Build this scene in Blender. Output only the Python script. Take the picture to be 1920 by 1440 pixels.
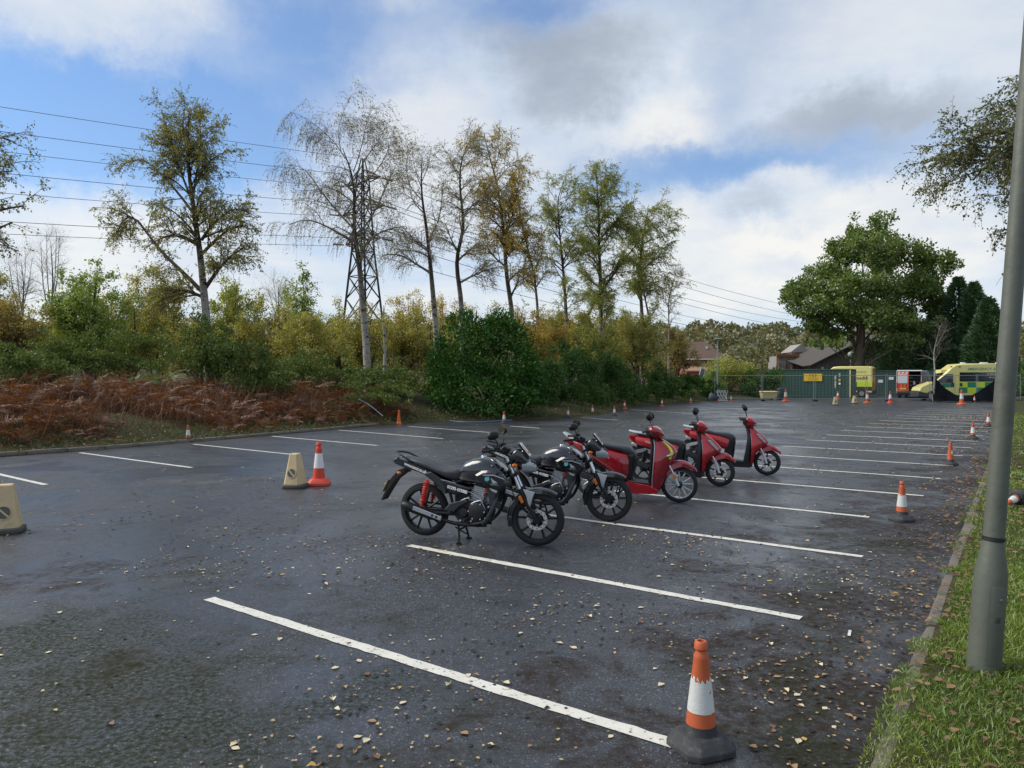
import bpy, bmesh, math, random
import numpy as np
from mathutils import Vector, Matrix

for _o in list(bpy.data.objects):
    bpy.data.objects.remove(_o)
sc = bpy.context.scene
COL = sc.collection
R = math.radians

# ------------------------------------------------------------------ camera
F, CAMH = 1390.0, 1.88
PITCH = math.atan(13 / F)
cam_d = bpy.data.cameras.new('camera')
cam_d.sensor_width = 36
cam_d.lens = F / 1920 * 36
cam_d.clip_end = 5000
cam_d.clip_start = 0.05
cam = bpy.data.objects.new('camera', cam_d)
COL.objects.link(cam)
cam.location = (0, 0, CAMH)
cam.rotation_euler = (math.pi / 2 - PITCH, 0, 0)
sc.camera = cam


def ray(px, py):
    r, u = (px - 960) / F, (720 - py) / F
    c, s = math.cos(PITCH), math.sin(PITCH)
    return np.array([r, c + s * u, -s + c * u])


def G(px, py, z=0.0):
    """surveyed point of the photograph on the level z"""
    d = ray(px, py)
    return np.array([0, 0, CAMH]) + d * ((z - CAMH) / d[2])


def P(px, py, Y):
    """surveyed point of the photograph at distance Y"""
    d = ray(px, py)
    return np.array([0, 0, CAMH]) + d * (Y / d[1])


# ------------------------------------------------------------------ light
SUN_AZ, SUN_EL = R(-84), R(42)          # azimuth clockwise from +Y (camera looks along +Y)
sun_d = bpy.data.lights.new('sun', 'SUN')
sun_d.energy = 2.4
sun_d.angle = R(40)
sun_d.color = (1.0, 0.93, 0.82)
sun = bpy.data.objects.new('sun', sun_d)
COL.objects.link(sun)
_sd = Vector((math.sin(SUN_AZ) * math.cos(SUN_EL), math.cos(SUN_AZ) * math.cos(SUN_EL), math.sin(SUN_EL)))
sun.rotation_euler = _sd.to_track_quat('Z', 'Y').to_euler()
sun.location = (-20, 20, 30)

sc.view_settings.view_transform = 'Standard'
sc.view_settings.look = 'None'
sc.view_settings.exposure = 0.5
sc.view_settings.gamma = 1.0
sc.view_settings.use_curve_mapping = False
sc.render.engine = 'CYCLES'
sc.cycles.use_denoising = True
sc.cycles.max_bounces = 6
sc.cycles.diffuse_bounces = 3
sc.cycles.glossy_bounces = 3
sc.cycles.transmission_bounces = 4
sc.cycles.transparent_max_bounces = 6
sc.cycles.caustics_reflective = False
sc.cycles.caustics_refractive = False


class NT:
    """small node helper"""
    def __init__(s, tree):
        s.t = tree
        tree.nodes.clear()

    def n(s, typ, inp=None, **props):
        nd = s.t.nodes.new(typ)
        for k, v in props.items():
            setattr(nd, k, v)
        for k, v in (inp or {}).items():
            sock = nd.inputs[k]
            if isinstance(v, bpy.types.NodeSocket):
                s.t.links.new(v, sock)
            else:
                if sock.type == 'RGBA' and len(v) == 3:
                    v = (*v, 1)
                sock.default_value = v
        return nd

    def math(s, op, a, b=0.0, c=0.0, clamp=False):
        return s.n('ShaderNodeMath', {0: a, 1: b, 2: c}, operation=op, use_clamp=clamp).outputs[0]

    def vmath(s, op, a, b=(0, 0, 0)):
        nd = s.n('ShaderNodeVectorMath', {0: a, 1: b}, operation=op)
        return nd.outputs['Value'] if op in ('DOT_PRODUCT', 'LENGTH', 'DISTANCE') else nd.outputs[0]

    def ramp(s, fac, stops, interp='LINEAR'):
        nd = s.n('ShaderNodeValToRGB', {0: fac})
        el = nd.color_ramp.elements
        while len(el) < len(stops):
            el.new(0.5)
        for e, (p, c) in zip(el, stops):
            e.position = p
            e.color = (*c, 1) if hasattr(c, '__len__') else (c, c, c, 1)
        nd.color_ramp.interpolation = interp
        return nd.outputs[0]

    def mix(s, fac, a, b, mode='MIX'):
        nd = s.n('ShaderNodeMix', data_type='RGBA', blend_type=mode)
        for sock, v in ((nd.inputs[0], fac), (nd.inputs[6], a), (nd.inputs[7], b)):
            if isinstance(v, bpy.types.NodeSocket):
                s.t.links.new(v, sock)
            else:
                sock.default_value = (*v, 1) if hasattr(v, '__len__') and len(v) == 3 else v
        return nd.outputs[2]

    def noise(s, vec, scale, detail=4, rough=0.55, dist=0.0, out=0):
        nd = s.n('ShaderNodeTexNoise', {'Scale': scale, 'Detail': detail, 'Roughness': rough, 'Distortion': dist})
        if vec is not None:
            s.t.links.new(vec, nd.inputs['Vector'])
        return nd.outputs[out]

    def smooth(s, v, lo, hi):
        return s.n('ShaderNodeMapRange', {0: v, 1: lo, 2: hi, 3: 0.0, 4: 1.0}, interpolation_type='SMOOTHSTEP').outputs[0]


def make_world():
    w = bpy.data.worlds.new('World')
    sc.world = w
    w.use_nodes = True
    w.cycles.sampling_method = 'MANUAL'
    w.cycles.sample_map_resolution = 256
    N = NT(w.node_tree)
    d = N.n('ShaderNodeTexCoord').outputs['Generated']
    d = N.vmath('NORMALIZE', d)
    sky = N.n('ShaderNodeTexSky', sky_type='NISHITA', sun_disc=False, sun_elevation=SUN_EL,
              sun_rotation=SUN_AZ, altitude=50, air_density=1.0, dust_density=0.6, ozone_density=2.0)
    sep = N.n('ShaderNodeSeparateXYZ', {0: d})
    z = sep.outputs[2]
    # cloud layer: directions flattened onto a layer overhead
    zz = N.math('ADD', N.math('MAXIMUM', z, 0.0), 0.16)
    uv = N.n('ShaderNodeCombineXYZ', {0: N.math('DIVIDE', sep.outputs[0], zz),
                                      1: N.math('DIVIDE', sep.outputs[1], zz), 2: 3.7}).outputs[0]
    n1 = N.noise(uv, 0.75, 5, 0.56, 0.35)
    n2 = N.noise(uv, 2.3, 6, 0.66, 0.3)
    # irregular outlines for the single clouds in view
    wob = N.noise(d, 6.0, 6, 0.66, 0.0, 1)
    wob = N.vmath('SUBTRACT', wob, (0.5, 0.5, 0.5))
    dd = N.vmath('ADD', d, N.n('ShaderNodeVectorMath', {0: wob, 'Scale': 0.17}, operation='SCALE').outputs[0])

    def blob(px, py, rx, ry, soft=0.0):
        c = ray(px, py)
        k = F / np.linalg.norm(c)
        c = c / np.linalg.norm(c)
        rt = np.cross(c, (0, 0, 1))
        rt /= np.linalg.norm(rt)
        up = np.cross(rt, c)
        cs = math.hypot((px - 960) / F, 0)
        a = N.vmath('DOT_PRODUCT', dd, tuple(rt * (k / rx)))
        b = N.vmath('DOT_PRODUCT', dd, tuple(up * (k / ry)))
        r2 = N.math('ADD', N.math('MULTIPLY', a, a), N.math('MULTIPLY', b, b))
        f = N.smooth(N.math('SQRT', r2), 1.55, soft)
        front = N.math('GREATER_THAN', N.vmath('DOT_PRODUCT', d, tuple(c)), 0.3)
        return N.math('MULTIPLY', f, front)

    def total(lst):
        acc = None
        for (px, py, rx, ry, wgt) in lst:
            b = N.math('MULTIPLY', blob(px, py, rx, ry), wgt)
            acc = b if acc is None else N.math('ADD', acc, b)
        return acc

    clear = total([(370, 205, 320, 115, 0.55), (590, 80, 150, 100, 0.50), (130, 260, 220, 95, 0.42), (330, 60, 60, 30, .10),
                   (990, 25, 130, 50, 0.34), (1480, 330, 360, 75, 0.28), (520, 210, 120, 90, .14), (1300, 300, 200, 80, .16), (1380, 120, 130, 110, .14), (880, 90, 120, 60, .10)])
    white = total([(700, 330, 330, 120, 0.16), (1190, 205, 105, 75, 0.28), (1420, 480, 260, 80, 0.22), (1700, 400, 210, 70, 0.24),
                   (150, 350, 150, 60, 0.26), (1465, 370, 55, 35, .25), (1290, 385, 80, 40, .18), (1660, 80, 330, 120, 0.14), (190, 60, 330, 90, .20),
                   (560, 150, 110, 60, .16), (680, 200, 160, 110, .16), (1320, 240, 90, 40, .08), (100, 470, 300, 70, 0.15), (900, 560, 900, 60, .12)])
    dark = total([(1085, 115, 190, 68, 0.75), (1060, 215, 115, 52, 0.65), (1580, 225, 180, 52, 0.58), (1425, 395, 100, 44, 0.80),
                  (1800, 100, 230, 150, 0.32), (230, 60, 350, 75, 0.42), (1720, 410, 120, 35, .35), (1450, 505, 70, 22, .35), (940, 60, 120, 40, .25)])
    # coverage
    cov = N.math('ADD', N.math('ADD', N.math('MULTIPLY', n1, 0.50), N.math('MULTIPLY', n2, 0.30)), 0.20)
    cov = N.math('SUBTRACT', N.math('ADD', N.math('ADD', cov, white), N.math('MULTIPLY', dark, .42)), clear)
    mask = N.smooth(cov, 0.22, 0.90)
    lightness = N.math('ADD', N.math('ADD', 0.33, N.math('MULTIPLY', N.noise(uv, 1.7, 6, 0.66, 0.3), 0.60)), N.math('MULTIPLY', white, 0.8))
    lightness = N.math('SUBTRACT', lightness, N.math('MULTIPLY', dark, .55))
    ccol = N.ramp(lightness, [(0.0, (.22, .25, .30)), (0.28, (.33, .37, .43)), (0.52, (.48, .535, .605)), (0.84, (.68, .67, .64))])
    # thin veil over the blue, whiter towards the horizon
    blue = N.mix(1.0, sky.outputs[0], (0.054, 0.082, 0.108), 'MULTIPLY')
    veil = N.math('ADD', 0.10, N.math('MULTIPLY', N.math('POWER', N.math('SUBTRACT', 1.0, N.math('MAXIMUM', z, 0.0), clamp=True), 5.0), 0.5))
    blue = N.mix(veil, blue, (.50, .58, .68))
    col = N.mix(N.math('MULTIPLY', mask, 0.94), blue, ccol)
    col = N.mix(1.0, col, (10.0, 10.0, 10.0), 'MULTIPLY')
    bg = N.n('ShaderNodeBackground', {'Color': col, 'Strength': 0.1})
    out = N.n('ShaderNodeOutputWorld')
    N.t.links.new(bg.outputs[0], out.inputs[0])


make_world()

# ------------------------------------------------------------------ materials
MATS = {}


def mat(name, col, rough=0.5, metal=0.0, var=0.12, scale=6.0, bump=0.0, bscale=60.0, coat=0.0, spec=0.5, col2=None, c2pos=(0.45, 0.7), c2scale=3.0):
    """painted / plastic / metal surface with uneven colour, dirt and fine relief"""
    m = bpy.data.materials.new(name)
    m.use_nodes = True
    N = NT(m.node_tree)
    tc = N.n('ShaderNodeTexCoord').outputs['Object']
    n = N.noise(tc, scale, 5, 0.6)
    v = N.math('ADD', 1.0 - var, N.math('MULTIPLY', n, 2 * var))
    vv = N.n('ShaderNodeCombineXYZ', {0: v, 1: v, 2: v}).outputs[0]
    c = N.mix(1.0, tuple(col), vv, 'MULTIPLY')
    if col2 is not None:
        f = N.smooth(N.noise(tc, c2scale, 6, 0.65), c2pos[0], c2pos[1])
        c = N.mix(f, c, tuple(col2))
    r = N.math('ADD', rough - 0.06, N.math('MULTIPLY', N.noise(tc, scale * 2.3, 4), 0.12))
    b = N.n('ShaderNodeBsdfPrincipled', {'Base Color': c, 'Roughness': r, 'Metallic': metal, 'Coat Weight': coat, 'Coat Roughness': 0.05, 'Coat IOR': 1.5,
                                         'Specular IOR Level': spec})
    if bump > 0:
        bp = N.n('ShaderNodeBump', {'Strength': bump, 'Distance': 0.01, 'Height': N.noise(tc, bscale, 4, 0.6)})
        N.t.links.new(bp.outputs[0], b.inputs['Normal'])
    o = N.n('ShaderNodeOutputMaterial')
    N.t.links.new(b.outputs[0], o.inputs[0])
    MATS[name] = m
    return m


def leaf_mat(name, cols, trans=0.3, clump=0.8, rough=0.55, gloss=0.06):
    """leaves: one colour per leaf from the given range, drifting from clump to clump"""
    m = bpy.data.materials.new(name)
    m.use_nodes = True
    N = NT(m.node_tree)
    rnd = N.n('ShaderNodeNewGeometry').outputs['Random Per Island']
    tc = N.n('ShaderNodeTexCoord').outputs['Object']
    n = N.noise(tc, clump, 3, 0.55)
    f = N.math('ADD', N.math('MULTIPLY', rnd, 0.55), N.math('MULTIPLY', N.math('SUBTRACT', n, 0.27), 1.0), clamp=True)
    k = len(cols)
    c = N.ramp(f, [(i / (k - 1), cc) for i, cc in enumerate(cols)])
    d = N.n('ShaderNodeBsdfDiffuse', {'Color': c})
    t = N.n('ShaderNodeBsdfTranslucent', {'Color': N.mix(1.0, c, (1.25, 1.25, .8), 'MULTIPLY')})
    g = N.n('ShaderNodeBsdfGlossy', {'Color': (1, 1, 1, 1), 'Roughness': rough})
    s1 = N.n('ShaderNodeMixShader', {0: trans, 1: d.outputs[0], 2: t.outputs[0]})
    s2 = N.n('ShaderNodeMixShader', {0: gloss, 1: s1.outputs[0], 2: g.outputs[0]})
    o = N.n('ShaderNodeOutputMaterial')
    N.t.links.new(s2.outputs[0], o.inputs[0])
    MATS[name] = m
    return m


# ------------------------------------------------------------------ objects
def tag(o, label=None, cat=None, group=None, kind=None):
    if label:
        o['label'] = label
    if cat:
        o['category'] = cat
    if group:
        o['group'] = group
    if kind:
        o['kind'] = kind
    return o


def empty(name, loc=(0, 0, 0), rz=0.0, label=None, cat=None, group=None):
    o = bpy.data.objects.new(name, None)
    o.empty_display_size = 0.2
    COL.objects.link(o)
    o.location = loc
    o.rotation_euler = (0, 0, rz)
    return tag(o, label, cat, group)


def copy_tree(o, parent=None):
    c = o.copy()
    COL.objects.link(c)
    c.parent = parent
    for ch in list(o.children):
        copy_tree(ch, c)
    return c


class MB:
    """collects shapes and links them as ONE mesh object"""
    def __init__(s):
        s.v, s.f, s.mi = [], [], []

    def add(s, vs, fs, mi=0):
        b = len(s.v)
        s.v += [tuple(float(q) for q in p) for p in vs]
        s.f += [tuple(i + b for i in f) for f in fs]
        s.mi += [mi] * len(fs)
        return s

    def box(s, c, size, rot=None, mi=0):
        hx, hy, hz = size[0] / 2, size[1] / 2, size[2] / 2
        vs = [Vector((x, y, z)) for x in (-hx, hx) for y in (-hy, hy) for z in (-hz, hz)]
        if rot is not None:
            M = rot if isinstance(rot, Matrix) else Matrix.Rotation(rot, 3, 'Z')
            vs = [M @ v for v in vs]
        vs = [v + Vector(c) for v in vs]
        return s.add(vs, [(0, 1, 3, 2), (4, 6, 7, 5), (0, 4, 5, 1), (2, 3, 7, 6), (0, 2, 6, 4), (1, 5, 7, 3)], mi)

    def loft(s, rings, cap=True, closed=True, mi=0):
        n = len(rings[0])
        vs = [p for r in rings for p in r]
        fs = []
        for i in range(len(rings) - 1):
            for j in range(n if closed else n - 1):
                k = (j + 1) % n
                fs.append((i * n + j, i * n + k, (i + 1) * n + k, (i + 1) * n + j))
        if cap and closed:
            fs.append(tuple(range(n - 1, -1, -1)))
            fs.append(tuple((len(rings) - 1) * n + j for j in range(n)))
        return s.add(vs, fs, mi)

    def tube(s, pts, r, n=8, cap=True, mi=0, flat=1.0):
        pts = [Vector(p) for p in pts]
        rs = r if hasattr(r, '__len__') else [r] * len(pts)
        rings = []
        t0 = (pts[1] - pts[0]).normalized()
        ref = Vector((0, 0, 1)) if abs(t0.z) < 0.9 else Vector((0, 1, 0))
        u = t0.cross(ref).normalized()
        for i, p in enumerate(pts):
            if i == 0:
                t = t0
            elif i == len(pts) - 1:
                t = (pts[i] - pts[i - 1]).normalized()
            else:
                t = ((pts[i + 1] - p).normalized() + (p - pts[i - 1]).normalized()).normalized()
            u = (u - t * u.dot(t)).normalized()
            w = t.cross(u)
            rings.append([p + (u * math.cos(a) + w * math.sin(a) * flat) * rs[i] for a in (2 * math.pi * k / n for k in range(n))])
        return s.loft(rings, cap, True, mi)

    def lathe(s, prof, c=(0, 0, 0), n=24, axis='Z', cap=True, mi=0, phase=0.0, closed=False):
        rings = []
        for r, h in prof:
            ring = []
            for k in range(n):
                a = 2 * math.pi * k / n + phase
                x, y = r * math.cos(a), r * math.sin(a)
                q = {'Z': (x, y, h), 'Y': (x, h, -y), 'X': (h, x, y)}[axis]
                ring.append((q[0] + c[0], q[1] + c[1], q[2] + c[2]))
            rings.append(ring)
        if closed:
            rings.append(rings[0])
            return s.loft(rings, False, True, mi)
        return s.loft(rings, cap, True, mi)

    def prism(s, poly, y0, y1, inset=0.0, depth=0.0, mi=0):
        """polygon in XZ between y0 and y1; with inset the outer faces are drawn in (a soft edge)"""
        def ring(y, k):
            if k == 0:
                return [(x, y, z) for x, z in poly]
            cx = sum(p[0] for p in poly) / len(poly)
            cz = sum(p[1] for p in poly) / len(poly)
            out = []
            for x, z in poly:
                dx, dz = cx - x, cz - z
                L = math.hypot(dx, dz) or 1
                out.append((x + dx / L * k, y, z + dz / L * k))
            return out
        if inset > 0:
            sg = 1 if y1 > y0 else -1
            rings = [ring(y0, inset), ring(y0 + sg * depth, 0), ring(y1 - sg * depth, 0), ring(y1, inset)]
        else:
            rings = [ring(y0, 0), ring(y1, 0)]
        return s.loft(rings, True, True, mi)

    def body(s, st, n=16, e=2.4, cap=True, mi=0):
        """rounded body along x: stations (x, zc, half width, up, down)"""
        rings = []
        for (x, zc, w, u, dn) in st:
            ring = []
            for k in range(n):
                a = 2 * math.pi * k / n
                ca, sa = math.cos(a), math.sin(a)
                y = w * math.copysign(abs(ca) ** (2 / e), ca)
                zz = (u if sa > 0 else dn) * math.copysign(abs(sa) ** (2 / e), sa)
                ring.append((x, y, zc + zz))
            rings.append(ring)
        return s.loft(rings, cap, True, mi)

    def mesh(s, name, mats, smooth=40, bevel=0.0, seg=1):
        me = bpy.data.meshes.new(name)
        me.from_pydata(s.v, [], s.f)
        for m in (mats if isinstance(mats, (list, tuple)) else [mats]):
            me.materials.append(m)
        if any(s.mi):
            me.polygons.foreach_set('material_index', s.mi)
        bm = bmesh.new()
        bm.from_mesh(me)
        bmesh.ops.recalc_face_normals(bm, faces=bm.faces)
        if bevel > 0:
            ed = [e for e in bm.edges if len(e.link_faces) == 2 and e.calc_face_angle(0) > 0.45]
            bmesh.ops.bevel(bm, geom=ed, offset=bevel, segments=seg, affect='EDGES', clamp_overlap=True)
        bm.to_mesh(me)
        bm.free()
        if smooth:
            me.polygons.foreach_set('use_smooth', [True] * len(me.polygons))
            me.set_sharp_from_angle(angle=R(smooth))
        return me

    def build(s, name, mats, parent=None, smooth=40, bevel=0.0, seg=1):
        o = bpy.data.objects.new(name, s.mesh(name, mats, smooth, bevel, seg))
        COL.objects.link(o)
        o.parent = parent
        return o


def obj(name, me, parent=None, loc=(0, 0, 0), rz=0.0):
    o = bpy.data.objects.new(name, me)
    COL.objects.link(o)
    o.parent = parent
    o.location = loc
    o.rotation_euler = (0, 0, rz)
    return o


def np_mesh(name, V, Q, material, parent=None, smooth=False, tri=False):
    """fast mesh from arrays"""
    me = bpy.data.meshes.new(name)
    k = Q.shape[1]
    me.vertices.add(len(V))
    me.vertices.foreach_set('co', np.ascontiguousarray(V, dtype=np.float32).ravel())
    me.loops.add(Q.size)
    me.loops.foreach_set('vertex_index', np.ascontiguousarray(Q, dtype=np.int32).ravel())
    me.polygons.add(len(Q))
    me.polygons.foreach_set('loop_start', np.arange(0, Q.size, k, dtype=np.int32))
    me.polygons.foreach_set('loop_total', np.full(len(Q), k, dtype=np.int32))
    if smooth:
        me.polygons.foreach_set('use_smooth', np.ones(len(Q), dtype=bool))
    me.update(calc_edges=True)
    for m in (material if isinstance(material, (list, tuple)) else [material]):
        me.materials.append(m)
    o = bpy.data.objects.new(name, me)
    COL.objects.link(o)
    o.parent = parent
    return o


def text_mesh(body, size, material, name='lettering', depth=0.0015, bold=0.0, shear=0.0, align='CENTER', spacing=1.0):
    cu = bpy.data.curves.new(name, 'FONT')
    cu.body = body
    cu.size = size
    cu.extrude = depth
    cu.offset = bold
    cu.shear = shear
    cu.align_x = align
    cu.align_y = 'CENTER'
    cu.space_character = spacing
    cu.resolution_u = 2
    t = bpy.data.objects.new(name, cu)
    COL.objects.link(t)
    dg = bpy.context.evaluated_depsgraph_get()
    me = bpy.data.meshes.new_from_object(t.evaluated_get(dg))
    bpy.data.objects.remove(t)
    bpy.data.curves.remove(cu)
    me.materials.clear()
    me.materials.append(material)
    return me


def put_text(parent, body, size, material, loc, rot, name='lettering', **kw):
    o = bpy.data.objects.new(name, text_mesh(body, size, material, name, **kw))
    COL.objects.link(o)
    o.parent = parent
    o.location = loc
    o.rotation_euler = rot
    return o
# ------------------------------------------------------------------ the car park and the ground round it
rs = np.random.RandomState(7)
random.seed(7)


def vnoise(x, y, s, seed=0):
    """smooth value noise on arrays"""
    x = np.asarray(x, float) / s + seed * 17.31
    y = np.asarray(y, float) / s - seed * 9.77
    xi, yi = np.floor(x), np.floor(y)
    fx, fy = x - xi, y - yi
    fx, fy = fx * fx * (3 - 2 * fx), fy * fy * (3 - 2 * fy)

    def h(a, b):
        q = np.sin(a * 127.1 + b * 311.7 + seed * 74.7) * 43758.5453
        return q - np.floor(q)
    return (h(xi, yi) * (1 - fx) + h(xi + 1, yi) * fx) * (1 - fy) + (h(xi, yi + 1) * (1 - fx) + h(xi + 1, yi + 1) * fx) * fy


RK0 = np.array([1.744, 3.565])                 # right kerb: a straight line
RKD = np.array([0.566, 0.824]) / np.hypot(0.566, 0.824)
RKN = np.array([RKD[1], -RKD[0]])              # towards the verge


def rk(t, d=0.0):
    return RK0 + RKD * t + RKN * d


LE = np.array([(-27, -8), (-13.0, 16.2), (-10.6, 19.3), (-9.18, 21.4), (-7.76, 23.97), (-6.25, 26.67), (-4.75, 29.6), (-3.2, 31.2), (-0.4, 31.2),
               (2.2, 33.6), (4.3, 36.6), (6.0, 42), (7.6, 46.8), (10.7, 51.2), (13.84, 55.6), (18.0, 60.6), (23.0, 65.4), (27, 74), (30, 92), (34, 110)], float)

asph = bpy.data.materials.new('asphalt')
asph.use_nodes = True
N = NT(asph.node_tree)
tc = N.n('ShaderNodeTexCoord').outputs['Object']
sx = N.n('ShaderNodeSeparateXYZ', {0: tc})
fine = N.noise(tc, 95.0, 3, 0.7)
mid = N.noise(tc, 14.0, 5, 0.65)
big = N.noise(tc, 0.55, 5, 0.6, 0.3)
speck = N.n('ShaderNodeTexVoronoi', {'Vector': tc, 'Scale': 130.0, 'Randomness': 1.0}).outputs['Color']
speck = N.n('ShaderNodeSeparateColor', {0: speck}).outputs[0]
c = N.ramp(fine, [(0.34, (.005, .0056, .007)), (0.5, (.023, .0245, .029)), (0.68, (.078, .081, .090))])
c = N.mix(N.smooth(speck, 0.90, 1.0), c, (.20, .20, .20))
c = N.mix(N.math('MULTIPLY', N.smooth(big, 0.4, 0.7), 0.35), c, (.040, .042, .050))
grit = N.noise(tc, 38.0, 4, 0.75)
v_ = N.math('ADD', 0.35, N.math('ADD', N.math('MULTIPLY', N.smooth(mid, .3, .7), 0.65), N.math('MULTIPLY', N.smooth(grit, .35, .65), 0.75)))
c = N.mix(1.0, c, N.n('ShaderNodeCombineXYZ', {0: v_, 1: v_, 2: v_}).outputs[0], 'MULTIPLY')
# dirt and leaf mould along the verge, moss in patches
kd = N.math('ADD', N.math('MULTIPLY', sx.outputs[0], float(RKN[0])), N.math('MULTIPLY', sx.outputs[1], float(RKN[1])))
kd = N.math('SUBTRACT', kd, float(RK0 @ RKN))
near_k = N.smooth(kd, -3.2, -0.1)
dirtn = N.noise(tc, 1.7, 7, 0.72, 0.6)
for _p, _r in (((-4.4, 7.0, 0), 1.6), ((-2.4, 4.5, 0), 1.0), ((-5.6, 6.3, 0), 1.2)):
    dirtn = N.math('ADD', dirtn, N.math('MULTIPLY', N.smooth(N.vmath('DISTANCE', tc, _p), _r, 0.1), 0.13))
dirt = N.smooth(N.math('ADD', dirtn, N.math('MULTIPLY', near_k, 0.20)), 0.55, 0.70)
dirt = N.math('MULTIPLY', dirt, N.smooth(mid, 0.25, 0.6))
c = N.mix(N.math('MULTIPLY', dirt, 0.85), c, (.030, .019, .012))
mossn = N.noise(tc, 0.9, 6, 0.7, 0.4)
ml = N.vmath('DISTANCE', tc, (-3.3, 4.0, 0))
mossn = N.math('ADD', mossn, N.math('MULTIPLY', N.smooth(ml, 4.2, 0.3), 0.24))
mossn = N.math('ADD', mossn, N.math('MULTIPLY', near_k, 0.09))
moss = N.math('MULTIPLY', N.smooth(mossn, 0.54, 0.72), N.smooth(N.noise(tc, 30.0, 4, 0.7), 0.35, 0.6))
c = N.mix(N.math('MULTIPLY', moss, 0.85), c, (.019, .026, .008))
# paler dried silt in the bays on the left
silt = N.smooth(N.math('ADD', N.noise(tc, 1.1, 6, 0.7, 0.5), N.math('MULTIPLY', N.smooth(N.vmath('DISTANCE', tc, (-5.2, 14.3, 0)), 3.5, .3), 0.14)), 0.63, 0.78)
c = N.mix(N.math('MULTIPLY', silt, 0.5), c, (.13, .115, .085))
wetn = N.noise(tc, 0.42, 6, 0.62, 0.8)
wet = N.smooth(wetn, 0.40, 0.60)
c = N.mix(N.math('MULTIPLY', wet, 0.30), c, (.025, .026, .030))
rough = N.math('SUBTRACT', 0.52, N.math('MULTIPLY', wet, 0.24))
rough = N.math('ADD', rough, N.math('MULTIPLY', N.math('ADD', dirt, moss), 0.18))
hgt = N.math('ADD', N.math('ADD', N.math('MULTIPLY', fine, 0.5), N.math('MULTIPLY', grit, 0.4)), N.math('MULTIPLY', mid, 0.7))
hgt = N.math('ADD', hgt, N.math('MULTIPLY', N.math('ADD', dirt, moss), 0.15))
bst = N.math('SUBTRACT', 0.60, N.math('MULTIPLY', wet, 0.38))
bst = N.math('MULTIPLY', bst, N.math('SUBTRACT', 1.0, N.math('MULTIPLY', N.math('MAXIMUM', dirt, moss), 0.65)))
bp = N.n('ShaderNodeBump', {'Strength': bst, 'Distance': 0.010, 'Height': hgt})
b = N.n('ShaderNodeBsdfPrincipled', {'Base Color': c, 'Roughness': rough, 'Normal': bp.outputs[0], 'Specular IOR Level': N.math('MULTIPLY', N.math('ADD', 0.62, N.math('MULTIPLY', wet, 0.40)), N.math('SUBTRACT', 1.0, N.math('MULTIPLY', N.math('MAXIMUM', dirt, moss), 0.85)))})
o_ = N.n('ShaderNodeOutputMaterial')
N.t.links.new(b.outputs[0], o_.inputs[0])

lot = [tuple(p) for p in LE] + [tuple(rk(125)), tuple(rk(-14))]
bm = bmesh.new()
vs = [bm.verts.new((x, y, 0)) for x, y in lot]
bm.faces.new(vs)
bmesh.ops.triangulate(bm, faces=bm.faces)
bmesh.ops.recalc_face_normals(bm, faces=bm.faces)
me = bpy.data.meshes.new('car_park')
bm.to_mesh(me)
bm.free()
me.materials.append(asph)
car_park = obj('car_park', me)
if me.polygons[0].normal.z < 0:
    me.flip_normals()
tag(car_park, kind='structure')

# painted bay lines, worn
paint = mat('line_paint', (.66, .64, .56), 0.65, var=.22, scale=7, bump=.3, bscale=90, col2=(.12, .12, .11), c2pos=(.57, .66), c2scale=26)


def bay_line(a, b_, w=0.10, seed=0, wear=0.0):
    r = np.random.RandomState(seed + 50)
    a, b_ = np.array(a[:2], float), np.array(b_[:2], float)
    L = np.linalg.norm(b_ - a)
    u = (b_ - a) / L
    nrm = np.array([-u[1], u[0]])
    k = max(4, int(L / 0.08))
    mb = MB()
    ts = np.linspace(0, L, k)
    wob = np.interp(ts, np.linspace(0, L, 6), r.uniform(-.007, .007, 6))
    e1 = np.clip(r.normal(0, .0035, k), -.009, .008)
    e2 = np.clip(r.normal(0, .0035, k), -.009, .008)
    vs, fs = [], []
    for i, t in enumerate(ts):
        q = a + u * t + nrm * wob[i]
        p1, p2 = q + nrm * (w / 2 + e1[i]), q - nrm * (w / 2 + e2[i])
        vs += [(p1[0], p1[1], 0.004), (p2[0], p2[1], 0.004)]
        if i:
            j = 2 * i
            fs.append((j - 2, j - 1, j + 1, j))
    mb.add(vs, fs)
    return mb.build('painted_line', paint, car_park, smooth=0)


for k in range(20):
    e = np.array([.83 + 1.419 * k, 3.77 + 1.984 * k])
    bay_line(e + np.array([-3.40, 2.50]), e + (0 if k != 3 else np.array([-.3, .2])), 0.10 if k < 9 else .12, k, .02 + .02 * (k > 1) + .12 * (k > 8))
for i, (a0, a1, b0, b1) in enumerate([(-95, 869, 86, 909), (150, 849, 359, 877), (362, 833, 556, 853), (510, 818, 708, 835.5), (634, 806.5, 831, 822.5),
                                      (766, 799.5, 919, 811), (957, 799, 1012, 803), (1090, 783, 1160, 788), (1180, 768, 1300, 776), (1290, 762, 1400, 768)]):
    bay_line(G(a0, a1), G(b0, b1), .10 if i < 6 else .12, 40 + i, .03)

# --------------------------------------------------------------- kerbs
kerb_m = mat('kerb_concrete', (.155, .135, .11), 0.85, var=.3, scale=5, bump=.6, bscale=45, col2=(.05, .055, .025), c2pos=(.48, .68), c2scale=3.2)


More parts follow.
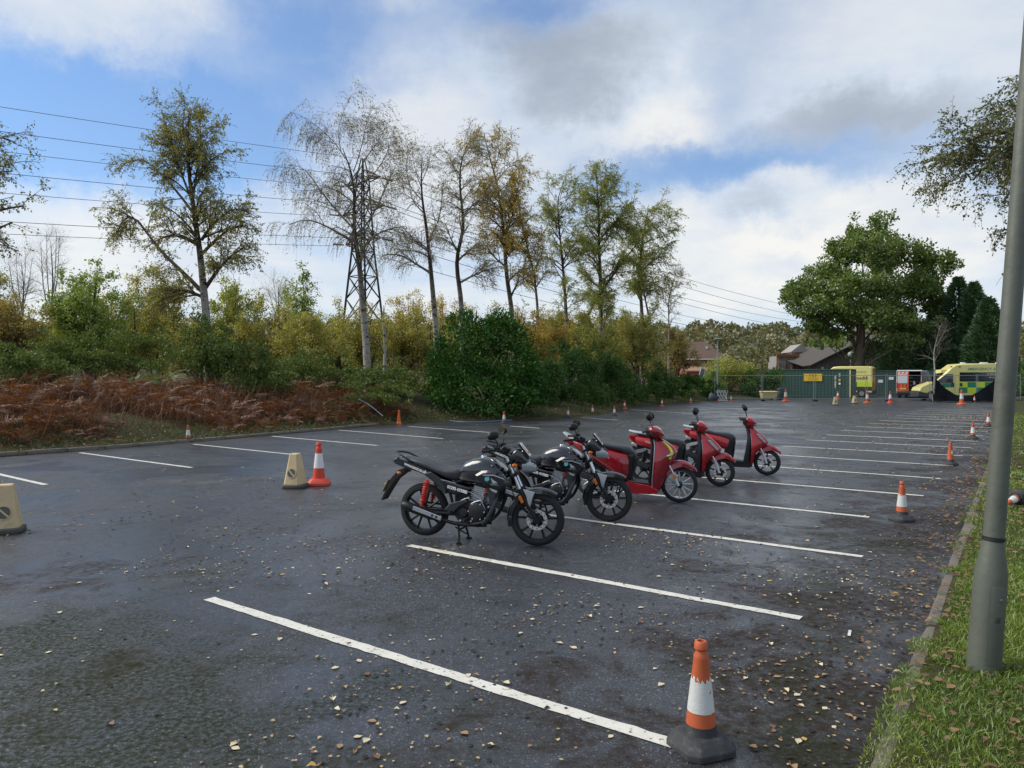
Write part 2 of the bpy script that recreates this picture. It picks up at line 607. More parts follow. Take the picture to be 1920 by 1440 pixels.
def stone_mesh(seed, L=0.90):
    r = random.Random(seed)
    mb = MB()
    w, h = .125, .11
    prof = [(0, -.15), (0, h - .035), (.012, h - .01), (.035, h), (w, h), (w, -.15)]
    rings = []
    for i in range(7):
        x = -L / 2 + L * i / 6
        sh = 0 if 0 < i < 6 else 1
        rings.append([(x + (.004 if i == 0 else -.004 if i == 6 else 0), y + r.uniform(-.004, .004) + (.006 * sh if y == 0 else 0), z + r.uniform(-.004, .004) - .006 * sh) for y, z in prof])
    mb.loft(rings, True, True)
    return mb.mesh('kerbstone', kerb_m, 35)


STONES = [stone_mesh(i) for i in range(6)]


def kerb_run(name, pts, side, zoff=0.0):
    """stones laid end to end along a line; side=+1 puts the verge on the left of the walk"""
    root = empty(name)
    tag(root, kind='structure')
    pts = [np.array(p, float) for p in pts]
    seg = np.cumsum([0] + [np.linalg.norm(b - a) for a, b in zip(pts, pts[1:])])
    t, i = 0.0, 0
    while t + .9 < seg[-1]:
        q = [np.array([np.interp(s_, seg, [p[0] for p in pts]), np.interp(s_, seg, [p[1] for p in pts])]) for s_ in (t, t + .91)]
        d = q[1] - q[0]
        m_ = (q[0] + q[1]) / 2
        a = math.atan2(d[1], d[0]) + (0 if side > 0 else math.pi)
        o = obj('kerbstone', STONES[(i * 5 + i // 3) % 6], root, (m_[0], m_[1], zoff + random.uniform(-.012, .008)), a + random.uniform(-.012, .012))
        t += .912
        i += 1
    return root


kerb_run('right_kerb', [rk(-3.2), rk(46)], -1, -.035)
kerb_run('left_kerb', [LE[1] + (LE[0] - LE[1]) * .12, *LE[1:7]], 1, -.01)

# --------------------------------------------------------------- terrain, verge and bank
earth = bpy.data.materials.new('earth')
earth.use_nodes = True
N = NT(earth.node_tree)
tc = N.n('ShaderNodeTexCoord').outputs['Object']
n1 = N.noise(tc, 1.6, 7, 0.7, 0.4)
n2 = N.noise(tc, 22.0, 5, 0.7)
c = N.ramp(n1, [(0.3, (.055, .040, .024)), (0.5, (.060, .062, .022)), (0.7, (.075, .10, .024))])
c = N.mix(N.math('MULTIPLY', n2, .5), c, (.035, .026, .014))
bp = N.n('ShaderNodeBump', {'Strength': .8, 'Distance': .04, 'Height': n2})
b = N.n('ShaderNodeBsdfPrincipled', {'Base Color': c, 'Roughness': .95, 'Normal': bp.outputs[0], 'Specular IOR Level': .2})
o_ = N.n('ShaderNodeOutputMaterial')
N.t.links.new(b.outputs[0], o_.inputs[0])


def hill(x, y):
    r_ = np.hypot(x, y)
    h = np.clip((y - 120) / 230, 0, 1)
    h = h * h * (3 - 2 * h) * (19 + 7 * (vnoise(x, y, 120, 3) - .5) - 3 * np.clip((x + 60) / 400, 0, 1))
    return h - 0.14


g = np.concatenate([-np.geomspace(2500, 170, 14), np.linspace(-160, 160, 41), np.geomspace(170, 2500, 14)])
gx, gy = np.meshgrid(g, g + 60)
hz = hill(gx, gy)
V = np.stack([gx, gy, hz], -1).reshape(-1, 3)
n_ = len(g)
ii = np.arange(n_ * (n_ - 1)).reshape(n_ - 1, n_)[:, :-1].ravel()
ground = np_mesh('ground', V, np.stack([ii, ii + 1, ii + n_ + 1, ii + n_], 1), earth, smooth=True)
tag(ground, kind='structure')


def strip(name, line, normals, ds, zf, material):
    line, normals = np.array(line), np.array(normals)
    pts = []
    for d in ds:
        q = line + normals * d
        pts.append(np.column_stack([q, zf(q[:, 0], q[:, 1], d)]))
    V = np.array(pts)
    a, b_ = V.shape[:2]
    i = np.arange(a * b_).reshape(a, b_)
    Q = np.stack([i[:-1, :-1].ravel(), i[:-1, 1:].ravel(), i[1:, 1:].ravel(), i[1:, :-1].ravel()], 1)
    o = np_mesh(name, V.reshape(-1, 3), Q, material, smooth=True)
    me = o.data
    if me.polygons[0].normal.z < 0:
        me.flip_normals()
    return tag(o, kind='structure')


def verge_z(x, y, d):
    return (-.06 if d < 0 else .075) + .035 * d * (d < 30) + (d > .2) * .05 * (vnoise(x, y, .8, 2) - .5) + .12 * (vnoise(x, y, 3, 5) - .5) * min(d, 1)


tt = np.concatenate([np.arange(-6, 16, .25), np.arange(16, 40, .6), np.arange(40, 126, 3)])
strip('grass_verge', [rk(t) for t in tt], [RKN] * len(tt), [-.02, .09, .2, .35, .55, .8, 1.1, 1.5, 2, 2.6, 3.4, 4.5, 6, 9, 14, 25], verge_z, earth)


def resample(line, step):
    line = np.array(line, float)
    s_ = np.concatenate([[0], np.cumsum(np.linalg.norm(np.diff(line, axis=0), axis=1))])
    t = np.arange(0, s_[-1], step)
    return np.column_stack([np.interp(t, s_, line[:, 0]), np.interp(t, s_, line[:, 1])])


LS = resample(LE[:17], .5)
for _ in range(12):
    LS[1:-1] = (LS[:-2] + 2 * LS[1:-1] + LS[2:]) / 4
dl = np.gradient(LS, axis=0)
LN = np.column_stack([-dl[:, 1], dl[:, 0]]) / np.linalg.norm(dl, axis=1)[:, None]
for _ in range(60):
    LN[1:-1] = (LN[:-2] + 2 * LN[1:-1] + LN[2:]) / 4
LN /= np.linalg.norm(LN, axis=1)[:, None]


def bank_h(d):
    return np.interp(d, [0, .3, 1.2, 3, 6, 11, 16, 30, 45], [.07, .09, .22, .62, 1.05, 1.35, 1.2, .3, -.2])


def bank_z(x, y, d):
    if d < 0:
        return np.full(len(x), -.05)
    return bank_h(d) + .25 * (vnoise(x, y, 2.2, 8) - .5) * min(d, 2.0) / 2


strip('bank', LS, LN, [-.10, .08, .3, .6, 1, 1.6, 2.4, 3.2, 4.4, 6, 8, 11, 16, 22, 30, 45], bank_z, earth)
# ------------------------------------------------------------------ growing things
def unit(v):
    return v / np.maximum(np.linalg.norm(v, axis=-1, keepdims=True), 1e-9)


def rdir(r, n):
    return unit(r.normal(size=(n, 3)))


def tubes(Ps, Rs, sides=3):
    """many tubes at once: Ps (N,K,3), Rs (N,K)"""
    N_, K = Rs.shape
    T = np.gradient(Ps, axis=1)
    T = unit(T)
    ref = np.where(np.abs(T[..., 2:3]) < .9, np.array([0, 0, 1.0]), np.array([1.0, 0, 0]))
    U = unit(np.cross(T, ref))
    W = np.cross(T, U)
    a = 2 * np.pi * np.arange(sides) / sides
    V = Ps[:, :, None, :] + Rs[:, :, None, None] * (U[:, :, None, :] * np.cos(a)[None, None, :, None] + W[:, :, None, :] * np.sin(a)[None, None, :, None])
    i = np.arange(N_ * K * sides).reshape(N_, K, sides)
    j = np.roll(i, -1, axis=2)
    Q = np.stack([i[:, :-1].ravel(), j[:, :-1].ravel(), j[:, 1:].ravel(), i[:, 1:].ravel()], 1)
    return V.reshape(-1, 3), Q


def leaf_quads(r, C, D, L, W, curl=0.25):
    """one bent rhombus per leaf: base C, direction D"""
    n = len(C)
    S = unit(np.cross(D, rdir(r, n)))
    Nn = np.cross(D, S)
    L = L[:, None]
    W = W[:, None]
    v0 = C
    v1 = C + D * L * .45 + S * W * .5 + Nn * L * curl * .3
    v2 = C + D * L - Nn * L * curl * .25
    v3 = C + D * L * .45 - S * W * .5 + Nn * L * curl * .3
    V = np.stack([v0, v1, v2, v3], 1).reshape(-1, 3)
    return V, np.arange(4 * n).reshape(n, 4)


def spawn(r, Pp, Rp, n, tmin, L, ang, up, droop, K, wig=.12, rfrac=.55, tmax=1.0):
    """n side shoots from the given shoots"""
    N_, Kp = Rp.shape
    seg = np.linalg.norm(Pp[:, -1] - Pp[:, 0], axis=1)
    i = r.choice(N_, n, p=seg / seg.sum())
    t = (tmin + (tmax - tmin) * r.rand(n)) * (Kp - 1)
    k = np.minimum(t.astype(int), Kp - 2)
    f = (t - k)[:, None]
    p = Pp[i, k] * (1 - f) + Pp[i, k + 1] * f
    tan = unit(Pp[i, k + 1] - Pp[i, k])
    r0 = (Rp[i, k] * (1 - f[:, 0]) + Rp[i, k + 1] * f[:, 0]) * rfrac
    per = unit(np.cross(tan, rdir(r, n)))
    a = r.uniform(ang[0], ang[1], n)[:, None]
    d = unit(tan * np.cos(a) + per * np.sin(a) + np.array([0, 0, up]))
    Ln = r.uniform(L[0], L[1], n)[:, None] * (1.15 - .5 * (t / (Kp - 1)))[:, None]
    st = Ln / (K - 1)
    out = [p]
    for q in range(K - 1):
        d = unit(d + np.array([0, 0, -droop]) * st * 1.6 + rdir(r, n) * wig)
        out.append(out[-1] + d * st)
    Pn = np.stack(out, 1)
    Rn = np.maximum(r0, .004)[:, None] * np.linspace(1, .28, K)[None, :]
    return Pn, Rn


def smooth_path(pts, K):
    pts = np.array(pts, float)
    s_ = np.concatenate([[0], np.cumsum(np.linalg.norm(np.diff(pts, axis=0), axis=1))])
    t = np.linspace(0, s_[-1], K)
    q = np.column_stack([np.interp(t, s_, pts[:, c_]) for c_ in range(3)])
    for _ in range(2):
        q[1:-1] = (q[:-2] + 2 * q[1:-1] + q[2:]) / 4
    return q


def bark(name, pale, darkc, zfade):
    m = bpy.data.materials.new(name)
    m.use_nodes = True
    N = NT(m.node_tree)
    tc = N.n('ShaderNodeTexCoord').outputs['Object']
    sp = N.n('ShaderNodeSeparateXYZ', {0: tc})
    sc_ = N.n('ShaderNodeCombineXYZ', {0: sp.outputs[0], 1: sp.outputs[1], 2: N.math('MULTIPLY', sp.outputs[2], 2.4)}).outputs[0]
    n = N.noise(sc_, 3.0, 6, .7)
    f = N.math('ADD', N.smooth(n, .53, .62), N.smooth(sp.outputs[2], zfade, zfade + 4), clamp=True)
    c = N.mix(f, tuple(pale), tuple(darkc))
    b = N.n('ShaderNodeBsdfPrincipled', {'Base Color': c, 'Roughness': .9, 'Specular IOR Level': .2,
                                         'Normal': N.n('ShaderNodeBump', {'Strength': .6, 'Distance': .02, 'Height': N.noise(sc_, 9, 5, .7)}).outputs[0]})
    o = N.n('ShaderNodeOutputMaterial')
    N.t.links.new(b.outputs[0], o.inputs[0])
    return m


BARK_BIRCH = bark('birch_bark', (.33, .305, .265), (.060, .046, .034), 4.0)
BARK_DARK = bark('dark_bark', (.10, .075, .055), (.045, .035, .025), 3)
BARK_OAK = bark('oak_bark', (.13, .10, .075), (.06, .045, .033), 5)
TWIG = mat('twig', (.095, .072, .055), .9, var=.25)
TWIG_GREY = mat('twig_grey', (.22, .185, .155), .9, var=.25)

LEAF = {
    'brown': leaf_mat('birch_leaves_brown', [(0.090, 0.087, 0.024), (0.191, 0.184, 0.035), (0.306, 0.287, 0.047), (0.410, 0.373, 0.068)], .5),
    'grey': leaf_mat('birch_leaves_grey', [(0.143, 0.125, 0.043), (0.240, 0.208, 0.065), (0.383, 0.306, 0.076)], .5),
    'gold': leaf_mat('birch_leaves_gold', [(0.186, 0.160, 0.028), (0.370, 0.276, 0.032), (0.580, 0.408, 0.047), (0.713, 0.526, 0.068)], .5),
    'olive': leaf_mat('birch_leaves_olive', [(0.111, 0.161, 0.025), (0.221, 0.275, 0.034), (0.377, 0.371, 0.041), (0.599, 0.494, 0.062)], .5),
    'dusk': leaf_mat('birch_leaves_dark', [(0.048, 0.069, 0.015), (0.097, 0.126, 0.026), (0.161, 0.173, 0.032), (0.274, 0.203, 0.040)], .4),
    'scrub': leaf_mat('scrub_leaves', [(0.131, 0.165, 0.036), (0.259, 0.268, 0.046), (0.412, 0.362, 0.056), (0.585, 0.446, 0.076)], .5),
    'scrubg': leaf_mat('scrub_leaves_green', [(0.074, 0.144, 0.023), (0.160, 0.258, 0.031), (0.268, 0.343, 0.041), (0.456, 0.430, 0.052)], .5),
    'orange': leaf_mat('scrub_leaves_orange', [(0.108, 0.118, 0.026), (0.229, 0.175, 0.034), (0.364, 0.254, 0.037), (0.403, 0.372, 0.055)], .5),
    'oak': leaf_mat('oak_leaves', [(0.049, 0.100, 0.018), (0.097, 0.171, 0.025), (0.167, 0.232, 0.030), (0.270, 0.277, 0.037)], .35, .35),
    'laurel': leaf_mat('laurel_leaves', [(0.015, 0.053, 0.009), (0.029, 0.091, 0.014), (0.052, 0.133, 0.022), (0.092, 0.181, 0.032)], .15, 1.2, .5, .015),
    'bramble': leaf_mat('bramble_leaves', [(0.043, 0.078, 0.022), (0.090, 0.144, 0.031), (0.166, 0.212, 0.046), (0.312, 0.263, 0.062)], .2, .8, .45, .025),
    'hedge': leaf_mat('hedge_leaves', [(0.021, 0.063, 0.015), (0.045, 0.111, 0.021), (0.084, 0.158, 0.031), (0.171, 0.197, 0.044)], .2, .6, .45, .025),
    'conifer': leaf_mat('conifer_needles', [(0.033, 0.092, 0.039), (0.072, 0.150, 0.055), (0.132, 0.217, 0.070)], .1, .9),
    'bracken': leaf_mat('dead_bracken', [(0.069, 0.024, 0.010), (0.155, 0.055, 0.019), (0.239, 0.092, 0.030), (0.337, 0.155, 0.054)], .25, .7),
    'weed': leaf_mat('bank_weed_leaves', [(.04, .05, .015), (.07, .09, .02), (.11, .13, .03), (.15, .14, .05)], .2),
    'fern': leaf_mat('green_fern', [(0.046, 0.093, 0.019), (0.093, 0.155, 0.031), (0.186, 0.202, 0.046)], .3),
    'far': leaf_mat('far_wood_leaves', [(0.074, 0.105, 0.042), (0.139, 0.148, 0.058), (0.213, 0.192, 0.074), (0.279, 0.208, 0.082)], .3, .11),
    'grass': leaf_mat('grass_blades', [(0.064, 0.113, 0.011), (0.129, 0.216, 0.017), (0.211, 0.290, 0.028), (0.347, 0.357, 0.069)], .35, .9),
}


def tree_root(name, base, label, group):
    return empty(name, tuple(base), 0, label, 'tree' if 'tree' in name or 'birch' in name or 'oak' in name or 'cypress' in name else 'shrub', group)


def birch(label, Y, trunk, limbs, r0, n2, n3, nleaf, leaf, seed, base_py=None, twig_len=(.5, 1.3), droop=.9, auto=0, autoL=(1.5, 3.0), lsize=.066, group='birch trees along the bank', name='birch_tree', bark_m=None, dz=.5, twig=None):
    r = np.random.RandomState(seed)
    tp = [P(x, y, Y) for x, y in trunk]
    base = tp[0].copy()
    ground_z = .2
    base[2] = ground_z
    dx = tp[0] - tp[1]
    if tp[0][2] > ground_z:
        tp = [np.array([tp[0][0] + dx[0] * .3, tp[0][1], ground_z])] + tp
    for i in range(1, len(tp)):
        tp[i][1] += r.uniform(-.25, .25)
    root = tree_root(name, base, label, group)
    K = 26
    T = smooth_path(tp, K) - base
    Rt = r0 * np.linspace(1, .0, K) ** .85 + .012
    Rt[0] *= 1.25
    V, Q = tubes(T[None], Rt[None], 10)
    np_mesh('trunk', V, Q, bark_m or BARK_BIRCH, root, True)
    LP, LR = [], []
    for lm in limbs:
        q = [P(x, y, Y) for x, y in lm]
        ext = abs(q[-1][0] - q[0][0]) * dz
        dep = r.uniform(-1, 1) * ext
        for i, pt in enumerate(q):
            pt[1] += dep * i / (len(q) - 1)
        q = smooth_path(q, 10) - base
        # thickness from the trunk where the limb leaves it
        kz = np.argmin(np.linalg.norm(T - q[0], axis=1))
        LP.append(q)
        LR.append(max(Rt[kz] * .62, .02) * np.linspace(1, .22, 10))
    if auto:
        a_, b_ = spawn(r, T[None], Rt[None], auto, .14, autoL, (.45, 1.0), .35, .10, 10, .10, .5, .97)
        LP += list(a_)
        LR += list(b_)
    LP, LR = np.array(LP), np.array(LR)
    V1, Q1 = tubes(LP, LR, 6)
    # the upper trunk also carries shoots
    up_ = np.array([smooth_path(T[int(K * .45):], 10)])
    P2, R2 = spawn(r, np.concatenate([LP, up_]), np.concatenate([LR, np.linspace(Rt[int(K * .45)], .02, 10)[None]]), n2, .15, (.7, 2.0), (.4, 1.1), .25, .25, 8, .14, .5)
    V2, Q2 = tubes(P2, R2, 4)
    P3, R3 = spawn(r, np.concatenate([P2, LP[:, -8:]]), np.concatenate([R2, LR[:, -8:] * .4]), int(n3 * 2.2), .2, twig_len, (.4, 1.2), .1, droop, 6, .12, .5)
    R3 = np.clip(R3, .003, .007)
    V3, Q3 = tubes(P3, R3, 3)
    br = np_mesh('branches', np.concatenate([V1, V2]), np.concatenate([Q1, Q2 + len(V1)]), twig or TWIG, root, True)
    tw = np_mesh('twigs', V3, Q3, twig or TWIG, root)
    tag(br, kind='stuff')
    tag(tw, kind='stuff')
    nleaf = int(nleaf * (2.9 if leaf in ('olive', 'gold') else 2.2))
    i = r.randint(0, len(P3), nleaf)
    t = (.15 + .85 * r.rand(nleaf)) * 5
    k = np.minimum(t.astype(int), 4)
    f = (t - k)[:, None]
    C = P3[i, k] * (1 - f) + P3[i, k + 1] * f + r.normal(0, .025, (nleaf, 3))
    D = unit(rdir(r, nleaf) + np.array([0, 0, -.7]))
    L = lsize * r.uniform(.6, 1.25, nleaf)
    V, Q = leaf_quads(r, C, D, L, L * .75)
    tag(np_mesh('crown', V, Q, LEAF[leaf], root), kind='stuff')
    return root


def noise3(Pn, s, seed):
    return (vnoise(Pn[:, 0] + Pn[:, 2] * .37, Pn[:, 1] - Pn[:, 2] * .21, s, seed) + vnoise(Pn[:, 2] + Pn[:, 0] * .31, Pn[:, 1] * .7 - Pn[:, 0] * .4, s, seed + 3)) / 2


def clump_points(r, clumps, n, shell=.35, flat=.0, gap=.40, gscale=.6, seed=1):
    """points near the surface of each clump (cx,cy,cz,rx,ry,rz), with gaps"""
    clumps = np.array(clumps, float)
    w = (clumps[:, 3] * clumps[:, 5]) ** 1.0 + 1e-6
    i = r.choice(len(clumps), int(n * 1.7), p=w / w.sum())
    d = rdir(r, len(i))
    rad = 1 - shell * r.rand(len(i)) ** 1.6
    rad *= 1 + .22 * (r.rand(len(i)) - .5)
    q = clumps[i, :3] + d * rad[:, None] * clumps[i, 3:6]
    if flat:
        lowz = clumps[i, 2] - clumps[i, 5] * flat
        q[:, 2] = np.maximum(q[:, 2], lowz + r.rand(len(i)) * .15)
    keep = noise3(q, gscale, seed) > gap
    q, d, i = q[keep], d[keep], i[keep]
    return q[:n], d[:n]


def leaf_body(name, root, clumps, n, size, leaf, seed, base, shell=.35, flat=0., gap=.40, gscale=.6, outw=.6, upw=.3, aspect=.6, part='foliage', curl=.25):
    r = np.random.RandomState(seed)
    q, d = clump_points(r, clumps, n, shell, flat, gap, gscale, seed % 13)
    keep = q[:, 2] > .02 + base[2] - .3
    q, d = q[keep], d[keep]
    D = unit(d * outw + rdir(r, len(q)) * .9 + np.array([0, 0, upw]))
    L = size * r.uniform(.6, 1.3, len(q))
    V, Q = leaf_quads(r, q - base, D, L, L * aspect, curl)
    return tag(np_mesh(part, V, Q, leaf if not isinstance(leaf, str) else LEAF[leaf], root), kind='stuff')


def stems_to(root, base, targets, r0, seed, mat_, fork=.35, name='branches', sides=5):
    """limbs from the stem to the clumps"""
    r = np.random.RandomState(seed)
    Ps, Rs = [], []
    for tg in targets:
        tg = np.array(tg) - base
        mid_ = np.array([tg[0] * r.uniform(.12, .35), tg[1] * r.uniform(.12, .35), tg[2] * r.uniform(.45, .62)])
        st = np.array([0, 0, tg[2] * r.uniform(.1, fork)])
        Ps.append(smooth_path([st, mid_ + r.normal(0, .12, 3), (mid_ + tg) / 2 + r.normal(0, .2, 3), tg], 9))
        Rs.append(r0 * r.uniform(.35, .6) * np.linspace(1, .2, 9))
    V, Q = tubes(np.array(Ps), np.array(Rs), sides)
    return tag(np_mesh(name, V, Q, mat_, root, True), kind='stuff')


def trunk_of(root, base, top, r0, seed, mat_, name='trunk'):
    r = np.random.RandomState(seed)
    top = np.array(top, float) - base
    q = smooth_path([np.zeros(3), top * .35 + r.normal(0, .08, 3) * [1, 1, 0], top * .7 + r.normal(0, .15, 3) * [1, 1, 0], top], 14)
    rad = r0 * np.linspace(1, .35, 14)
    rad[0] *= 1.35
    V, Q = tubes(q[None], rad[None], 10)
    return np_mesh(name, V, Q, mat_, root, True)


def scrub_tree(label, px, py, rx, ry, Y, leaf, seed, n=7000, size=.13, lobes=9, base_z=.2, group='scrub trees behind the bank', name='scrub_tree', bark_m=None):
    """many-stemmed airy tree whose crown fills the given spot"""
    r = np.random.RandomState(seed)
    c = P(px, py, Y)
    k = Y / F
    RX, RZ = rx * k, ry * k
    base = np.array([c[0] + r.uniform(-.3, .3) * RX * .3, c[1], base_z])
    root = tree_root(name, base, label, group)
    cc = c - base
    r0 = max(.05, RX * .04)
    trunk_of(root, base, (c[0] + r.uniform(-.3, .3), c[1], c[2] + RZ * .3), r0, seed, bark_m or BARK_DARK)
    Ps, Rs = [], []
    for i in range(int(lobes * 1.6)):
        d = rdir(r, 1)[0]
        d[2] = abs(d[2]) * 1.1 - .45
        tg = cc + d * np.array([RX, RX * .8, RZ]) * r.uniform(.55, 1.05)
        st_ = np.array([r.normal(0, .08), r.normal(0, .08), max(.2, tg[2] * r.uniform(.05, .45))])
        md = (st_ + tg) / 2 + np.array([0, 0, .12 * RZ]) + r.normal(0, .12, 3) * RX * .5
        Ps.append(smooth_path([st_, md, tg], 9))
        Rs.append(r0 * r.uniform(.3, .6) * np.linspace(1, .2, 9))
    LP, LR = np.array(Ps), np.array(Rs)
    V1, Q1 = tubes(LP, LR, 5)
    P2, R2 = spawn(r, LP, LR, 150, .25, (RX * .22, RX * .6), (.4, 1.1), .15, .05, 7, .2, .5)
    V2, Q2 = tubes(P2, np.clip(R2, .006, .03), 3)
    tag(np_mesh('branches', np.concatenate([V1, V2]), np.concatenate([Q1, Q2 + len(V1)]), bark_m or BARK_DARK, root, True), kind='stuff')
    P3, R3 = spawn(r, P2, R2, 900, .15, (RX * .10, RX * .32), (.4, 1.3), .1, .3, 5, .25, .5)
    V3, Q3 = tubes(P3, np.clip(R3, .004, .01), 3)
    tag(np_mesh('twigs', V3, Q3, TWIG_GREY, root), kind='stuff')
    n = int(n * 1.7)
    i = r.randint(0, len(P3), n)
    t = r.rand(n) * 4
    q = np.minimum(t.astype(int), 3)
    f = (t - q)[:, None]
    C = P3[i, q] * (1 - f) + P3[i, q + 1] * f + r.normal(0, size * .9, (n, 3))
    L = size * 1.05 * r.uniform(.55, 1.25, n)
    V, Q = leaf_quads(r, C, unit(rdir(r, n) + np.array([0, 0, -.3])), L, L * .65)
    tag(np_mesh('crown', V, Q, LEAF[leaf], root), kind='stuff')
    return root
# ------------------------------------------------------------------ the birches, traced from the photograph
birch('brown-leaved birch with a long bare limb reaching left, nearest of the row', 30,
      [(392, 612), (388, 560), (380, 520), (373, 470), (367, 420), (361, 370), (357, 320), (353, 265), (350, 200)],
      [[(380, 548), (342, 510), (300, 478), (270, 450), (243, 405), (215, 376), (196, 388), (180, 428)], [(369, 410), (340, 370), (312, 340), (271, 298), (238, 278), (226, 300)],
       [(378, 450), (400, 424), (424, 409), (451, 395), (476, 402)], [(363, 385), (345, 345), (333, 319), (310, 262), (290, 222)], [(358, 330), (347, 270), (340, 235), (345, 195)],
       [(360, 360), (389, 312), (412, 296), (432, 292)], [(362, 370), (372, 300), (378, 250), (372, 215)], [(385, 540), (420, 500), (452, 478), (478, 470)], [(372, 460), (335, 440), (305, 452), (290, 470)],
       [(388, 560), (360, 548), (330, 540), (295, 545)], [(375, 480), (410, 450), (450, 425), (470, 430)]],
      .20, 150, 1500, 19000, 'brown', 11, twig_len=(.35, 1.0), droop=.8)
birch('tall weeping birch with white trunk standing in front of the pylon', 37,
      [(690, 686), (684, 620), (680, 566), (674, 494), (665, 435), (663, 372), (662, 332), (655, 308), (640, 275)],
      [[(655, 308), (630, 269), (610, 250), (591, 237), (568, 222), (554, 222)], [(640, 285), (632, 245), (643, 215), (652, 190), (662, 176)], [(663, 322), (678, 277), (682, 245), (692, 209), (714, 205)],
       [(668, 440), (686, 423), (710, 372), (721, 340), (738, 300)], [(664, 430), (638, 403), (607, 368), (583, 336), (567, 308), (545, 292), (528, 296)], [(668, 455), (638, 439), (599, 419), (575, 418), (560, 432)],
       [(676, 470), (702, 440), (730, 428), (758, 424)], [(663, 350), (700, 330), (725, 290), (735, 255)], [(662, 340), (690, 290), (712, 262), (722, 240)], [(663, 380), (630, 355), (606, 345), (588, 352)]],
      .21, 135, 1150, 6500, 'grey', 12, twig_len=(.6, 1.7), droop=1.5, twig=TWIG_GREY)
birch('slender nearly bare birch with pale trunk right of the pylon', 40,
      [(818, 630), (812, 547), (806, 493), (802, 454), (797, 411), (791, 375), (789, 342), (791, 290)],
      [[(790, 374), (765, 348), (761, 312), (765, 268)], [(801, 470), (780, 455), (757, 426), (745, 418)], [(806, 511), (771, 490), (750, 479), (722, 485)], [(803, 450), (823, 417), (829, 375), (832, 335)],
       [(789, 350), (776, 310), (774, 280)], [(789, 345), (803, 310), (808, 275)], [(795, 400), (775, 380), (768, 350)]],
      .2, 60, 620, 2200, 'grey', 13, twig_len=(.5, 1.3), droop=1.0, twig=TWIG_GREY)
birch('crooked birch with an S-bent trunk and thin brown crown', 43,
      [(866, 580), (862, 538), (854, 502), (857, 472), (868, 447), (870, 411), (865, 381), (861, 336), (864, 296), (884, 258)],
      [[(864, 529), (889, 514), (916, 502), (940, 496)], [(869, 405), (889, 381), (916, 366), (930, 350)], [(856, 470), (842, 440), (836, 420)], [(863, 340), (848, 310), (842, 290)], [(864, 300), (880, 275), (900, 270)],
       [(857, 490), (880, 470), (900, 455)], [(868, 380), (845, 360), (835, 345)]],
      .2, 100, 900, 5200, 'grey', 14, twig_len=(.4, 1.1), droop=.9, twig=TWIG_GREY)
birch('golden brown birch with dense crown in the middle of the row', 46,
      [(960, 575), (951, 532), (948, 493), (945, 441), (938, 381), (931, 336), (918, 299), (908, 252)],
      [[(945, 450), (960, 410), (970, 365), (975, 335)], [(940, 400), (915, 370), (905, 330)], [(932, 340), (952, 310), (975, 300), (992, 318)], [(918, 300), (895, 285), (885, 270)], [(947, 480), (975, 460), (990, 430)],
       [(948, 500), (925, 480), (905, 450)], [(950, 530), (975, 505), (995, 500)], [(943, 430), (920, 410), (905, 405)], [(925, 320), (938, 285), (930, 262)]],
      .2, 170, 1400, 17000, 'gold', 15, twig_len=(.4, 1.1), droop=.9, auto=8, autoL=(1.2, 2.2))
birch('thin leaning birch stem right of the golden brown birch', 47, [(1008, 575), (1001, 511), (989, 463), (977, 417), (972, 380)],
      [[(1000, 510), (1015, 480), (1022, 450)], [(995, 490), (980, 470), (970, 450)], [(1004, 540), (1018, 520), (1026, 500)]], .13, 50, 500, 3600, 'gold', 16, twig_len=(.3, .9))
birch('narrow olive green birch left of the tallest green birch', 50, [(1061, 580), (1057, 517), (1052, 466), (1046, 411), (1045, 366), (1058, 338)],
      [[(1050, 450), (1030, 420), (1022, 390)], [(1047, 400), (1066, 370), (1080, 352)], [(1054, 490), (1075, 460), (1088, 450)], [(1056, 510), (1035, 490), (1022, 480)], [(1045, 380), (1030, 355), (1028, 345)]],
      .16, 120, 1000, 11000, 'olive', 17, auto=12, autoL=(1.2, 2.2), twig_len=(.3, .9))
birch('tallest green birch with dense olive crown', 52, [(1127, 583), (1125, 502), (1123, 441), (1122, 381), (1117, 318)],
      [[(1124, 470), (1150, 430), (1165, 400)], [(1123, 440), (1100, 400), (1095, 370)], [(1122, 390), (1145, 350), (1165, 335)], [(1121, 370), (1105, 340), (1098, 322)], [(1125, 500), (1095, 470), (1085, 450)],
       [(1122, 380), (1135, 330), (1140, 312)], [(1126, 530), (1160, 500), (1180, 480)], [(1126, 540), (1100, 520), (1088, 505)], [(1123, 450), (1160, 410), (1185, 380)]],
      .2, 210, 1900, 25000, 'olive', 18, twig_len=(.35, 1.0), auto=14, autoL=(1.4, 2.8))
birch('pale leaning birch stem slanting right between the green birches', 51, [(1086, 622), (1105, 585), (1125, 550), (1150, 515), (1173, 484), (1200, 450), (1218, 428)],
      [[(1170, 488), (1190, 490), (1205, 500)], [(1190, 462), (1195, 430), (1190, 405)], [(1140, 530), (1150, 500), (1155, 480)]], .14, 50, 450, 3800, 'olive', 19, twig_len=(.3, .8))
birch('green and gold birch with a forked stem at the right end of the row', 55, [(1204, 590), (1200, 520), (1202, 470), (1209, 426), (1214, 398)],
      [[(1201, 510), (1235, 480), (1262, 460)], [(1203, 470), (1180, 440), (1172, 420)], [(1207, 440), (1240, 415), (1268, 402)], [(1210, 420), (1225, 395), (1240, 385)], [(1216, 590), (1208, 555), (1201, 522)], [(1201, 500), (1175, 490), (1165, 475)],
       [(1200, 525), (1228, 530), (1250, 520)], [(1205, 455), (1250, 440), (1275, 425)]],
      .2, 170, 1400, 18000, 'olive', 20, twig_len=(.35, 1.0), auto=10, autoL=(1.2, 2.4))
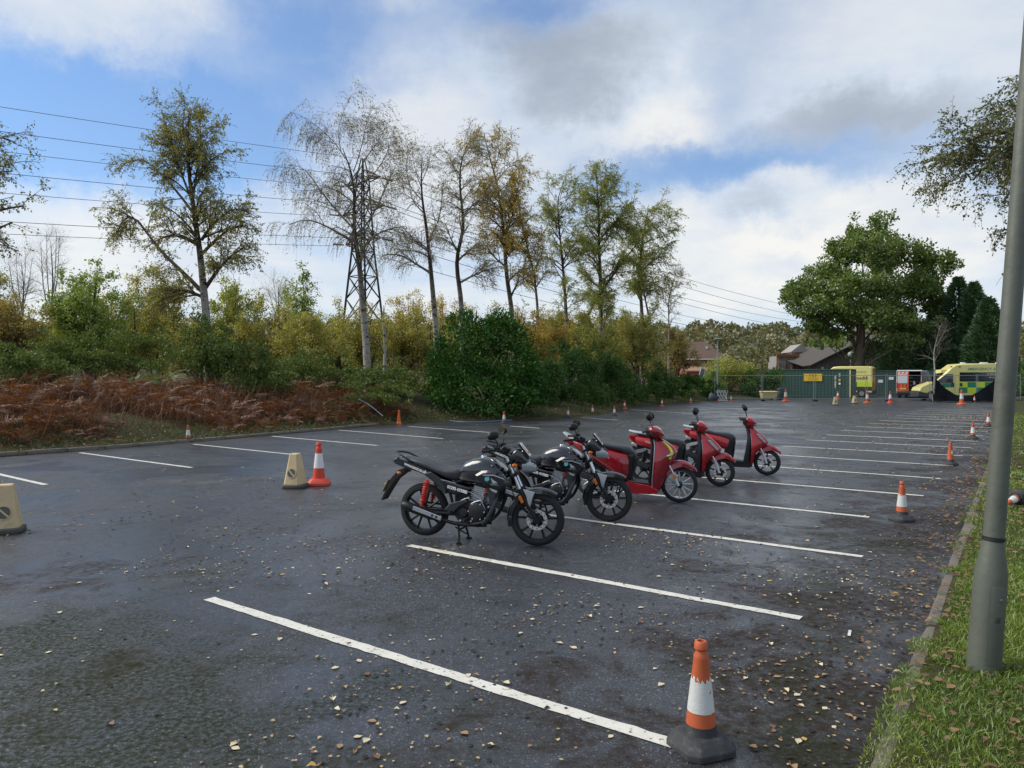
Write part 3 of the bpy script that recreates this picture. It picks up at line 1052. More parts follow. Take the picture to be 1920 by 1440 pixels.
birch('small nearly bare birch sapling at the right end of the row', 57, [(1253, 600), (1252, 565), (1262, 530), (1268, 505)], [[(1252, 575), (1240, 550), (1235, 535)], [(1258, 545), (1272, 535), (1280, 528)], [(1254, 560), (1245, 545), (1240, 520)]],
      .08, 40, 320, 1700, 'grey', 21, twig_len=(.3, .8), twig=TWIG_GREY)
birch('broken off bare birch snag standing right of the weeping birch', 36, [(722, 700), (722, 650), (719, 605), (718, 572)], [[(719, 590), (722, 575), (724, 565)]], .12, 3, 8, 6, 'grey', 22)

# boughs reaching into the picture from trees outside it
birch('birch with drooping boughs entering at the left edge of the picture', 20,
      [(-150, 700), (-140, 500), (-130, 350), (-120, 200), (-110, 100)],
      [[(-130, 360), (-60, 280), (0, 245), (18, 262)], [(-130, 430), (-60, 350), (0, 322), (34, 328)], [(-135, 470), (-60, 415), (8, 392), (50, 388)], [(-135, 500), (-60, 470), (-15, 430), (18, 415)], [(-120, 180), (-90, 120), (-85, 60)], [(-120, 200), (-180, 150), (-230, 120)]],
      .22, 55, 420, 2600, 'brown', 23, twig_len=(.25, .6), droop=.9, dz=.2, group='birches overhanging the car park')
birch('birch with a drooping leafy bough behind the lamp post at the right edge', 13,
      [(2150, 860), (2130, 600), (2110, 400), (2090, 200), (2070, 0)],
      [[(2130, 400), (2030, 320), (1980, 275), (1900, 240), (1845, 232), (1822, 262)], [(2125, 430), (2020, 345), (1960, 300), (1890, 275), (1850, 300), (1842, 330)], [(2135, 480), (2040, 390), (1990, 340), (1920, 315), (1888, 345), (1876, 380)],
       [(2110, 280), (2020, 215), (1980, 185), (1935, 190)], [(2140, 560), (2050, 480), (2020, 440), (1970, 430), (1950, 450)], [(2125, 360), (2040, 280), (1960, 258), (1900, 262), (1865, 290)]],
      .2, 110, 1200, 15000, 'dusk', 24, twig_len=(.25, .75), droop=1.6, dz=.10, lsize=.05, group='birches overhanging the car park')

# --------------------------------------------------------------- scrub trees behind the bank
for a in [
    ('bright green leafy tree behind the bracken left of the nearest birch', 172, 555, 95, 105, 41, 'scrubg', 31, 11000, .13, 14),
    ('orange brown scrub tree at the left edge behind the bank', 30, 610, 90, 75, 38, 'orange', 32, 8000, .12, 10),
    ('olive scrub tree behind the foot of the nearest birch', 300, 570, 90, 95, 48, 'scrub', 33, 9000, .14, 11),
    ('rounded olive tree right of the nearest birch', 440, 560, 75, 85, 52, 'olive', 34, 9500, .14, 12),
    ('yellow green scrub tree filling the gap before the pylon', 520, 610, 85, 80, 50, 'scrub', 35, 8500, .13, 11),
    ('dark spiky scrub tree rising left of the pylon', 566, 545, 45, 95, 55, 'scrubg', 36, 4500, .15, 10),
    ('golden scrub tree behind the pylon legs', 630, 620, 80, 80, 62, 'scrub', 37, 8500, .15, 11),
    ('yellow scrub tree right of the pylon legs', 750, 622, 80, 72, 56, 'scrub', 38, 8500, .14, 11),
    ('round golden tree top right of the snag, far behind', 772, 572, 50, 40, 95, 'gold', 39, 3500, .2, 9),
    ('round golden tree top beside the slender birch, far behind', 832, 575, 42, 36, 98, 'gold', 40, 3000, .2, 9),
    ('yellow thicket tree behind the laurel', 900, 600, 70, 60, 60, 'scrub', 41, 5500, .14, 9),
    ('golden thicket tree right of the laurel', 1010, 622, 62, 56, 46, 'gold', 42, 7500, .11, 11),
    ('olive thicket tree under the tallest green birch', 1110, 622, 70, 56, 50, 'olive', 43, 7500, .11, 10),
    ('olive thicket tree under the forked birch', 1195, 630, 62, 60, 54, 'scrub', 44, 7500, .12, 10),
    ('golden thicket tree at the end of the hedge beside the house', 1268, 645, 48, 62, 58, 'orange', 45, 6500, .12, 10),
    ('yellow green scrub tree left of the green tree', 95, 620, 80, 60, 47, 'scrub', 46, 6500, .14, 9),
    ('yellow scrub tree between the bright green tree and the nearest birch', 245, 600, 75, 70, 45, 'scrub', 48, 7500, .13, 10),
    ('golden green scrub tree just left of the pylon foot', 585, 630, 70, 60, 47, 'scrub', 49, 7500, .12, 10),
    ('yellow green scrub tree behind the white birch trunk', 690, 625, 75, 65, 58, 'scrub', 50, 7500, .14, 10),
    ('olive scrub tree behind the snag', 815, 628, 70, 55, 55, 'scrub', 51, 6500, .13, 9),
    ('ochre thicket tree behind the leaning birch stem', 1065, 610, 60, 55, 62, 'gold', 52, 6000, .14, 9),
    ('ochre thicket tree between the forked birch and the tallest birch', 1155, 612, 60, 55, 64, 'scrub', 53, 6000, .14, 9),
    ('tangled olive scrub tree at the far left behind the orange one', -10, 560, 80, 70, 52, 'scrub', 56, 6000, .14, 9),
    ('low olive scrub tree in front of the yellow thicket', 380, 635, 80, 45, 43, 'scrub', 47, 6000, .12, 9),
]:
    scrub_tree(a[0], *a[1:9], size=a[9], lobes=a[10])
for (px, Y, top, sd, lab) in [(95, 62, 432, 61, 'bare grey tree fanning up behind the green tree'), (40, 60, 470, 62, 'bare grey tree at the left edge behind the orange scrub'),
                              (300, 80, 500, 63, 'bare twiggy tree behind the olive scrub'), (520, 70, 520, 64, 'bare twiggy tree left of the dark spiky scrub')]:
    birch(lab, Y, [(px, 650), (px + 3, 590), (px + 2, 530), (px, top + 20)], [[(px, 600), (px - 18, 540), (px - 26, top + 20)], [(px, 590), (px + 16, 530), (px + 24, top + 15)], [(px, 580), (px - 8, 520), (px - 10, top)], [(px, 585), (px + 8, 520), (px + 10, top + 5)]],
          .14, 60, 260, 60, 'grey', sd, droop=-.2, twig_len=(.6, 1.6), twig=TWIG_GREY, bark_m=BARK_DARK, group='bare trees behind the scrub', name='bare_tree')

# --------------------------------------------------------------- laurel, hedge, brambles
lb = G(915, 790)
lb = np.array([lb[0] - .2, lb[1] + 2.2, .05])
root = empty('laurel_bush', tuple(lb), 0, 'large glossy dark green laurel bush at the kerb corner', 'bush')


def px_clump(px, py, rx, ry, Y, ky=1.0):
    c = P(px, py, Y)
    k = Y / F
    return (*c, rx * k, rx * k * ky, ry * k)


LY = lb[1]
lc = [px_clump(905, 720, 98, 62, LY), px_clump(880, 660, 74, 58, LY + .3), px_clump(945, 650, 62, 55, LY + .2), px_clump(965, 705, 62, 66, LY - .3), px_clump(850, 700, 52, 66, LY),
      px_clump(938, 615, 36, 34, LY + .4), px_clump(866, 612, 34, 30, LY + .6), px_clump(915, 745, 100, 42, LY - .7), px_clump(985, 735, 45, 48, LY - .2), px_clump(840, 735, 42, 44, LY)]
stems_to(root, lb, [q[:3] for q in lc], .14, 5, BARK_DARK)
rl = np.random.RandomState(72)
for q in list(lc):
    for _ in range(5):
        d = rdir(rl, 1)[0]
        d[2] = abs(d[2]) * .9 - .15
        k_ = rl.uniform(.16, .30)
        lc.append((q[0] + d[0] * q[3] * .85, q[1] + d[1] * q[4] * .85, max(.35, q[2] + d[2] * q[5] * .9), q[3] * k_, q[4] * k_, q[5] * k_ * rl.uniform(.8, 1.5)))
leaf_body('foliage', root, lc, 24000, .17, 'laurel', 71, lb, .5, 0, .36, .55, .75, .35, .42, curl=.15)

hb = []
for i, (px, top, Y, half) in enumerate([(1022, 668, 36.5, 48), (1062, 660, 39.5, 50), (1105, 655, 42, 50), (1150, 662, 46, 48), (1196, 676, 50, 46), (1240, 690, 54, 42), (1278, 700, 57, 34), (1308, 706, 60, 28)]):
    base_y = 707 + CAMH * F / Y
    h = (base_y - top) / 2
    c = P(px, (base_y + top) / 2, Y + 1.0)
    b0 = np.array([c[0], c[1], .05])
    rt = empty('hedge_shrub', tuple(b0), 0, ['dark green hedge shrub touching the laurel', 'dark green hedge shrub, second right of the laurel', 'tallest dark green hedge shrub behind the cone pair', 'dark green hedge shrub under the tallest birch',
               'dark green hedge shrub under the leaning birch', 'dark green hedge shrub under the forked birch', 'low hedge shrub next to the golden thicket', 'last and lowest hedge shrub beside the fence'][i], 'shrub', 'hedge along the far edge')
    r = np.random.RandomState(80 + i)
    k = Y / F
    cl = []
    for j in range(9):
        cl.append((c[0] + r.uniform(-.7, .7) * half * k, c[1] + r.uniform(-.8, .8), max(.5, c[2] + r.uniform(-.75, .62) * h * k), half * k * r.uniform(.4, .6), half * k * r.uniform(.4, .6), h * k * r.uniform(.32, .5)))
    stems_to(rt, b0, [q[:3] for q in cl], .08, i, BARK_DARK)
    leaf_body('foliage', rt, cl + [(q[0] + r.normal(0, .6), q[1] + r.normal(0, .5), max(.4, q[2] + r.normal(.15, .45)), q[3] * .35, q[4] * .35, q[5] * .5) for q in cl for _ in range(3)], 14000, .11, 'hedge', 90 + i, b0, .6, 0, .38, .6, .6, .3, .6)

for i, (px, py, rx, ry, Y, n, lab) in enumerate([
        (30, 690, 70, 62, 24, 6500, 'dark bramble thicket at the left edge behind the bracken'), (120, 648, 70, 34, 30, 4500, 'bramble thicket under the bright green tree'),
        (250, 655, 80, 40, 31, 5500, 'dark bramble thicket left of the nearest birch'), (400, 650, 90, 55, 29, 9000, 'big dark holly bramble mound at the foot of the nearest birch'),
        (500, 700, 60, 42, 29, 5500, 'dark bramble mound between two banks of bracken'), (575, 690, 60, 30, 34, 4200, 'grey green bramble patch left of the white birch trunk'),
        (660, 705, 70, 28, 34, 4800, 'bramble patch at the foot of the white birch trunk'), (750, 702, 70, 38, 35, 5200, 'bramble patch between the snag and the laurel'), (700, 735, 60, 20, 31, 3000, 'low fern and bramble patch behind the kerb')]):
    r = np.random.RandomState(120 + i)
    c = P(px, py, Y)
    k = Y / F
    b0 = np.array([c[0], c[1], float(bank_h(5)) - .3])
    rt = empty('bramble_thicket', tuple(b0), 0, lab, 'shrub', 'bramble thickets on the bank')
    cl = []
    for j in range(10):
        cl.append((c[0] + r.uniform(-.8, .8) * rx * k, c[1] + r.uniform(-1, 1), max(b0[2] + .3, c[2] + r.uniform(-.9, .55) * ry * k), rx * k * r.uniform(.28, .45), rx * k * r.uniform(.3, .45), ry * k * r.uniform(.3, .5)))
    stems_to(rt, b0, [q[:3] for q in cl], .04, i, TWIG)
    cl += [(q[0] + r.normal(0, .5), q[1] + r.normal(0, .5), q[2] + r.normal(.1, .3), q[3] * .35, q[4] * .35, q[5] * .5) for q in cl for _ in range(3)]
    leaf_body('foliage', rt, cl, int(n * 1.25), .095, 'bramble', 130 + i, b0, .6, 0, .36, .4, .5, .35, .65)
# ------------------------------------------------------------------ bracken, ferns, grass
def frond_template(seed, pairs=17, width=.30):
    """one arching frond of unit length along +x, as quads"""
    r = np.random.RandomState(seed)
    V, Q = [], []
    bend = r.uniform(.5, 1.0)

    def sp(t):
        return np.array([math.sin(bend * t * 1.2) / (bend * 1.2) if bend else t, 0, (math.cos(bend * t * 1.9) - 1) / (bend * 1.9) * .9])
    for i in range(6):
        a, b_ = sp(i / 6), sp((i + 1) / 6)
        w = .006
        n0 = len(V)
        V += [a + [0, w, 0], a - [0, w, 0], b_ - [0, w, 0], b_ + [0, w, 0]]
        Q.append((n0, n0 + 1, n0 + 2, n0 + 3))
    for i in range(pairs):
        t = .22 + .76 * i / pairs
        L = width * (1 - ((t - .25) / .8)) * (.6 + .4 * min(1, (t - .15) / .2)) * r.uniform(.8, 1.15)
        for s_ in (-1, 1):
            p0 = sp(t)
            d = np.array([.35 + r.uniform(-.1, .1), s_ * 1.0, r.uniform(-.9, .25)])
            d /= np.linalg.norm(d)
            wv = np.array([1, 0, 0]) * (.008 + .010 * r.rand())
            n0 = len(V)
            V += [p0 - wv * .6, p0 + wv, p0 + d * L * .6 + wv * .9, p0 + d * L]
            Q.append((n0, n0 + 1, n0 + 2, n0 + 3))
    return np.array(V), np.array(Q)


FR = [frond_template(i) for i in range(5)]


def fronds(name, pos, yaw, pitch, length, leaf, seed):
    r = np.random.RandomState(seed)
    which = r.randint(0, len(FR), len(pos))
    Vs, Qs, off = [], [], 0
    for w in range(len(FR)):
        m_ = which == w
        if not m_.any():
            continue
        V, Q = FR[w]
        p, ya, pi_, L = pos[m_], yaw[m_], pitch[m_], length[m_]
        roll = r.normal(0, .35, len(p))
        x, y, z = V[None, :, 0], V[None, :, 1], V[None, :, 2]
        cr, sr = np.cos(roll)[:, None], np.sin(roll)[:, None]
        y, z = y * cr - z * sr * .3, z + y * sr
        cp, sp_ = np.cos(pi_)[:, None], np.sin(pi_)[:, None]
        x, z = x * cp - z * sp_, x * sp_ + z * cp
        cy, sy = np.cos(ya)[:, None], np.sin(ya)[:, None]
        X, Yy = x * cy - y * sy, x * sy + y * cy
        W = np.stack([X, Yy, np.broadcast_to(z, X.shape)], -1) * L[:, None, None] + p[:, None, :]
        Vs.append(W.reshape(-1, 3))
        Qs.append((Q[None] + (np.arange(len(p)) * len(V))[:, None, None]).reshape(-1, 4) + off)
        off += W.shape[0] * W.shape[1]
    return np_mesh(name, np.concatenate(Vs), np.concatenate(Qs), leaf)


def on_bank(r, n, s0, s1, d0, d1):
    """random places on the bank: run s0..s1 of the edge line, d0..d1 behind the kerb"""
    i = r.randint(s0, s1, n)
    d = d0 + (d1 - d0) * r.rand(n)
    q = LS[i] + LN[i] * d[:, None] + r.normal(0, .15, (n, 2))
    z = bank_h(d)
    return np.column_stack([q, z]), d, i


s_at = lambda x: int(np.argmin(np.abs(LS[:, 0] - x)))
r = np.random.RandomState(200)
i0, i1 = s_at(-22), s_at(-3.4)
p_, d_, k_ = on_bank(r, 12000, i0, i1, .55, 7.0)
dens = vnoise(p_[:, 0], p_[:, 1], 1.6, 4)
keep = (dens > .24) & (r.rand(len(p_)) < np.interp(d_, [.7, 1.6, 5, 7.5], [.5, 1, 1, .6]))
p_ = p_[keep]
d_ = d_[keep]
nn = len(p_)
lift = np.interp(d_, [.9, 2.2, 6], [.02, .38, .65]) * r.uniform(.3, 1.1, nn)
p_[:, 2] += lift
edge_yaw = np.arctan2(-LN[k_[keep], 1], -LN[k_[keep], 0])
yaw = edge_yaw + r.normal(0, 1.7, nn)
tag(fronds('dead_bracken', p_, yaw, r.uniform(-.5, 1.0, nn), r.uniform(.40, 1.0, nn), LEAF['bracken'], 3), 'tangled rust brown dead bracken covering the bank', 'bracken', kind='stuff')
# stalks under the fronds
m2 = 5200
p_, d_, k_ = on_bank(r, m2, i0, i1, .8, 7)
top = p_ + np.column_stack([r.normal(0, .28, (m2, 2)), r.uniform(.4, 1.1, m2)])
midp = (p_ + top) / 2 + r.normal(0, .05, (m2, 3))
V, Q = tubes(np.stack([p_, midp, top], 1), np.full((m2, 3), .005), 3)
tag(np_mesh('bracken_stalks', V, Q, LEAF['bracken']), 'thin brown stalks among the dead bracken', 'bracken', kind='stuff')
# a few ferns still green
for j, (px, py, Y, n, lab) in enumerate([(660, 778, 29.5, 90, 'green fern clump by the kerb left of the plain orange cone'), (105, 800, 20.5, 60, 'green fern clump in the bracken near the left edge'), (290, 705, 26, 50, 'green fern clump high in the bracken'), (600, 760, 29, 40, 'yellowing fern clump among the bracken')]):
    c = P(px, py, Y)
    pos = np.column_stack([c[0] + r.normal(0, .45, n), c[1] + r.normal(0, .4, n), np.full(n, max(.15, c[2] - .25)) + r.uniform(-.1, .2, n)])
    o = fronds('fern', pos, r.uniform(0, 6.28, n), r.uniform(.1, 1.1, n), r.uniform(.4, .8, n), LEAF['fern'], 5 + j)
    tag(o, lab, 'fern', 'green ferns on the bank')
# low weeds along the kerb
n = 26000
p_, d_, k_ = on_bank(r, n, i0, s_at(16), .05, 2.4)
keep = vnoise(p_[:, 0], p_[:, 1], 1.1, 6) > .30
p_ = p_[keep]
n = len(p_)
p_[:, 2] += r.uniform(-.04, .12, n)
L = r.uniform(.04, .12, n)
V, Q = leaf_quads(r, p_, unit(rdir(r, n) + [0, 0, .7]), L, L * .35)
tag(np_mesh('bank_weeds', V, Q, LEAF['weed']), 'low green weeds and ivy along the left kerb', 'weeds', kind='stuff')


def blades(name, pos, h, leaf, seed, w=.006):
    r = np.random.RandomState(seed)
    n = len(pos)
    a = r.uniform(0, 6.283, n)
    lean = r.uniform(.1, .9, n)
    d = np.column_stack([np.cos(a), np.sin(a), np.zeros(n)])
    s_ = np.column_stack([-np.sin(a), np.cos(a), np.zeros(n)]) * w
    up_ = np.array([0, 0, 1.0])
    m_ = pos + up_ * (h * .6)[:, None] + d * (h * lean * .3)[:, None]
    t_ = pos + up_ * (h * (1 - .35 * lean))[:, None] + d * (h * lean)[:, None]
    V = np.stack([pos - s_, pos + s_, m_ + s_ * .8, m_ - s_ * .8, t_], 1).reshape(-1, 3)
    b_ = np.arange(n) * 5
    Qd = np.stack([b_, b_ + 1, b_ + 2, b_ + 3], 1)
    T = np.stack([b_ + 3, b_ + 2, b_ + 4, b_ + 4], 1)
    me_V = V
    o = np_mesh(name, me_V, np.concatenate([Qd, np.stack([b_ + 3, b_ + 2, b_ + 4], 1)[:, [0, 1, 2, 2]]])[:len(Qd)], leaf)
    o2 = np_mesh(name + '_tips', me_V, np.stack([b_ + 3, b_ + 2, b_ + 4], 1), leaf)
    bm_ = bmesh.new()
    bm_.from_mesh(o.data)
    bm_.from_mesh(o2.data)
    bmesh.ops.remove_doubles(bm_, verts=[], dist=0)
    bm_.to_mesh(o.data)
    bm_.free()
    bpy.data.objects.remove(o2)
    return o


def verge_pts(r, n, t0, t1, d0, d1, power=1.0):
    t = t0 + (t1 - t0) * r.rand(n) ** power
    d = d0 + (d1 - d0) * r.rand(n)
    q = RK0 + np.outer(t, RKD) + np.outer(d, RKN)
    z = np.array([verge_z(q[:, 0], q[:, 1], 0.0) * 0 + 0.0])[0]
    z = .075 + .035 * d + (d > .2) * .05 * (vnoise(q[:, 0], q[:, 1], .8, 2) - .5) + .12 * (vnoise(q[:, 0], q[:, 1], 3, 5) - .5) * np.minimum(d, 1)
    return np.column_stack([q, z]), d


a1, d1 = verge_pts(r, 95000, -2.5, 5, -.04, 2.2)
a2, d2 = verge_pts(r, 52000, 3, 14, -.05, 3.6)
a3, d3 = verge_pts(r, 16000, 12, 40, .03, 4.5)
pos = np.concatenate([a1, a2, a3])
dd_ = np.concatenate([d1, d2, d3])
keep = ((vnoise(pos[:, 0], pos[:, 1], .35, 9) > .24) | (r.rand(len(pos)) < .25)) & ((dd_ > .12) | (vnoise(pos[:, 0], pos[:, 1], .5, 14) > .55))
pos, dd_ = pos[keep], dd_[keep]
hh = r.uniform(.016, .045, len(pos)) * np.interp(dd_, [0, .3, 2], [.7, 1, 1.15]) * (.6 + .8 * vnoise(pos[:, 0], pos[:, 1], .7, 3))
far_ = np.hypot(pos[:, 0], pos[:, 1])
hh *= np.interp(far_, [3, 12, 40], [1, 1.25, 1.7])
n = len(pos)
aa = r.uniform(0, 6.283, n)
ln = r.uniform(.3, 1.6, n)
D = unit(np.column_stack([np.cos(aa) * ln, np.sin(aa) * ln, np.ones(n)]))
V, Q = leaf_quads(r, pos - D * .004, D, hh * 1.35, np.interp(far_, [3, 12, 40], [.0048, .010, .030]), .5)
tag(np_mesh('verge_grass', V, Q, LEAF['grass']), 'short green grass growing on the right hand verge', 'grass', kind='stuff')
# broad weeds in the verge
a1, d1 = verge_pts(r, 2600, -2, 14, .4, 3.4)
a1 = a1[vnoise(a1[:, 0], a1[:, 1], .8, 12) > .62]
n = len(a1)
L = r.uniform(.05, .12, n)
V, Q = leaf_quads(r, a1 + [0, 0, .02], unit(rdir(r, n) * [1, 1, .3] + [0, 0, .45]), L, L * .45)
tag(np_mesh('verge_weeds', V, Q, LEAF['fern']), 'broad leaved green weeds among the verge grass', 'weeds', kind='stuff')

p_, d_, k_ = on_bank(r, 5000, i0, s_at(16), .0, 2.2)
p_[:, 2] += r.uniform(.0, .08, len(p_))
L = r.uniform(.04, .10, len(p_))
V, Q = leaf_quads(r, p_, unit(rdir(r, len(p_)) * [1, 1, .4]), L, L * .6)
tag(np_mesh('bank_litter', V, Q, LEAF['bracken']), 'brown leaf litter along the foot of the bank', 'leaves', kind='stuff')

# --------------------------------------------------------------- fallen leaves
leafcols = [('pale', (.64, .54, .35)), ('yellow', (.52, .33, .07)), ('tan', (.34, .20, .09)), ('brown', (.16, .075, .035))]
LM = [mat('fallen_leaf_' + n_, c_, .6, var=.25, scale=30) for n_, c_ in leafcols]
LM_mix = leaf_mat('fallen_leaf_mix', [(.10, .05, .028), (.30, .17, .075), (.55, .40, .18), (.66, .57, .40)], .1, .5)


def leaf_shape(mb, L, W, curl, r):
    """small birch leaf with a fold and a stalk"""
    pts = [(-.5, 0), (-.25, .38), (0.02, .48), (.28, .26), (.5, 0), (.28, -.26), (.02, -.48), (-.25, -.38)]
    vs = [(x * L, y * W, .004 + curl * (abs(y) ** 1.5) * W * 1.6 + curl * .15 * L * (x + .5) ** 2) for x, y in pts]
    mid_ = [(-.25 * L, 0, .004), (.05 * L, 0, .005), (.3 * L, 0, .006 + curl * .1 * L)]
    vs += mid_
    fs = [(0, 8, 1), (8, 9, 2, 1), (9, 10, 3, 2), (10, 4, 3), (0, 7, 8), (8, 7, 6, 9), (9, 6, 5, 10), (10, 5, 4)]
    mb.add(vs, fs)
    mb.add([(-.5 * L, .001, .004), (-.5 * L, -.001, .004), (-.85 * L, -.001, .012), (-.85 * L, .001, .012)], [(0, 1, 2, 3)])


LEAF_ME = {}
for ci, (n_, c_) in enumerate(leafcols):
    for v_ in range(4):
        mb = MB()
        leaf_shape(mb, .05, .038, (.08, .2, .4, .75)[v_], r)
        LEAF_ME[ci, v_] = mb.mesh('fallen_leaf', LM[ci], 60)


def lot_points(r, n, y0, y1):
    """places on the asphalt, thicker by the verge"""
    out = []
    while len(out) < n:
        t = r.uniform(-2, 42)
        d = -abs(r.exponential(2.2)) if r.rand() < .35 else -r.uniform(0, 17)
        q = rk(t, d - .05)
        if y0 < q[1] < y1 and abs(q[0]) < q[1] * .75 + .4:
            if r.rand() < .10 + 2.0 * max(0, vnoise(q[0], q[1], 1.3, 15) - .38):
                out.append(q)
    return np.array(out)


LABELS = {0: 'pale cream fallen leaf lying on the dark asphalt in the foreground', 1: 'yellow fallen leaf lying on the dark asphalt in the foreground',
          2: 'tan fallen leaf lying on the dark asphalt in the foreground', 3: 'dark brown fallen leaf lying on the dark asphalt in the foreground'}
pts = lot_points(r, 210, 3.2, 8.2)
for q in pts:
    ci = r.choice(4, p=[.50, .12, .22, .16])
    o = obj('fallen_leaf', LEAF_ME[ci, r.randint(4)], None, (q[0], q[1], .002))
    s_ = r.uniform(.55, 1.15)
    o.scale = (s_, s_, s_)
    o.rotation_euler = (r.normal(0, .05), r.normal(0, .05), r.uniform(0, 6.28))
    tag(o, LABELS[ci], 'leaf', 'loose autumn leaves on the foreground asphalt')
# the many small and distant ones
def flat_leaves(name, C, L, material, label, seed, lift=.006):
    r = np.random.RandomState(seed)
    n = len(C)
    a = r.uniform(0, 6.28, n)
    D = np.column_stack([np.cos(a), np.sin(a), r.normal(.02, .10, n)])
    S = np.column_stack([-np.sin(a), np.cos(a), r.normal(0, .14, n)])
    L = L[:, None]
    w = r.uniform(.26, .42, n)[:, None]
    cu = r.uniform(.0, .22, n)[:, None] * np.array([0, 0, 1.0])
    ring = [(-.5, 0), (-.22, .8), (.08, 1.0), (.32, .55), (.5, 0), (.32, -.55), (.08, -1.0), (-.22, -.8)]
    V = np.stack([C + D * L * x + S * L * w * y + cu * L * abs(y) for x, y in ring], 1)
    V[:, :, 2] = np.maximum(V[:, :, 2], lift)
    return tag(np_mesh(name, V.reshape(-1, 3), np.arange(8 * n).reshape(n, 8), material), label, 'leaves', kind='stuff')


q = np.concatenate([lot_points(r, 1500, 3.2, 9), lot_points(r, 4600, 8, 45)])
C = np.column_stack([q, np.full(len(q), .008)])
L = r.uniform(.022, .055, len(C))
L[:1500] *= .6
L *= np.interp(np.hypot(C[:, 0], C[:, 1]), [4, 12, 40], [.9, .95, 1.5])
flat_leaves('fallen_leaf_litter', C, L, LM_mix, 'scatter of small autumn leaves over the asphalt', 71)
g_, gd = verge_pts(r, 6500, -2, 16, -.3, 3.4)
g_ = g_[vnoise(g_[:, 0], g_[:, 1], .7, 21) > .30]
g_[:, 2] = np.maximum(g_[:, 2] + r.uniform(.02, .05, len(g_)), .01)
g2_, gd = verge_pts(r, 1200, 14, 40, -.1, 4)
g2_[:, 2] += .05
C = np.concatenate([g_, g2_])
L = r.uniform(.025, .060, len(C)) * np.interp(np.hypot(C[:, 0], C[:, 1]), [4, 12, 40], [1, 1.15, 1.8])
LM_verge = leaf_mat('verge_leaf_mix', [(.06, .028, .016), (.14, .07, .035), (.25, .14, .06), (.42, .30, .14)], .1, 1.5)
flat_leaves('verge_leaf_litter', C, L, LM_verge, 'brown and tan autumn leaves lying in the verge grass', 72, -.2)

# dark bits of bark, twig and rotted leaf
q = np.concatenate([lot_points(r, 1300, 3.2, 10), lot_points(r, 2600, 8, 40)])
C = np.column_stack([q, np.full(len(q), .006)])
L = r.uniform(.008, .040, len(C)) * np.interp(np.hypot(C[:, 0], C[:, 1]), [4, 12, 40], [1, 1.3, 2.0])
flat_leaves('dark_debris', C, L, mat('dark_debris', (.018, .013, .010), .9, var=.4), 'dark crumbs of bark and rotted leaf on the asphalt', 73)
# ------------------------------------------------------------------ oak, cypresses, far wood, right hand shrubs
OY = 80.0
zx = lambda x, y: (1440 + x / 4.174, 390 + y / 4.174)
ob = P(1608, 700, OY)
ob[2] = -.1
root = empty('oak_tree', tuple(ob), 0, 'big broad green oak behind the containers', 'tree')
r = np.random.RandomState(300)
oc = []
for (x, y, rx, ry) in [(760, 140, 110, 62), (900, 225, 130, 65), (700, 260, 150, 70), (600, 350, 140, 70), (850, 330, 190, 70), (1080, 335, 110, 66), (520, 470, 150, 80), (750, 450, 210, 80), (1000, 440, 180, 80), (1310, 430, 105, 80),
                       (1280, 540, 130, 70), (300, 610, 170, 66), (180, 690, 95, 70), (480, 620, 190, 76), (750, 640, 230, 80), (1050, 610, 210, 80), (1260, 640, 160, 70), (280, 780, 160, 60), (550, 790, 210, 80), (850, 770, 230, 80),
                       (1100, 770, 190, 80), (1290, 750, 100, 60), (420, 910, 160, 56), (680, 880, 190, 60), (1000, 910, 190, 60), (410, 1050, 110, 46), (560, 980, 150, 46), (900, 1060, 160, 56), (1120, 930, 120, 46), (790, 540, 170, 60)]:
    px, py = zx(x, y)
    for j in range(2):
        c_ = P(px, py, OY)
        ext = max(1.5, 8.5 * (1 - abs(px - 1615) / 180))
        dy = r.uniform(-1, .2) * ext if j == 0 else r.uniform(0, 1) * ext
        k = OY / F / 4.174
        oc.append((c_[0] + r.normal(0, .3), c_[1] + dy, c_[2] + r.normal(0, .2), rx * k * .80, rx * k * .75, ry * k * 1.18))
trunk_of(root, ob, P(1612, 560, OY), .62, 301, BARK_OAK)
stems_to(root, ob, [q[:3] for q in oc[::3]], .24, 302, BARK_OAK, .55)
oc += [(q[0] + r.normal(0, .9), q[1] + r.normal(0, .9), q[2] + r.normal(-.2, .45), q[3] * .42, q[4] * .42, q[5] * .55) for q in oc for _ in range(4)]
leaf_body('crown', root, oc, 62000, .30, 'oak', 303, ob, .7, 0, .36, 1.1, .4, .15, .7, 'crown')

for i, (px, top, Y, w, lab) in enumerate([(1797, 520, 78, 52, 'tall dark cypress nearest the oak'), (1826, 530, 76, 50, 'dark cypress between the oak and the lamp post'), (1853, 560, 72, 50, 'dark cypress beside the lamp post'),
                                          (1700, 590, 88, 60, 'low spreading dark conifer behind the white van'), (1760, 575, 84, 62, 'dark conifer behind the ambulance roof')]):
    r = np.random.RandomState(310 + i)
    t = P(px, top, Y)
    k = Y / F
    b0 = np.array([t[0], t[1], -.1])
    rt = empty('cypress_tree', tuple(b0), 0, lab, 'tree', 'dark conifers behind the vehicles')
    trunk_of(rt, b0, t - [0, 0, .6], .22, 311 + i, BARK_DARK)
    n = 14000
    u = r.rand(n) ** .75
    z = t[2] * (1 - u) * 1.0
    a = r.uniform(0, 6.283, n)
    lob = 1 + .25 * np.sin(a * 5 + z * 1.3) + .2 * (vnoise(a * 2, z, .8, i) - .5)
    rad = w * k * (u ** .7) * lob * (1 - .35 * r.rand(n) ** 2)
    q = np.column_stack([np.cos(a) * rad, np.sin(a) * rad, z + .1])
    D = unit(np.column_stack([np.cos(a), np.sin(a), np.full(n, .55)]) + rdir(r, n) * .5)
    L = r.uniform(.22, .55, n)
    V, Q = leaf_quads(r, q, D, L, L * .35)
    tag(np_mesh('crown', V, Q, LEAF['conifer'], rt), kind='stuff')

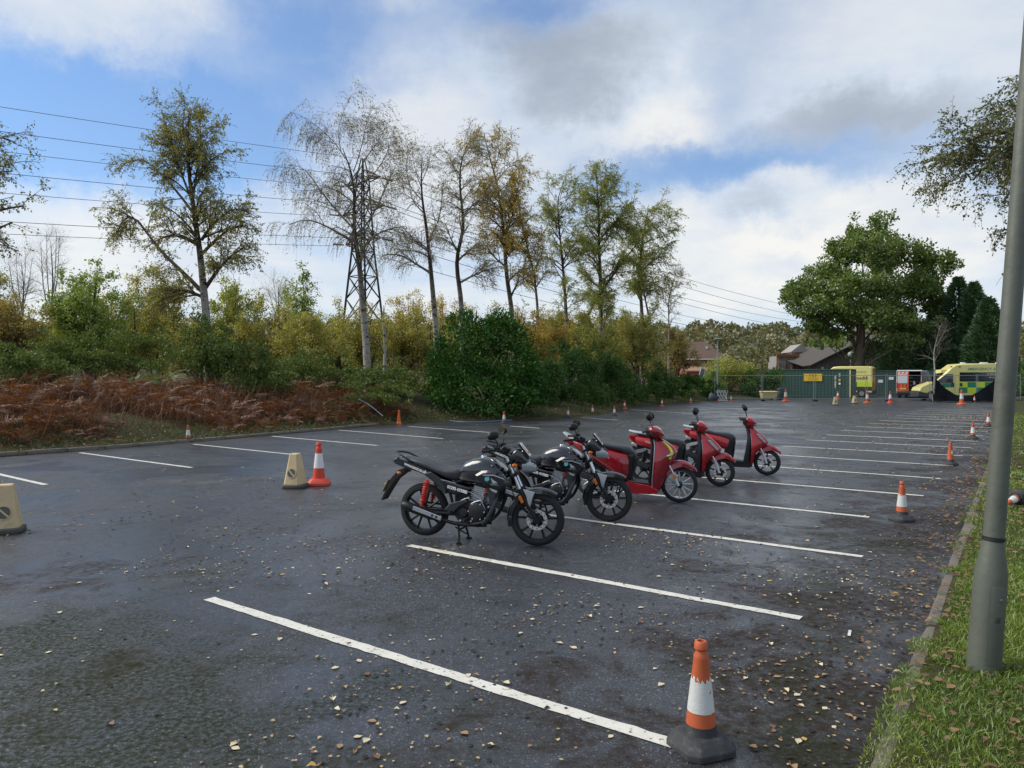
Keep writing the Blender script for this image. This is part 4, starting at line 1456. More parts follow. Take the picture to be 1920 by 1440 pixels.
# far wood on the rising ground, one mass
r = np.random.RandomState(320)
pts = []
for _ in range(900):
    y = r.uniform(120, 420)
    x = r.uniform(-.85, .9) * y
    if 60 < x < 140 and y < 135:
        continue
    pts.append((x, y))
pts = np.array(pts)
hh = hill(pts[:, 0], pts[:, 1])
Cs, Ds, Ls = [], [], []
for (x, y), h in zip(pts, hh):
    H_ = r.uniform(6, 11)
    W_ = r.uniform(2.5, 4.5)
    m_ = int(np.interp(y, [120, 420], [260, 110]))
    d = rdir(r, m_)
    d[:, 2] = np.abs(d[:, 2]) * 1.0 - .25
    rad = 1 - .4 * r.rand(m_)[:, None]
    Cs.append(np.array([x, y, h + H_ * .45]) + d * rad * [W_, W_, H_ * .55] * (1 + .3 * (vnoise(d[:, 0] * 3, d[:, 2] * 3, 1, 3) - .5))[:, None])
    Ds.append(unit(d + rdir(r, m_)))
    Ls.append(np.full(m_, .5 + y / 420 * .8) * r.uniform(.6, 1.4, m_))
C, D, L = np.concatenate(Cs), np.concatenate(Ds), np.concatenate(Ls)
V, Q = leaf_quads(r, C, D, L * 1.05, L * .8)
tag(np_mesh('far_wood', V, Q, LEAF['far']), 'autumn wood covering the far hillside', 'wood', kind='stuff')

# shrubs beside the verge on the right
for i, (t, d, w, h, n, lab) in enumerate([(58, 3.2, 2.2, 2.6, 5000, 'green hedge shrub beyond the lamp post at the far end of the verge'), (47, 4.2, 2.0, 2.2, 4500, 'green hedge shrub beside the far verge'), (70, 2.5, 2.8, 3.4, 5000, 'tall hedge shrub behind the ambulance end of the verge'),
                                          (36, 5.8, 2.2, 2.4, 4500, 'hedge shrub at the right edge behind the lamp post')]):
    q = rk(t, d)
    b0 = np.array([q[0], q[1], .2])
    rt = empty('verge_shrub', tuple(b0), 0, lab, 'shrub', 'shrubs along the verge')
    rr = np.random.RandomState(330 + i)
    cl = [(q[0] + rr.uniform(-.6, .6) * w, q[1] + rr.uniform(-.6, .6) * w, .3 + rr.uniform(.15, .7) * h, w * .45, w * .45, h * .3) for _ in range(9)]
    stems_to(rt, b0, [c_[:3] for c_ in cl], .08, i, BARK_DARK)
    leaf_body('foliage', rt, cl, n, .14, 'hedge', 340 + i, b0, .5, 0, .34, .5)
# clipped hedge behind the fence, thin bare sapling before the ambulance
for i, (px, w, top, n) in enumerate([(1368, 62, 672, 7500), (1428, 40, 676, 5500), (1335, 30, 690, 3500)]):
    Y = 66.0 - i
    c = P(px, top, Y)
    k = Y / F
    b0 = np.array([c[0], c[1], 0])
    rt = empty('boundary_shrub', tuple(b0), 0, ['wide yellow green shrub behind the wire fence', 'olive shrub at the left end of the green container', 'bright green shrub beside the far lamp post'][i], 'shrub', 'shrubs behind the wire fence')
    rr = np.random.RandomState(350 + i)
    cl = [(c[0] + rr.uniform(-.7, .7) * w * k, c[1] + rr.uniform(-.5, 1), rr.uniform(.2, .82) * c[2], w * k * .4, w * k * .35, c[2] * .26) for _ in range(10)]
    stems_to(rt, b0, [c_[:3] for c_ in cl], .07, i, BARK_DARK)
    leaf_body('foliage', rt, cl, n, .17, ('olive', 'hedge', 'scrubg')[i], 360 + i, b0, .5, 0, .33, .6)
birch('thin bare sapling rising in front of the ambulance', 56.2, [(1750, 752), (1750, 700), (1754, 660), (1763, 610)], [[(1751, 680), (1760, 660), (1766, 650)], [(1752, 670), (1744, 650), (1742, 640)], [(1756, 650), (1768, 625), (1774, 610)]], .07, 14, 60, 30, 'grey', 55, droop=0., twig=TWIG_GREY, group='bare trees behind the scrub', name='bare_tree')
# ------------------------------------------------------------------ compound at the far end
LA = math.atan2(-0.566, 0.824)                 # bay direction: the compound is laid out along it
green_steel = mat('container_green', (.022, .064, .050), .55, var=.2, scale=1.2, bump=.1, bscale=20, col2=(.03, .035, .025), c2pos=(.55, .75), c2scale=1.5)
dark_gap = mat('dark_gap', (.012, .012, .012), .9)
galv = mat('galvanised', (.34, .36, .37), .45, .6, var=.2, scale=8)
white_p = mat('white_paint', (.72, .72, .70), .45, var=.06)
black_p = mat('black_plastic', (.018, .018, .020), .5, var=.2)
rubber = mat('tyre_rubber', (.016, .016, .017), .82, var=.25, scale=12, bump=.3, bscale=80)
yellow_sign = mat('sign_yellow', (.72, .45, .03), .5, var=.06)
cream_p = mat('cream_plastic', (.62, .50, .22), .6, var=.12, scale=5)
glass = mat('dark_glass', (.02, .025, .03), .06, 0, var=.05, spec=.8)
glass_l = mat('frosted_glass', (.55, .58, .60), .25, var=.1)
print_blk = mat('black_print', (.015, .015, .015), .6, var=.02)
print_wht = mat('white_print', (.78, .78, .76), .6, var=.02)


def corrugated(L, H, pitch=.28, depth=.022):
    """profile points of a corrugated sheet of length L: list of (x, y)"""
    out = []
    x = 0.0
    while x < L - pitch * .99:
        out += [(x, 0), (x + pitch * .28, 0), (x + pitch * .5, depth), (x + pitch * .78, depth)]
        x += pitch
    out += [(x, 0), (L, 0)]
    return out


def container(name, loc, rz, L, label, H=2.59, W=2.44):
    """origin at the near left bottom corner; x along the long side seen, y into depth"""
    root = empty(name, loc, rz, label, 'container', 'green steel containers')
    mb = MB()
    for (y, sg) in ((0.02, 1), (W - .02, -1)):
        pr = corrugated(L - .24, H)
        rg = [[(x + .12, y + sg * d, z) for x, d in pr] for z in (.16, H - .12)]
        mb.loft(rg, False, False)
    mb.build('side_sheet', green_steel, root, smooth=20)
    fr = MB()
    for x in (.06, L - .06):
        for y in (.06, W - .06):
            fr.box((x, y, H / 2), (.12, .12, H))
    for z, h in ((.10, .16), (H - .06, .12)):
        for y in (.03, W - .03):
            fr.box((L / 2, y, z), (L - .24, .07, h))
        for x in (.03, L - .03):
            fr.box((x, W / 2, z), (.07, W - .24, h))
    fr.build('frame', green_steel, root, bevel=.01)
    rf = MB()
    pr = corrugated(L - .1, H)
    rf.loft([[(x + .05, y, H - .02 - d) for x, d in pr] for y in (.05, W - .05)], False, False)
    rf.build('roof_sheet', mat('container_roof', (.22, .23, .21), .7, var=.3, scale=2, col2=(.05, .08, .03), c2pos=(.5, .65)), root, smooth=20)
    fl = MB()
    fl.box((L / 2, W / 2, .13), (L - .1, W - .1, .06))
    fl.build('floor_pan', dark_gap, root)
    for k in range(2):
        d = MB()
        y0 = .14 + k * (W - .28) / 2
        w = (W - .28) / 2 - .02
        d.box((L - .05, y0 + w / 2, H / 2), (.05, w, H - .32))
        for q in range(4):
            d.box((L - .02, y0 + w / 2, .45 + q * .55), (.03, w * .86, .34))
        do = d.build('door', green_steel, root, bevel=.006)
        for q in (.28, .72):
            b_ = MB()
            b_.tube([(L + .03, y0 + w * q, .2), (L + .03, y0 + w * q, H - .2)], .018, 8)
            b_.box((L + .035, y0 + w * q + .1, 1.15), (.02, .22, .03))
            b_.build('lock_bar', galv, do)
    el = MB()
    pr = corrugated(W - .24, H)
    el.loft([[(.04 + d, y + .12, z) for y, d in pr] for z in (.16, H - .12)], False, False)
    el.build('end_sheet', green_steel, root, smooth=20)
    for i, x in enumerate((.35, L * .33, L * .66, L - .35)):
        f = MB()
        f.box((x, .25, .05), (.35, .3, .1))
        f.build('foot_block', dark_gap, root)
    return root


ca = np.array([23.9, 68.6])
main_c = container('shipping_container', (ca[0], ca[1], 0), LA, 6.9, 'long dark green shipping container with yellow sign on its side')
for px_, (zc_, h_) in ((5.55, (1.3, .9)), (5.95, (1.75, .55))):
    pass
sg = MB()
sg.box((3.75, -.035, 1.85), (1.55, .02, .66))
sign_plate = sg.build('sign_plate', yellow_sign, main_c)
put_text(sign_plate, 'S O S', .27, print_blk, (3.75, -.048, 2.02), (math.pi / 2, 0, 0), bold=.006, shear=.0)
put_text(sign_plate, 'STORAGE TO YOU', .10, print_blk, (3.75, -.048, 1.80), (math.pi / 2, 0, 0))
put_text(sign_plate, 'TEL  0845 61 23456', .11, print_blk, (3.75, -.048, 1.64), (math.pi / 2, 0, 0))
lg = MB()
lg.prism([(.55, 1.72), (.95, 1.62), (1.12, 1.98), (.78, 2.02)], -.03, -.015)
lg.build('yellow_logo', yellow_sign, main_c)
lg = MB()
lg.prism([(.7, 1.85), (.8, 1.76), (1.0, 1.93), (.97, 1.95), (.81, 1.82), (.73, 1.88)], -.04, -.031)
lg.build('logo_mark', print_blk, main_c)
put_text(main_c, 'GESU 295860 3', .17, print_wht, (5.62, -.03, 1.45), (math.pi / 2, math.pi / 2, 0), bold=.004)
put_text(main_c, '22G1', .17, print_wht, (5.97, -.03, 2.05), (math.pi / 2, math.pi / 2, 0), bold=.004)
pl = MB()
pl.box((5.97, -.02, 1.62), (.16, .02, .2))
pl.build('warning_label', yellow_sign, main_c)
pl = MB()
pl.box((5.97, -.02, 1.3), (.16, .02, .18))
pl.build('data_plate', print_wht, main_c)
pl = MB()
pl.box((6.84, -.045, 1.3), (.10, .09, 2.4))
pl.build('corner_post', mat('corner_cream', (.60, .52, .24), .6), main_c, bevel=.01)

cb = np.array([37.2, 77.5])
c2 = container('shipping_container', (cb[0], cb[1], 0), LA, 6.1, 'dark green container with two white notices behind the vehicles')
for (x, z) in ((1.2, 1.45), (2.2, 1.75)):
    nb = MB()
    nb.box((x, -.035, z), (.45, .02, .3))
    nb.build('paper_notice', print_wht, c2)

# ------------------------------------------------------------------ wire mesh fence on rubber feet
mesh_m = mat('fence_wire', (.30, .31, .32), .5, .5)


def fence_panel_mesh(W, H=2.0):
    fr = MB()
    fr.tube([(0, 0, .12), (0, 0, H + .1)], .021, 8)
    fr.tube([(W, 0, .12), (W, 0, H + .1)], .021, 8)
    fr.tube([(0, 0, H), (W, 0, H)], .019, 8)
    fr.tube([(0, 0, .22), (W, 0, .22)], .019, 8)
    wi = MB()
    k = int(W / .12)
    for i in range(1, k):
        wi.tube([(W * i / k, 0, .22), (W * i / k, 0, H)], .0022, 3, cap=False)
    for i in range(1, 8):
        wi.tube([(0, 0, .22 + i * .22), (W, 0, .22 + i * .22)], .0022, 3, cap=False)
    ft = MB()
    ft.box((0, 0, .07), (.22, .62, .13))
    return fr.mesh('panel_frame', galv), wi.mesh('wire_infill', mesh_m), ft.mesh('rubber_foot', rubber, bevel=.02)


FP = fence_panel_mesh(3.55)


def fence_panel(a, b_, label, foot_end=True):
    a, b_ = np.array(a), np.array(b_)
    d = b_ - a
    L = np.linalg.norm(d)
    root = empty('fence_panel', (a[0], a[1], 0), math.atan2(d[1], d[0]), label, 'fence', 'wire mesh fence panels')
    root.scale = (L / 3.55, 1, 1)
    obj('panel_frame', FP[0], root)
    tag(obj('wire_infill', FP[1], root), kind='stuff')
    obj('rubber_foot', FP[2], root)
    if foot_end:
        obj('rubber_foot', FP[2], root, (3.55, .05, 0))
    return root


fx = lambda px, Y: np.array([(px - 960) / F * Y, Y])
fp = [fx(1340, 58.6), fx(1429, 58), fx(1527, 57.4), fx(1625, 57.2), fx(1662, 57.4), fx(1744, 57), fx(1832, 56.6), fx(1915, 56.2)]
for i, (lab) in enumerate(['wire fence panel beside the far lamp post', 'wire fence panel in front of the cream bin', 'wire fence panel in front of the container end', 'narrow wire fence panel by the ambulance rear', 'wire fence panel in front of the white van', 'wire fence panel holding the black sheet', 'wire fence panel behind the lamp post at right']):
    fence_panel(fp[i] + (np.array([.06, 0]) if i else 0), fp[i + 1] - np.array([.06, 0]), lab, i == 6)

# black sheet hung on the fence, sagging to the ground
TY = 56.3
r = np.random.RandomState(400)
nu, nv = 64, 22
u = np.linspace(0, 1, nu)
xl, xr = (1746 - 960) / F * TY, (1872 - 960) / F * TY
topz = np.interp(u, [0, .06, .2, .36, .5, .62, .8, 1], [1.92, 1.72, 1.0, .48, .34, .52, 1.1, 1.85])
V = np.zeros((nv, nu, 3))
for j in range(nv):
    t = j / (nv - 1)
    hang = np.clip(t / .70, 0, 1)
    lay = np.clip((t - .70) / .30, 0, 1)
    # the folds run from the two hanging corners down to the middle
    x = xl + (xr - xl) * (u + .10 * hang * np.sin(math.pi * u) * (u - .5))
    z = topz * (1 - hang) ** .9 + .04
    fold = np.sin(u * 26 + 1.5 * np.sin(u * 7) - 5 * t * (u - .45)) * .05 * (.3 + hang) + np.sin(u * 61 - 9 * t * (u - .45)) * .018
    y = TY - .08 - .25 * hang - lay * (.75 + .25 * np.sin(u * 9)) + fold
    z = z + lay * .07 * (1 + np.sin(u * 19 + 5 * t)) * (1 - lay * .6) + .02 * np.sin(u * 43 + t * 11) * lay
    V[j] = np.column_stack([x, y, np.maximum(z, .015)])
ii = np.arange(nu * nv).reshape(nv, nu)
Q = np.stack([ii[:-1, :-1].ravel(), ii[:-1, 1:].ravel(), ii[1:, 1:].ravel(), ii[1:, :-1].ravel()], 1)
sheet_m = mat('black_sheet', (.010, .011, .013), .75, var=.3, spec=.10)
tp = np_mesh('plastic_sheet', V.reshape(-1, 3), Q, sheet_m, smooth=True)
tag(tp, 'crumpled black plastic sheet hung on the fence before the ambulance', 'plastic sheet')

# ------------------------------------------------------------------ vehicles
amb_y = mat('ambulance_yellow', (.70, .64, .24), .35, var=.05, coat=.3)
amb_g = mat('ambulance_green', (.006, .21, .095), .4, var=.05)
amb_l = mat('ambulance_lime', (.55, .68, .03), .4, var=.05)
bumper_m = mat('bumper_grey', (.03, .032, .036), .55, var=.15)
wheel_m = mat('wheel_silver', (.42, .43, .44), .35, .6, var=.1)
lamp_red = mat('lamp_red', (.35, .012, .012), .2, var=.05)
lamp_clear = mat('lamp_clear', (.62, .64, .66), .12, var=.05)
van_white = mat('van_white', (.66, .67, .68), .35, var=.05, coat=.2)
chev_or = mat('chevron_orange', (.70, .13, .035), .45, var=.05)
chev_red = mat('chevron_red', (.42, .03, .02), .45, var=.05)
interior_m = mat('van_interior', (.035, .036, .04), .8, var=.2)


def road_wheel(parent, x, y, r_=.34, w=.22, side=1):
    mb = MB()
    mb.lathe([(r_ * .62, -w / 2), (r_ * .93, -w / 2), (r_, -w / 2 + .03), (r_, w / 2 - .03), (r_ * .93, w / 2), (r_ * .62, w / 2)], (x, y, r_), 24, 'Y', closed=True)
    t = mb.build('wheel', rubber, parent)
    hb = MB()
    hb.lathe([(.02, side * (w / 2 - .03)), (r_ * .2, side * (w / 2 - .02)), (r_ * .62, side * (w / 2 - .05)), (r_ * .64, side * (w / 2 + .002)), (r_ * .58, side * (w / 2 + .002))], (x, y, r_), 20, 'Y')
    for k in range(6):
        a = k * math.pi / 3
        hb.box((x + math.cos(a) * r_ * .36, y + side * (w / 2 - .015), r_ + math.sin(a) * r_ * .36), (r_ * .52, .03, r_ * .2), Matrix.Rotation(-a, 3, 'Y'))
    hb.build('hubcap', wheel_m, t)
    return t


def hi_van(name, loc, rz, label, paint, cat, L=6.0, H=2.85, hiroof=True, open_rear=False):
    """x forward from the rear bumper (0) to the nose (L); origin on the ground at the rear"""
    root = empty(name, loc, rz, label, cat)
    Wd = 1.0
    if hiroof:
        prof = [(.02, .42), (.02, 1.5), (.08, H - .12), (.3, H), (L - 3.25, H + .0), (L - 2.75, H - .05), (L - 2.25, H - .45), (L - 1.98, 2.20), (L - 1.15, 1.45), (L - .55, 1.25), (L - .16, 1.02), (L - .06, .80), (L - .06, .42)]
    else:
        prof = [(.02, .42), (.02, 1.5), (.10, H - .1), (.35, H), (L - 2.3, H), (L - 1.95, H - .14), (L - 1.15, 1.45), (L - .55, 1.25), (L - .16, 1.02), (L - .06, .80), (L - .06, .42)]
    body_m = MB()
    if not open_rear:
        body_m.prism(prof, -Wd, Wd, .10, .10)
        body = body_m.build('body', paint, root, smooth=30)
    else:
        inner = [(x, z) for x, z in prof]
        n_ = len(inner)
        out = [[(x, s_ * (Wd - .0), z) for x, z in prof] for s_ in (-1, 1)]
        body_m.loft([out[0], [(x, -Wd + .04, z) for x, z in prof]], False)
        body_m.loft([[(x, Wd - .04, z) for x, z in prof], out[1]], False)
        body_m.add([(x, -Wd, z) for x, z in prof], [tuple(range(n_))])
        body_m.add([(x, Wd, z) for x, z in prof], [tuple(range(n_ - 1, -1, -1))])
        pr2 = prof[2:] + [prof[0]]
        for (a, b_) in zip(prof[2:], prof[3:]):
            body_m.add([(a[0], -Wd + .01, a[1]), (a[0], Wd - .01, a[1]), (b_[0], Wd - .01, b_[1]), (b_[0], -Wd + .01, b_[1])], [(0, 1, 2, 3)])
        body_m.box((L / 2, 0, .45), (L - .1, 2 * Wd - .04, .06))
        body = body_m.build('body', paint, root, smooth=30)
        inn = MB()
        inn.box((2.6, 0, 1.5), (.05, 1.9, 2.0))
        inn.box((1.3, .93, 1.4), (2.5, .03, 1.8))
        inn.box((1.3, -.93, 1.4), (2.5, .03, 1.8))
        inn.box((1.3, 0, .52), (2.5, 1.86, .03))
        inn.build('interior_lining', interior_m, root)
    sill = MB()
    sill.prism([(.05, .30), (.05, .50), (L - .1, .50), (L - .1, .30)], -Wd + .03, Wd - .03, .03, .03)
    sill.build('sill', bumper_m, root)
    bf = MB()
    bf.prism([(L - .85, .30), (L - .72, .62), (L - .35, .72), (L - .04, .78), (L + .02, .62), (L, .32)], -Wd - .012, Wd + .012, .05, .05)
    bf.build('front_bumper', bumper_m, root)
    br = MB()
    br.box((.0, 0, .52), (.14, 1.94, .22))
    br.build('rear_bumper', bumper_m, root, bevel=.03)
    ws = MB()
    a, b_ = (L - 1.92, 2.13), (L - 1.22, 1.52)
    nx, nz = .66, .75
    ws.add([(a[0] + nx * .02, -.82, a[1] + nz * .02), (a[0] + nx * .02, .82, a[1] + nz * .02), (b_[0] + nx * .02, .92, b_[1] + nz * .02), (b_[0] + nx * .02, -.92, b_[1] + nz * .02)], [(0, 1, 2, 3)])
    ws.build('windscreen', glass, root, smooth=0)
    for s_ in (-1, 1):
        dw = MB()
        dw.prism([(L - 2.55, 1.42), (L - 2.55, 2.12), (L - 2.0, 2.12), (L - 1.48, 1.62), (L - 1.42, 1.42)], s_ * (Wd - .01), s_ * (Wd + .008), .02, .004)
        dw.build('door_window', glass, root, smooth=20)
        for x in (L - 2.68, L - 1.30):
            g_ = MB()
            g_.box((x, s_ * (Wd + .001), 1.25), (.012, .006, 1.5))
            g_.build('door_gap', dark_gap, root)
        mi = MB()
        mi.box((L - 1.62, s_ * (Wd + .16), 1.55), (.10, .16, .30))
        mi.tube([(L - 1.6, s_ * Wd, 1.45), (L - 1.6, s_ * (Wd + .12), 1.5)], .02, 6)
        mi.build('wing_mirror', bumper_m, root, bevel=.02)
        hl = MB()
        hl.prism([(L - .55, 1.02), (L - .42, 1.17), (L - .17, 1.02), (L - .12, .88)], s_ * (Wd - .16), s_ * (Wd - .03), .02, .01)
        hl.build('headlight', lamp_clear, root)
        tl = MB()
        tl.box((.01, s_ * (Wd - .09), 1.15), (.07, .14, .55))
        tl.build('rear_light', lamp_red, root, bevel=.02)
        for x in (.95, L - 1.02):
            ar = MB()
            pts_ = [(x + math.cos(t) * .43, .36 + math.sin(t) * .43) for t in np.linspace(-.1, math.pi + .1, 12)]
            ar.prism(pts_, s_ * (Wd - .06), s_ * (Wd + .014))
            ar.build('wheel_arch', bumper_m, root, smooth=25)
            road_wheel(root, x, s_ * (Wd - .10), .34, .24, s_)
    return root


def side_panel(root, x0, x1, z0, z1, m_, s_=1, Wd=1.0, name='livery_panel', off=.006):
    p_ = MB()
    p_.box(((x0 + x1) / 2, s_ * (Wd + off / 2), (z0 + z1) / 2), (abs(x1 - x0), off, z1 - z0))
    return p_.build(name, m_, root)


# ambulance facing left: its left side (local +y) faces the camera
ax = (1712 - 960) / F * 58.6
A2 = hi_van('ambulance', (38.76, 58.9, 0), math.pi - R(12), 'yellow and green ambulance facing left behind the black sheet', amb_y, 'ambulance', 6.25, 2.95)
L = 6.25
side_panel(A2, .15, L - 3.0, 1.52, 2.26, glass, name='window_band')
for i in range(6):
    x1 = L - 2.95 - i * .62
    if x1 - .62 > .05:
        side_panel(A2, x1 - .62, x1, 1.06, 1.48, amb_l if i % 2 == 0 else amb_g)
        side_panel(A2, x1 - .62, x1, .62, 1.05, amb_g if i % 2 == 0 else amb_l)
side_panel(A2, L - 2.62, L - 1.75, 1.06, 1.40, amb_g)
side_panel(A2, L - 2.62, L - 1.75, .64, 1.05, amb_y)
for x in (L - 2.5, L - 3.1):
    side_panel(A2, x - .09, x + .09, 1.16, 1.42, black_p, name='door_handle', off=.03)
put_text(A2, 'EMERGENCY AMBULANCE', .30, mat('livery_green_text', (.10, .22, .14), .5), (L - 5.35, 1.006, 2.50), (math.pi / 2, 0, math.pi), bold=.004)
put_text(A2, 'ACCREDITED TO', .15, print_wht, (L - 5.5, 1.010, 2.12), (math.pi / 2, 0, math.pi))
put_text(A2, 'PROVIDE CARE', .12, print_wht, (L - 5.5, 1.010, 1.85), (math.pi / 2, 0, math.pi))
for x, w in ((L - 3.4, .3), (L - 4.9, .5), (L - 5.9, .25)):
    v_ = MB()
    v_.box((x, .5, 2.99), (w, .4, .10))
    v_.build('roof_vent', white_p, A2, bevel=.03)
lb_ = MB()
lb_.prism([(L - 2.2, 2.20), (L - 2.15, 2.50), (L - 1.75, 2.46), (L - 1.68, 2.2)], -.75, .75, .04, .04)
lb_.build('light_bar', amb_y, A2)
for x in (L - 3.0, L - 2.4):
    side_panel(A2, x - .07, x + .07, 2.66, 2.74, black_p, name='side_lamp', off=.03)

# ambulance seen from its rear corner, nose hidden behind the container
A1p = np.array([(1628 - 960) / F * 70.0, 70.0])
A1 = hi_van('ambulance', (A1p[0] + .5, A1p[1] - .2, 0), LA + math.pi, 'yellow ambulance with its rear corner showing past the green container', amb_y, 'ambulance', 6.2, 2.9)
side_panel(A1, .05, 1.35, .98, 1.42, amb_l)
side_panel(A1, 1.36, 2.1, .98, 1.42, amb_g)
side_panel(A1, .05, .75, .60, .97, bumper_m)
side_panel(A1, .76, 2.1, .60, .97, bumper_m)
put_text(A1, 'medi4', .42, mat('medi_text', (.12, .13, .02), .5), (.98, 1.008, 1.78), (math.pi / 2, 0, math.pi), bold=.01)
put_text(A1, 'AMBULANCE', .22, mat('livery_green_text2', (.10, .22, .14), .5), (1.2, 1.008, 2.36), (math.pi / 2, 0, math.pi))
for s_ in (-1, 1):
    for k in range(9):
        z0 = .7 + k * .24
        ch = MB()
        z1_ = z0 + .45
        ch.add([(.008 if z0 < 1.5 else .03, s_ * .08, z0 + .12), (.008 if z0 < 1.5 else .03, s_ * .08, z0), (.008, s_ * .92, z0 - .30 if z0 - .3 > .55 else .55), (.008, s_ * .92, max(z0 - .18, .58))], [(0, 1, 2, 3)])
        ch.build('chevron_stripe', chev_red if k % 2 else print_blk, A1, smooth=0)

# white van seen from the rear, right hand door open
VY = 66.0
vp = np.array([(1704 - 960) / F * VY, VY])
V1 = hi_van('service_van', (vp[0], vp[1], 0), math.atan2(RKD[1], RKD[0]) - R(3), 'white van with orange chevron rear and one back door open', van_white, 'van', 5.2, 2.5, False, True)
# local: +y is the left side seen from behind
dr = MB()
dr.prism([(y, z) for y, z in ((.0, .5), (.0, 2.38), (.86, 2.36), (.96, 1.5), (.97, .5))], -.02, .05, .02, .01)
for v_ in range(len(dr.v)):
    x, y, z = dr.v[v_]
    dr.v[v_] = (.0 + y * .8, x, z)
door_l = dr.build('rear_door', chev_or, V1)
wp = MB()
wp.box((-.03, .48, 1.72), (.02, .78, .78))
wp.build('door_panel', glass_l, door_l, bevel=.008)
for k, z0 in enumerate((.75, 1.05, 1.30, 2.20)):
    for q in range(3):
        y0 = .04 + q * .3
        ch = MB()
        zz0, zz1 = (z0, z0 + .26) if z0 < 2 else (2.16, 2.34)
        if z0 < 1.2 or z0 > 2:
            ch.add([(-.028, y0 + .26, zz0), (-.028, y0 + .12, zz0), (-.028, y0 - .0, zz1), (-.028, y0 + .14, zz1)], [(0, 1, 2, 3)])
            ch.build('chevron_stripe', chev_red if z0 < 2 else van_white, door_l, smooth=0)
np_ = MB()
np_.box((-.035, .47, .84), (.012, .52, .12))
np_.build('number_plate', mat('plate_yellow', (.60, .50, .12), .5), door_l)
od = MB()
od.prism([(0, .5), (0, 2.36), (.9, 2.36), (.95, .5)], -.02, .03, .02, .01)
for v_ in range(len(od.v)):
    x, y, z = od.v[v_]
    od.v[v_] = (-.55 * x - .02 + y, -1.0 - .75 * x, z)
od.build('open_rear_door', bumper_m, V1)
rr_ = MB()
rr_.box((.05, 0, 2.53), (.12, 1.9, .07))
rr_.build('roof_bar', bumper_m, V1, bevel=.02)
for i, (y, z, h) in enumerate(((-.55, .55, .62), (-.78, .55, .55), (-.35, 1.2, .35))):
    bt = MB()
    bt.lathe([(.10, 0), (.11, h * .6), (.05, h * .8), (.04, h)], (.5, y, z), 12)
    bt.build('stored_bottle', white_p, V1)
shf = MB()
for z in (.8, 1.15, 1.5, 1.85):
    shf.box((.5, -.12, z), (.5, .22, .03))
shf.build('shelf', galv, V1)

# ------------------------------------------------------------------ bins, lattice, far lamp, notice
q = fx(1441, 60.5)
gb = empty('grit_bin', (q[0], q[1], 0), R(-4), 'cream plastic grit bin behind the wire fence', 'bin')
mb = MB()
mb.loft([[(-.55, -.33, .1), (.55, -.33, .1), (.55, .33, .1), (-.55, .33, .1)], [(-.62, -.38, .62), (.62, -.38, .62), (.62, .38, .62), (-.62, .38, .62)]])
for x in (-.35, .35):
    mb.box((x, 0, .05), (.22, .6, .1))
mb.build('tub', cream_p, gb, bevel=.03)
mb = MB()
mb.loft([[(-.66, -.42, .625), (.66, -.42, .625), (.66, .42, .625), (-.66, .42, .625)], [(-.66, -.42, .70), (.66, -.42, .70), (.66, .42, .74), (-.66, .42, .74)]])
mb.build('lid', cream_p, gb, bevel=.02)
q = fx(1464, 61.5)
wb = empty('litter_bin', (q[0], q[1], 0), 0, 'dark green round litter bin in front of the container', 'bin')
mb = MB()
mb.lathe([(.25, 0), (.29, .05), (.31, .75), (.29, .80)], (0, 0, 0), 20)
mb.build('drum', mat('bin_green', (.02, .045, .04), .6), wb)
mb = MB()
mb.lathe([(.33, .80), (.34, .84), (.30, .93), (.12, .97)], (0, 0, 0), 20)
mb.build('lid', mat('bin_lid', (.015, .03, .028), .6), wb)
q = fx(1355, 57.2)
lt = empty('lattice_panel', (q[0], q[1], .0), R(8), 'white lattice panel leaning by the far lamp post', 'panel')
mb = MB()
for x in (-.36, .36):
    mb.tube([(x, 0, .02), (x * .82, .22, .86)], .022, 6)
for t in (0.05, .95):
    mb.tube([(-.36 + .065 * t, .22 * t, .02 + .84 * t), (.36 - .065 * t, .22 * t, .02 + .84 * t)], .022, 6)
mb.build('frame', white_p, lt)
for k in range(6):
    mb = MB()
    x0 = -.36 + k * .12
    mb.box((x0 + .08, .1, .44), (.03, .015, .9), Matrix.Rotation(R(-13), 3, 'X') @ Matrix.Rotation(R(24 if k % 2 else -24), 3, 'Y'))
    mb.build('slat', white_p, lt)
q = fx(1334, 56.5)
tr = MB()
tr.loft([[(math.cos(a) * .42 * s_, math.sin(a) * .30 * s_ + .1 * z, z + .10 * math.cos(a)) for a in np.linspace(0, 2 * math.pi, 15)[:-1]] for s_, z in ((.55, .04), (.8, .16), (.95, .34), (1.0, .50), (.92, .50), (.75, .2))], True)
o = tr.build('plastic_trough', mat('trough_grey', (.10, .115, .14), .5), None)
o.location = (q[0], q[1], .12)
o.rotation_euler = (R(10), R(38), R(20))
tag(o, 'grey plastic trough tipped over at the end of the hedge', 'trough')
q = fx(1345, 60)
fl = empty('street_lamp', (q[0], q[1], 0), 0, 'distant grey street lamp with flat twin head by the fence', 'street lamp')
mb = MB()
mb.tube([(0, 0, 0), (0, 0, 1.2)], .085, 10)
mb.tube([(0, 0, 1.2), (.02, 0, 4.85)], [.065, .045], 10)
mb.build('post', galv, fl)
mb = MB()
mb.body([(-.30, 4.92, .10, .05, .05), (-.1, 4.95, .16, .07, .06), (.2, 4.95, .16, .07, .06), (.42, 4.93, .10, .04, .05)], 12)
mb.build('lamp_head', mat('lamp_head_grey', (.20, .24, .28), .5), fl)
q = fx(1316, 63)
nb = empty('notice_board', (q[0], q[1], 0), R(25), 'small dark notice board on a white post above the hedge', 'sign')
mb = MB()
mb.tube([(0, 0.03, 0), (0, .03, 2.3)], .05, 6)
mb.build('post', white_p, nb)
mb = MB()
mb.box((0, -.03, 2.25), (.5, .04, .8), Matrix.Rotation(R(18), 3, 'Y'))
pb = mb.build('board', white_p, nb)
mb = MB()
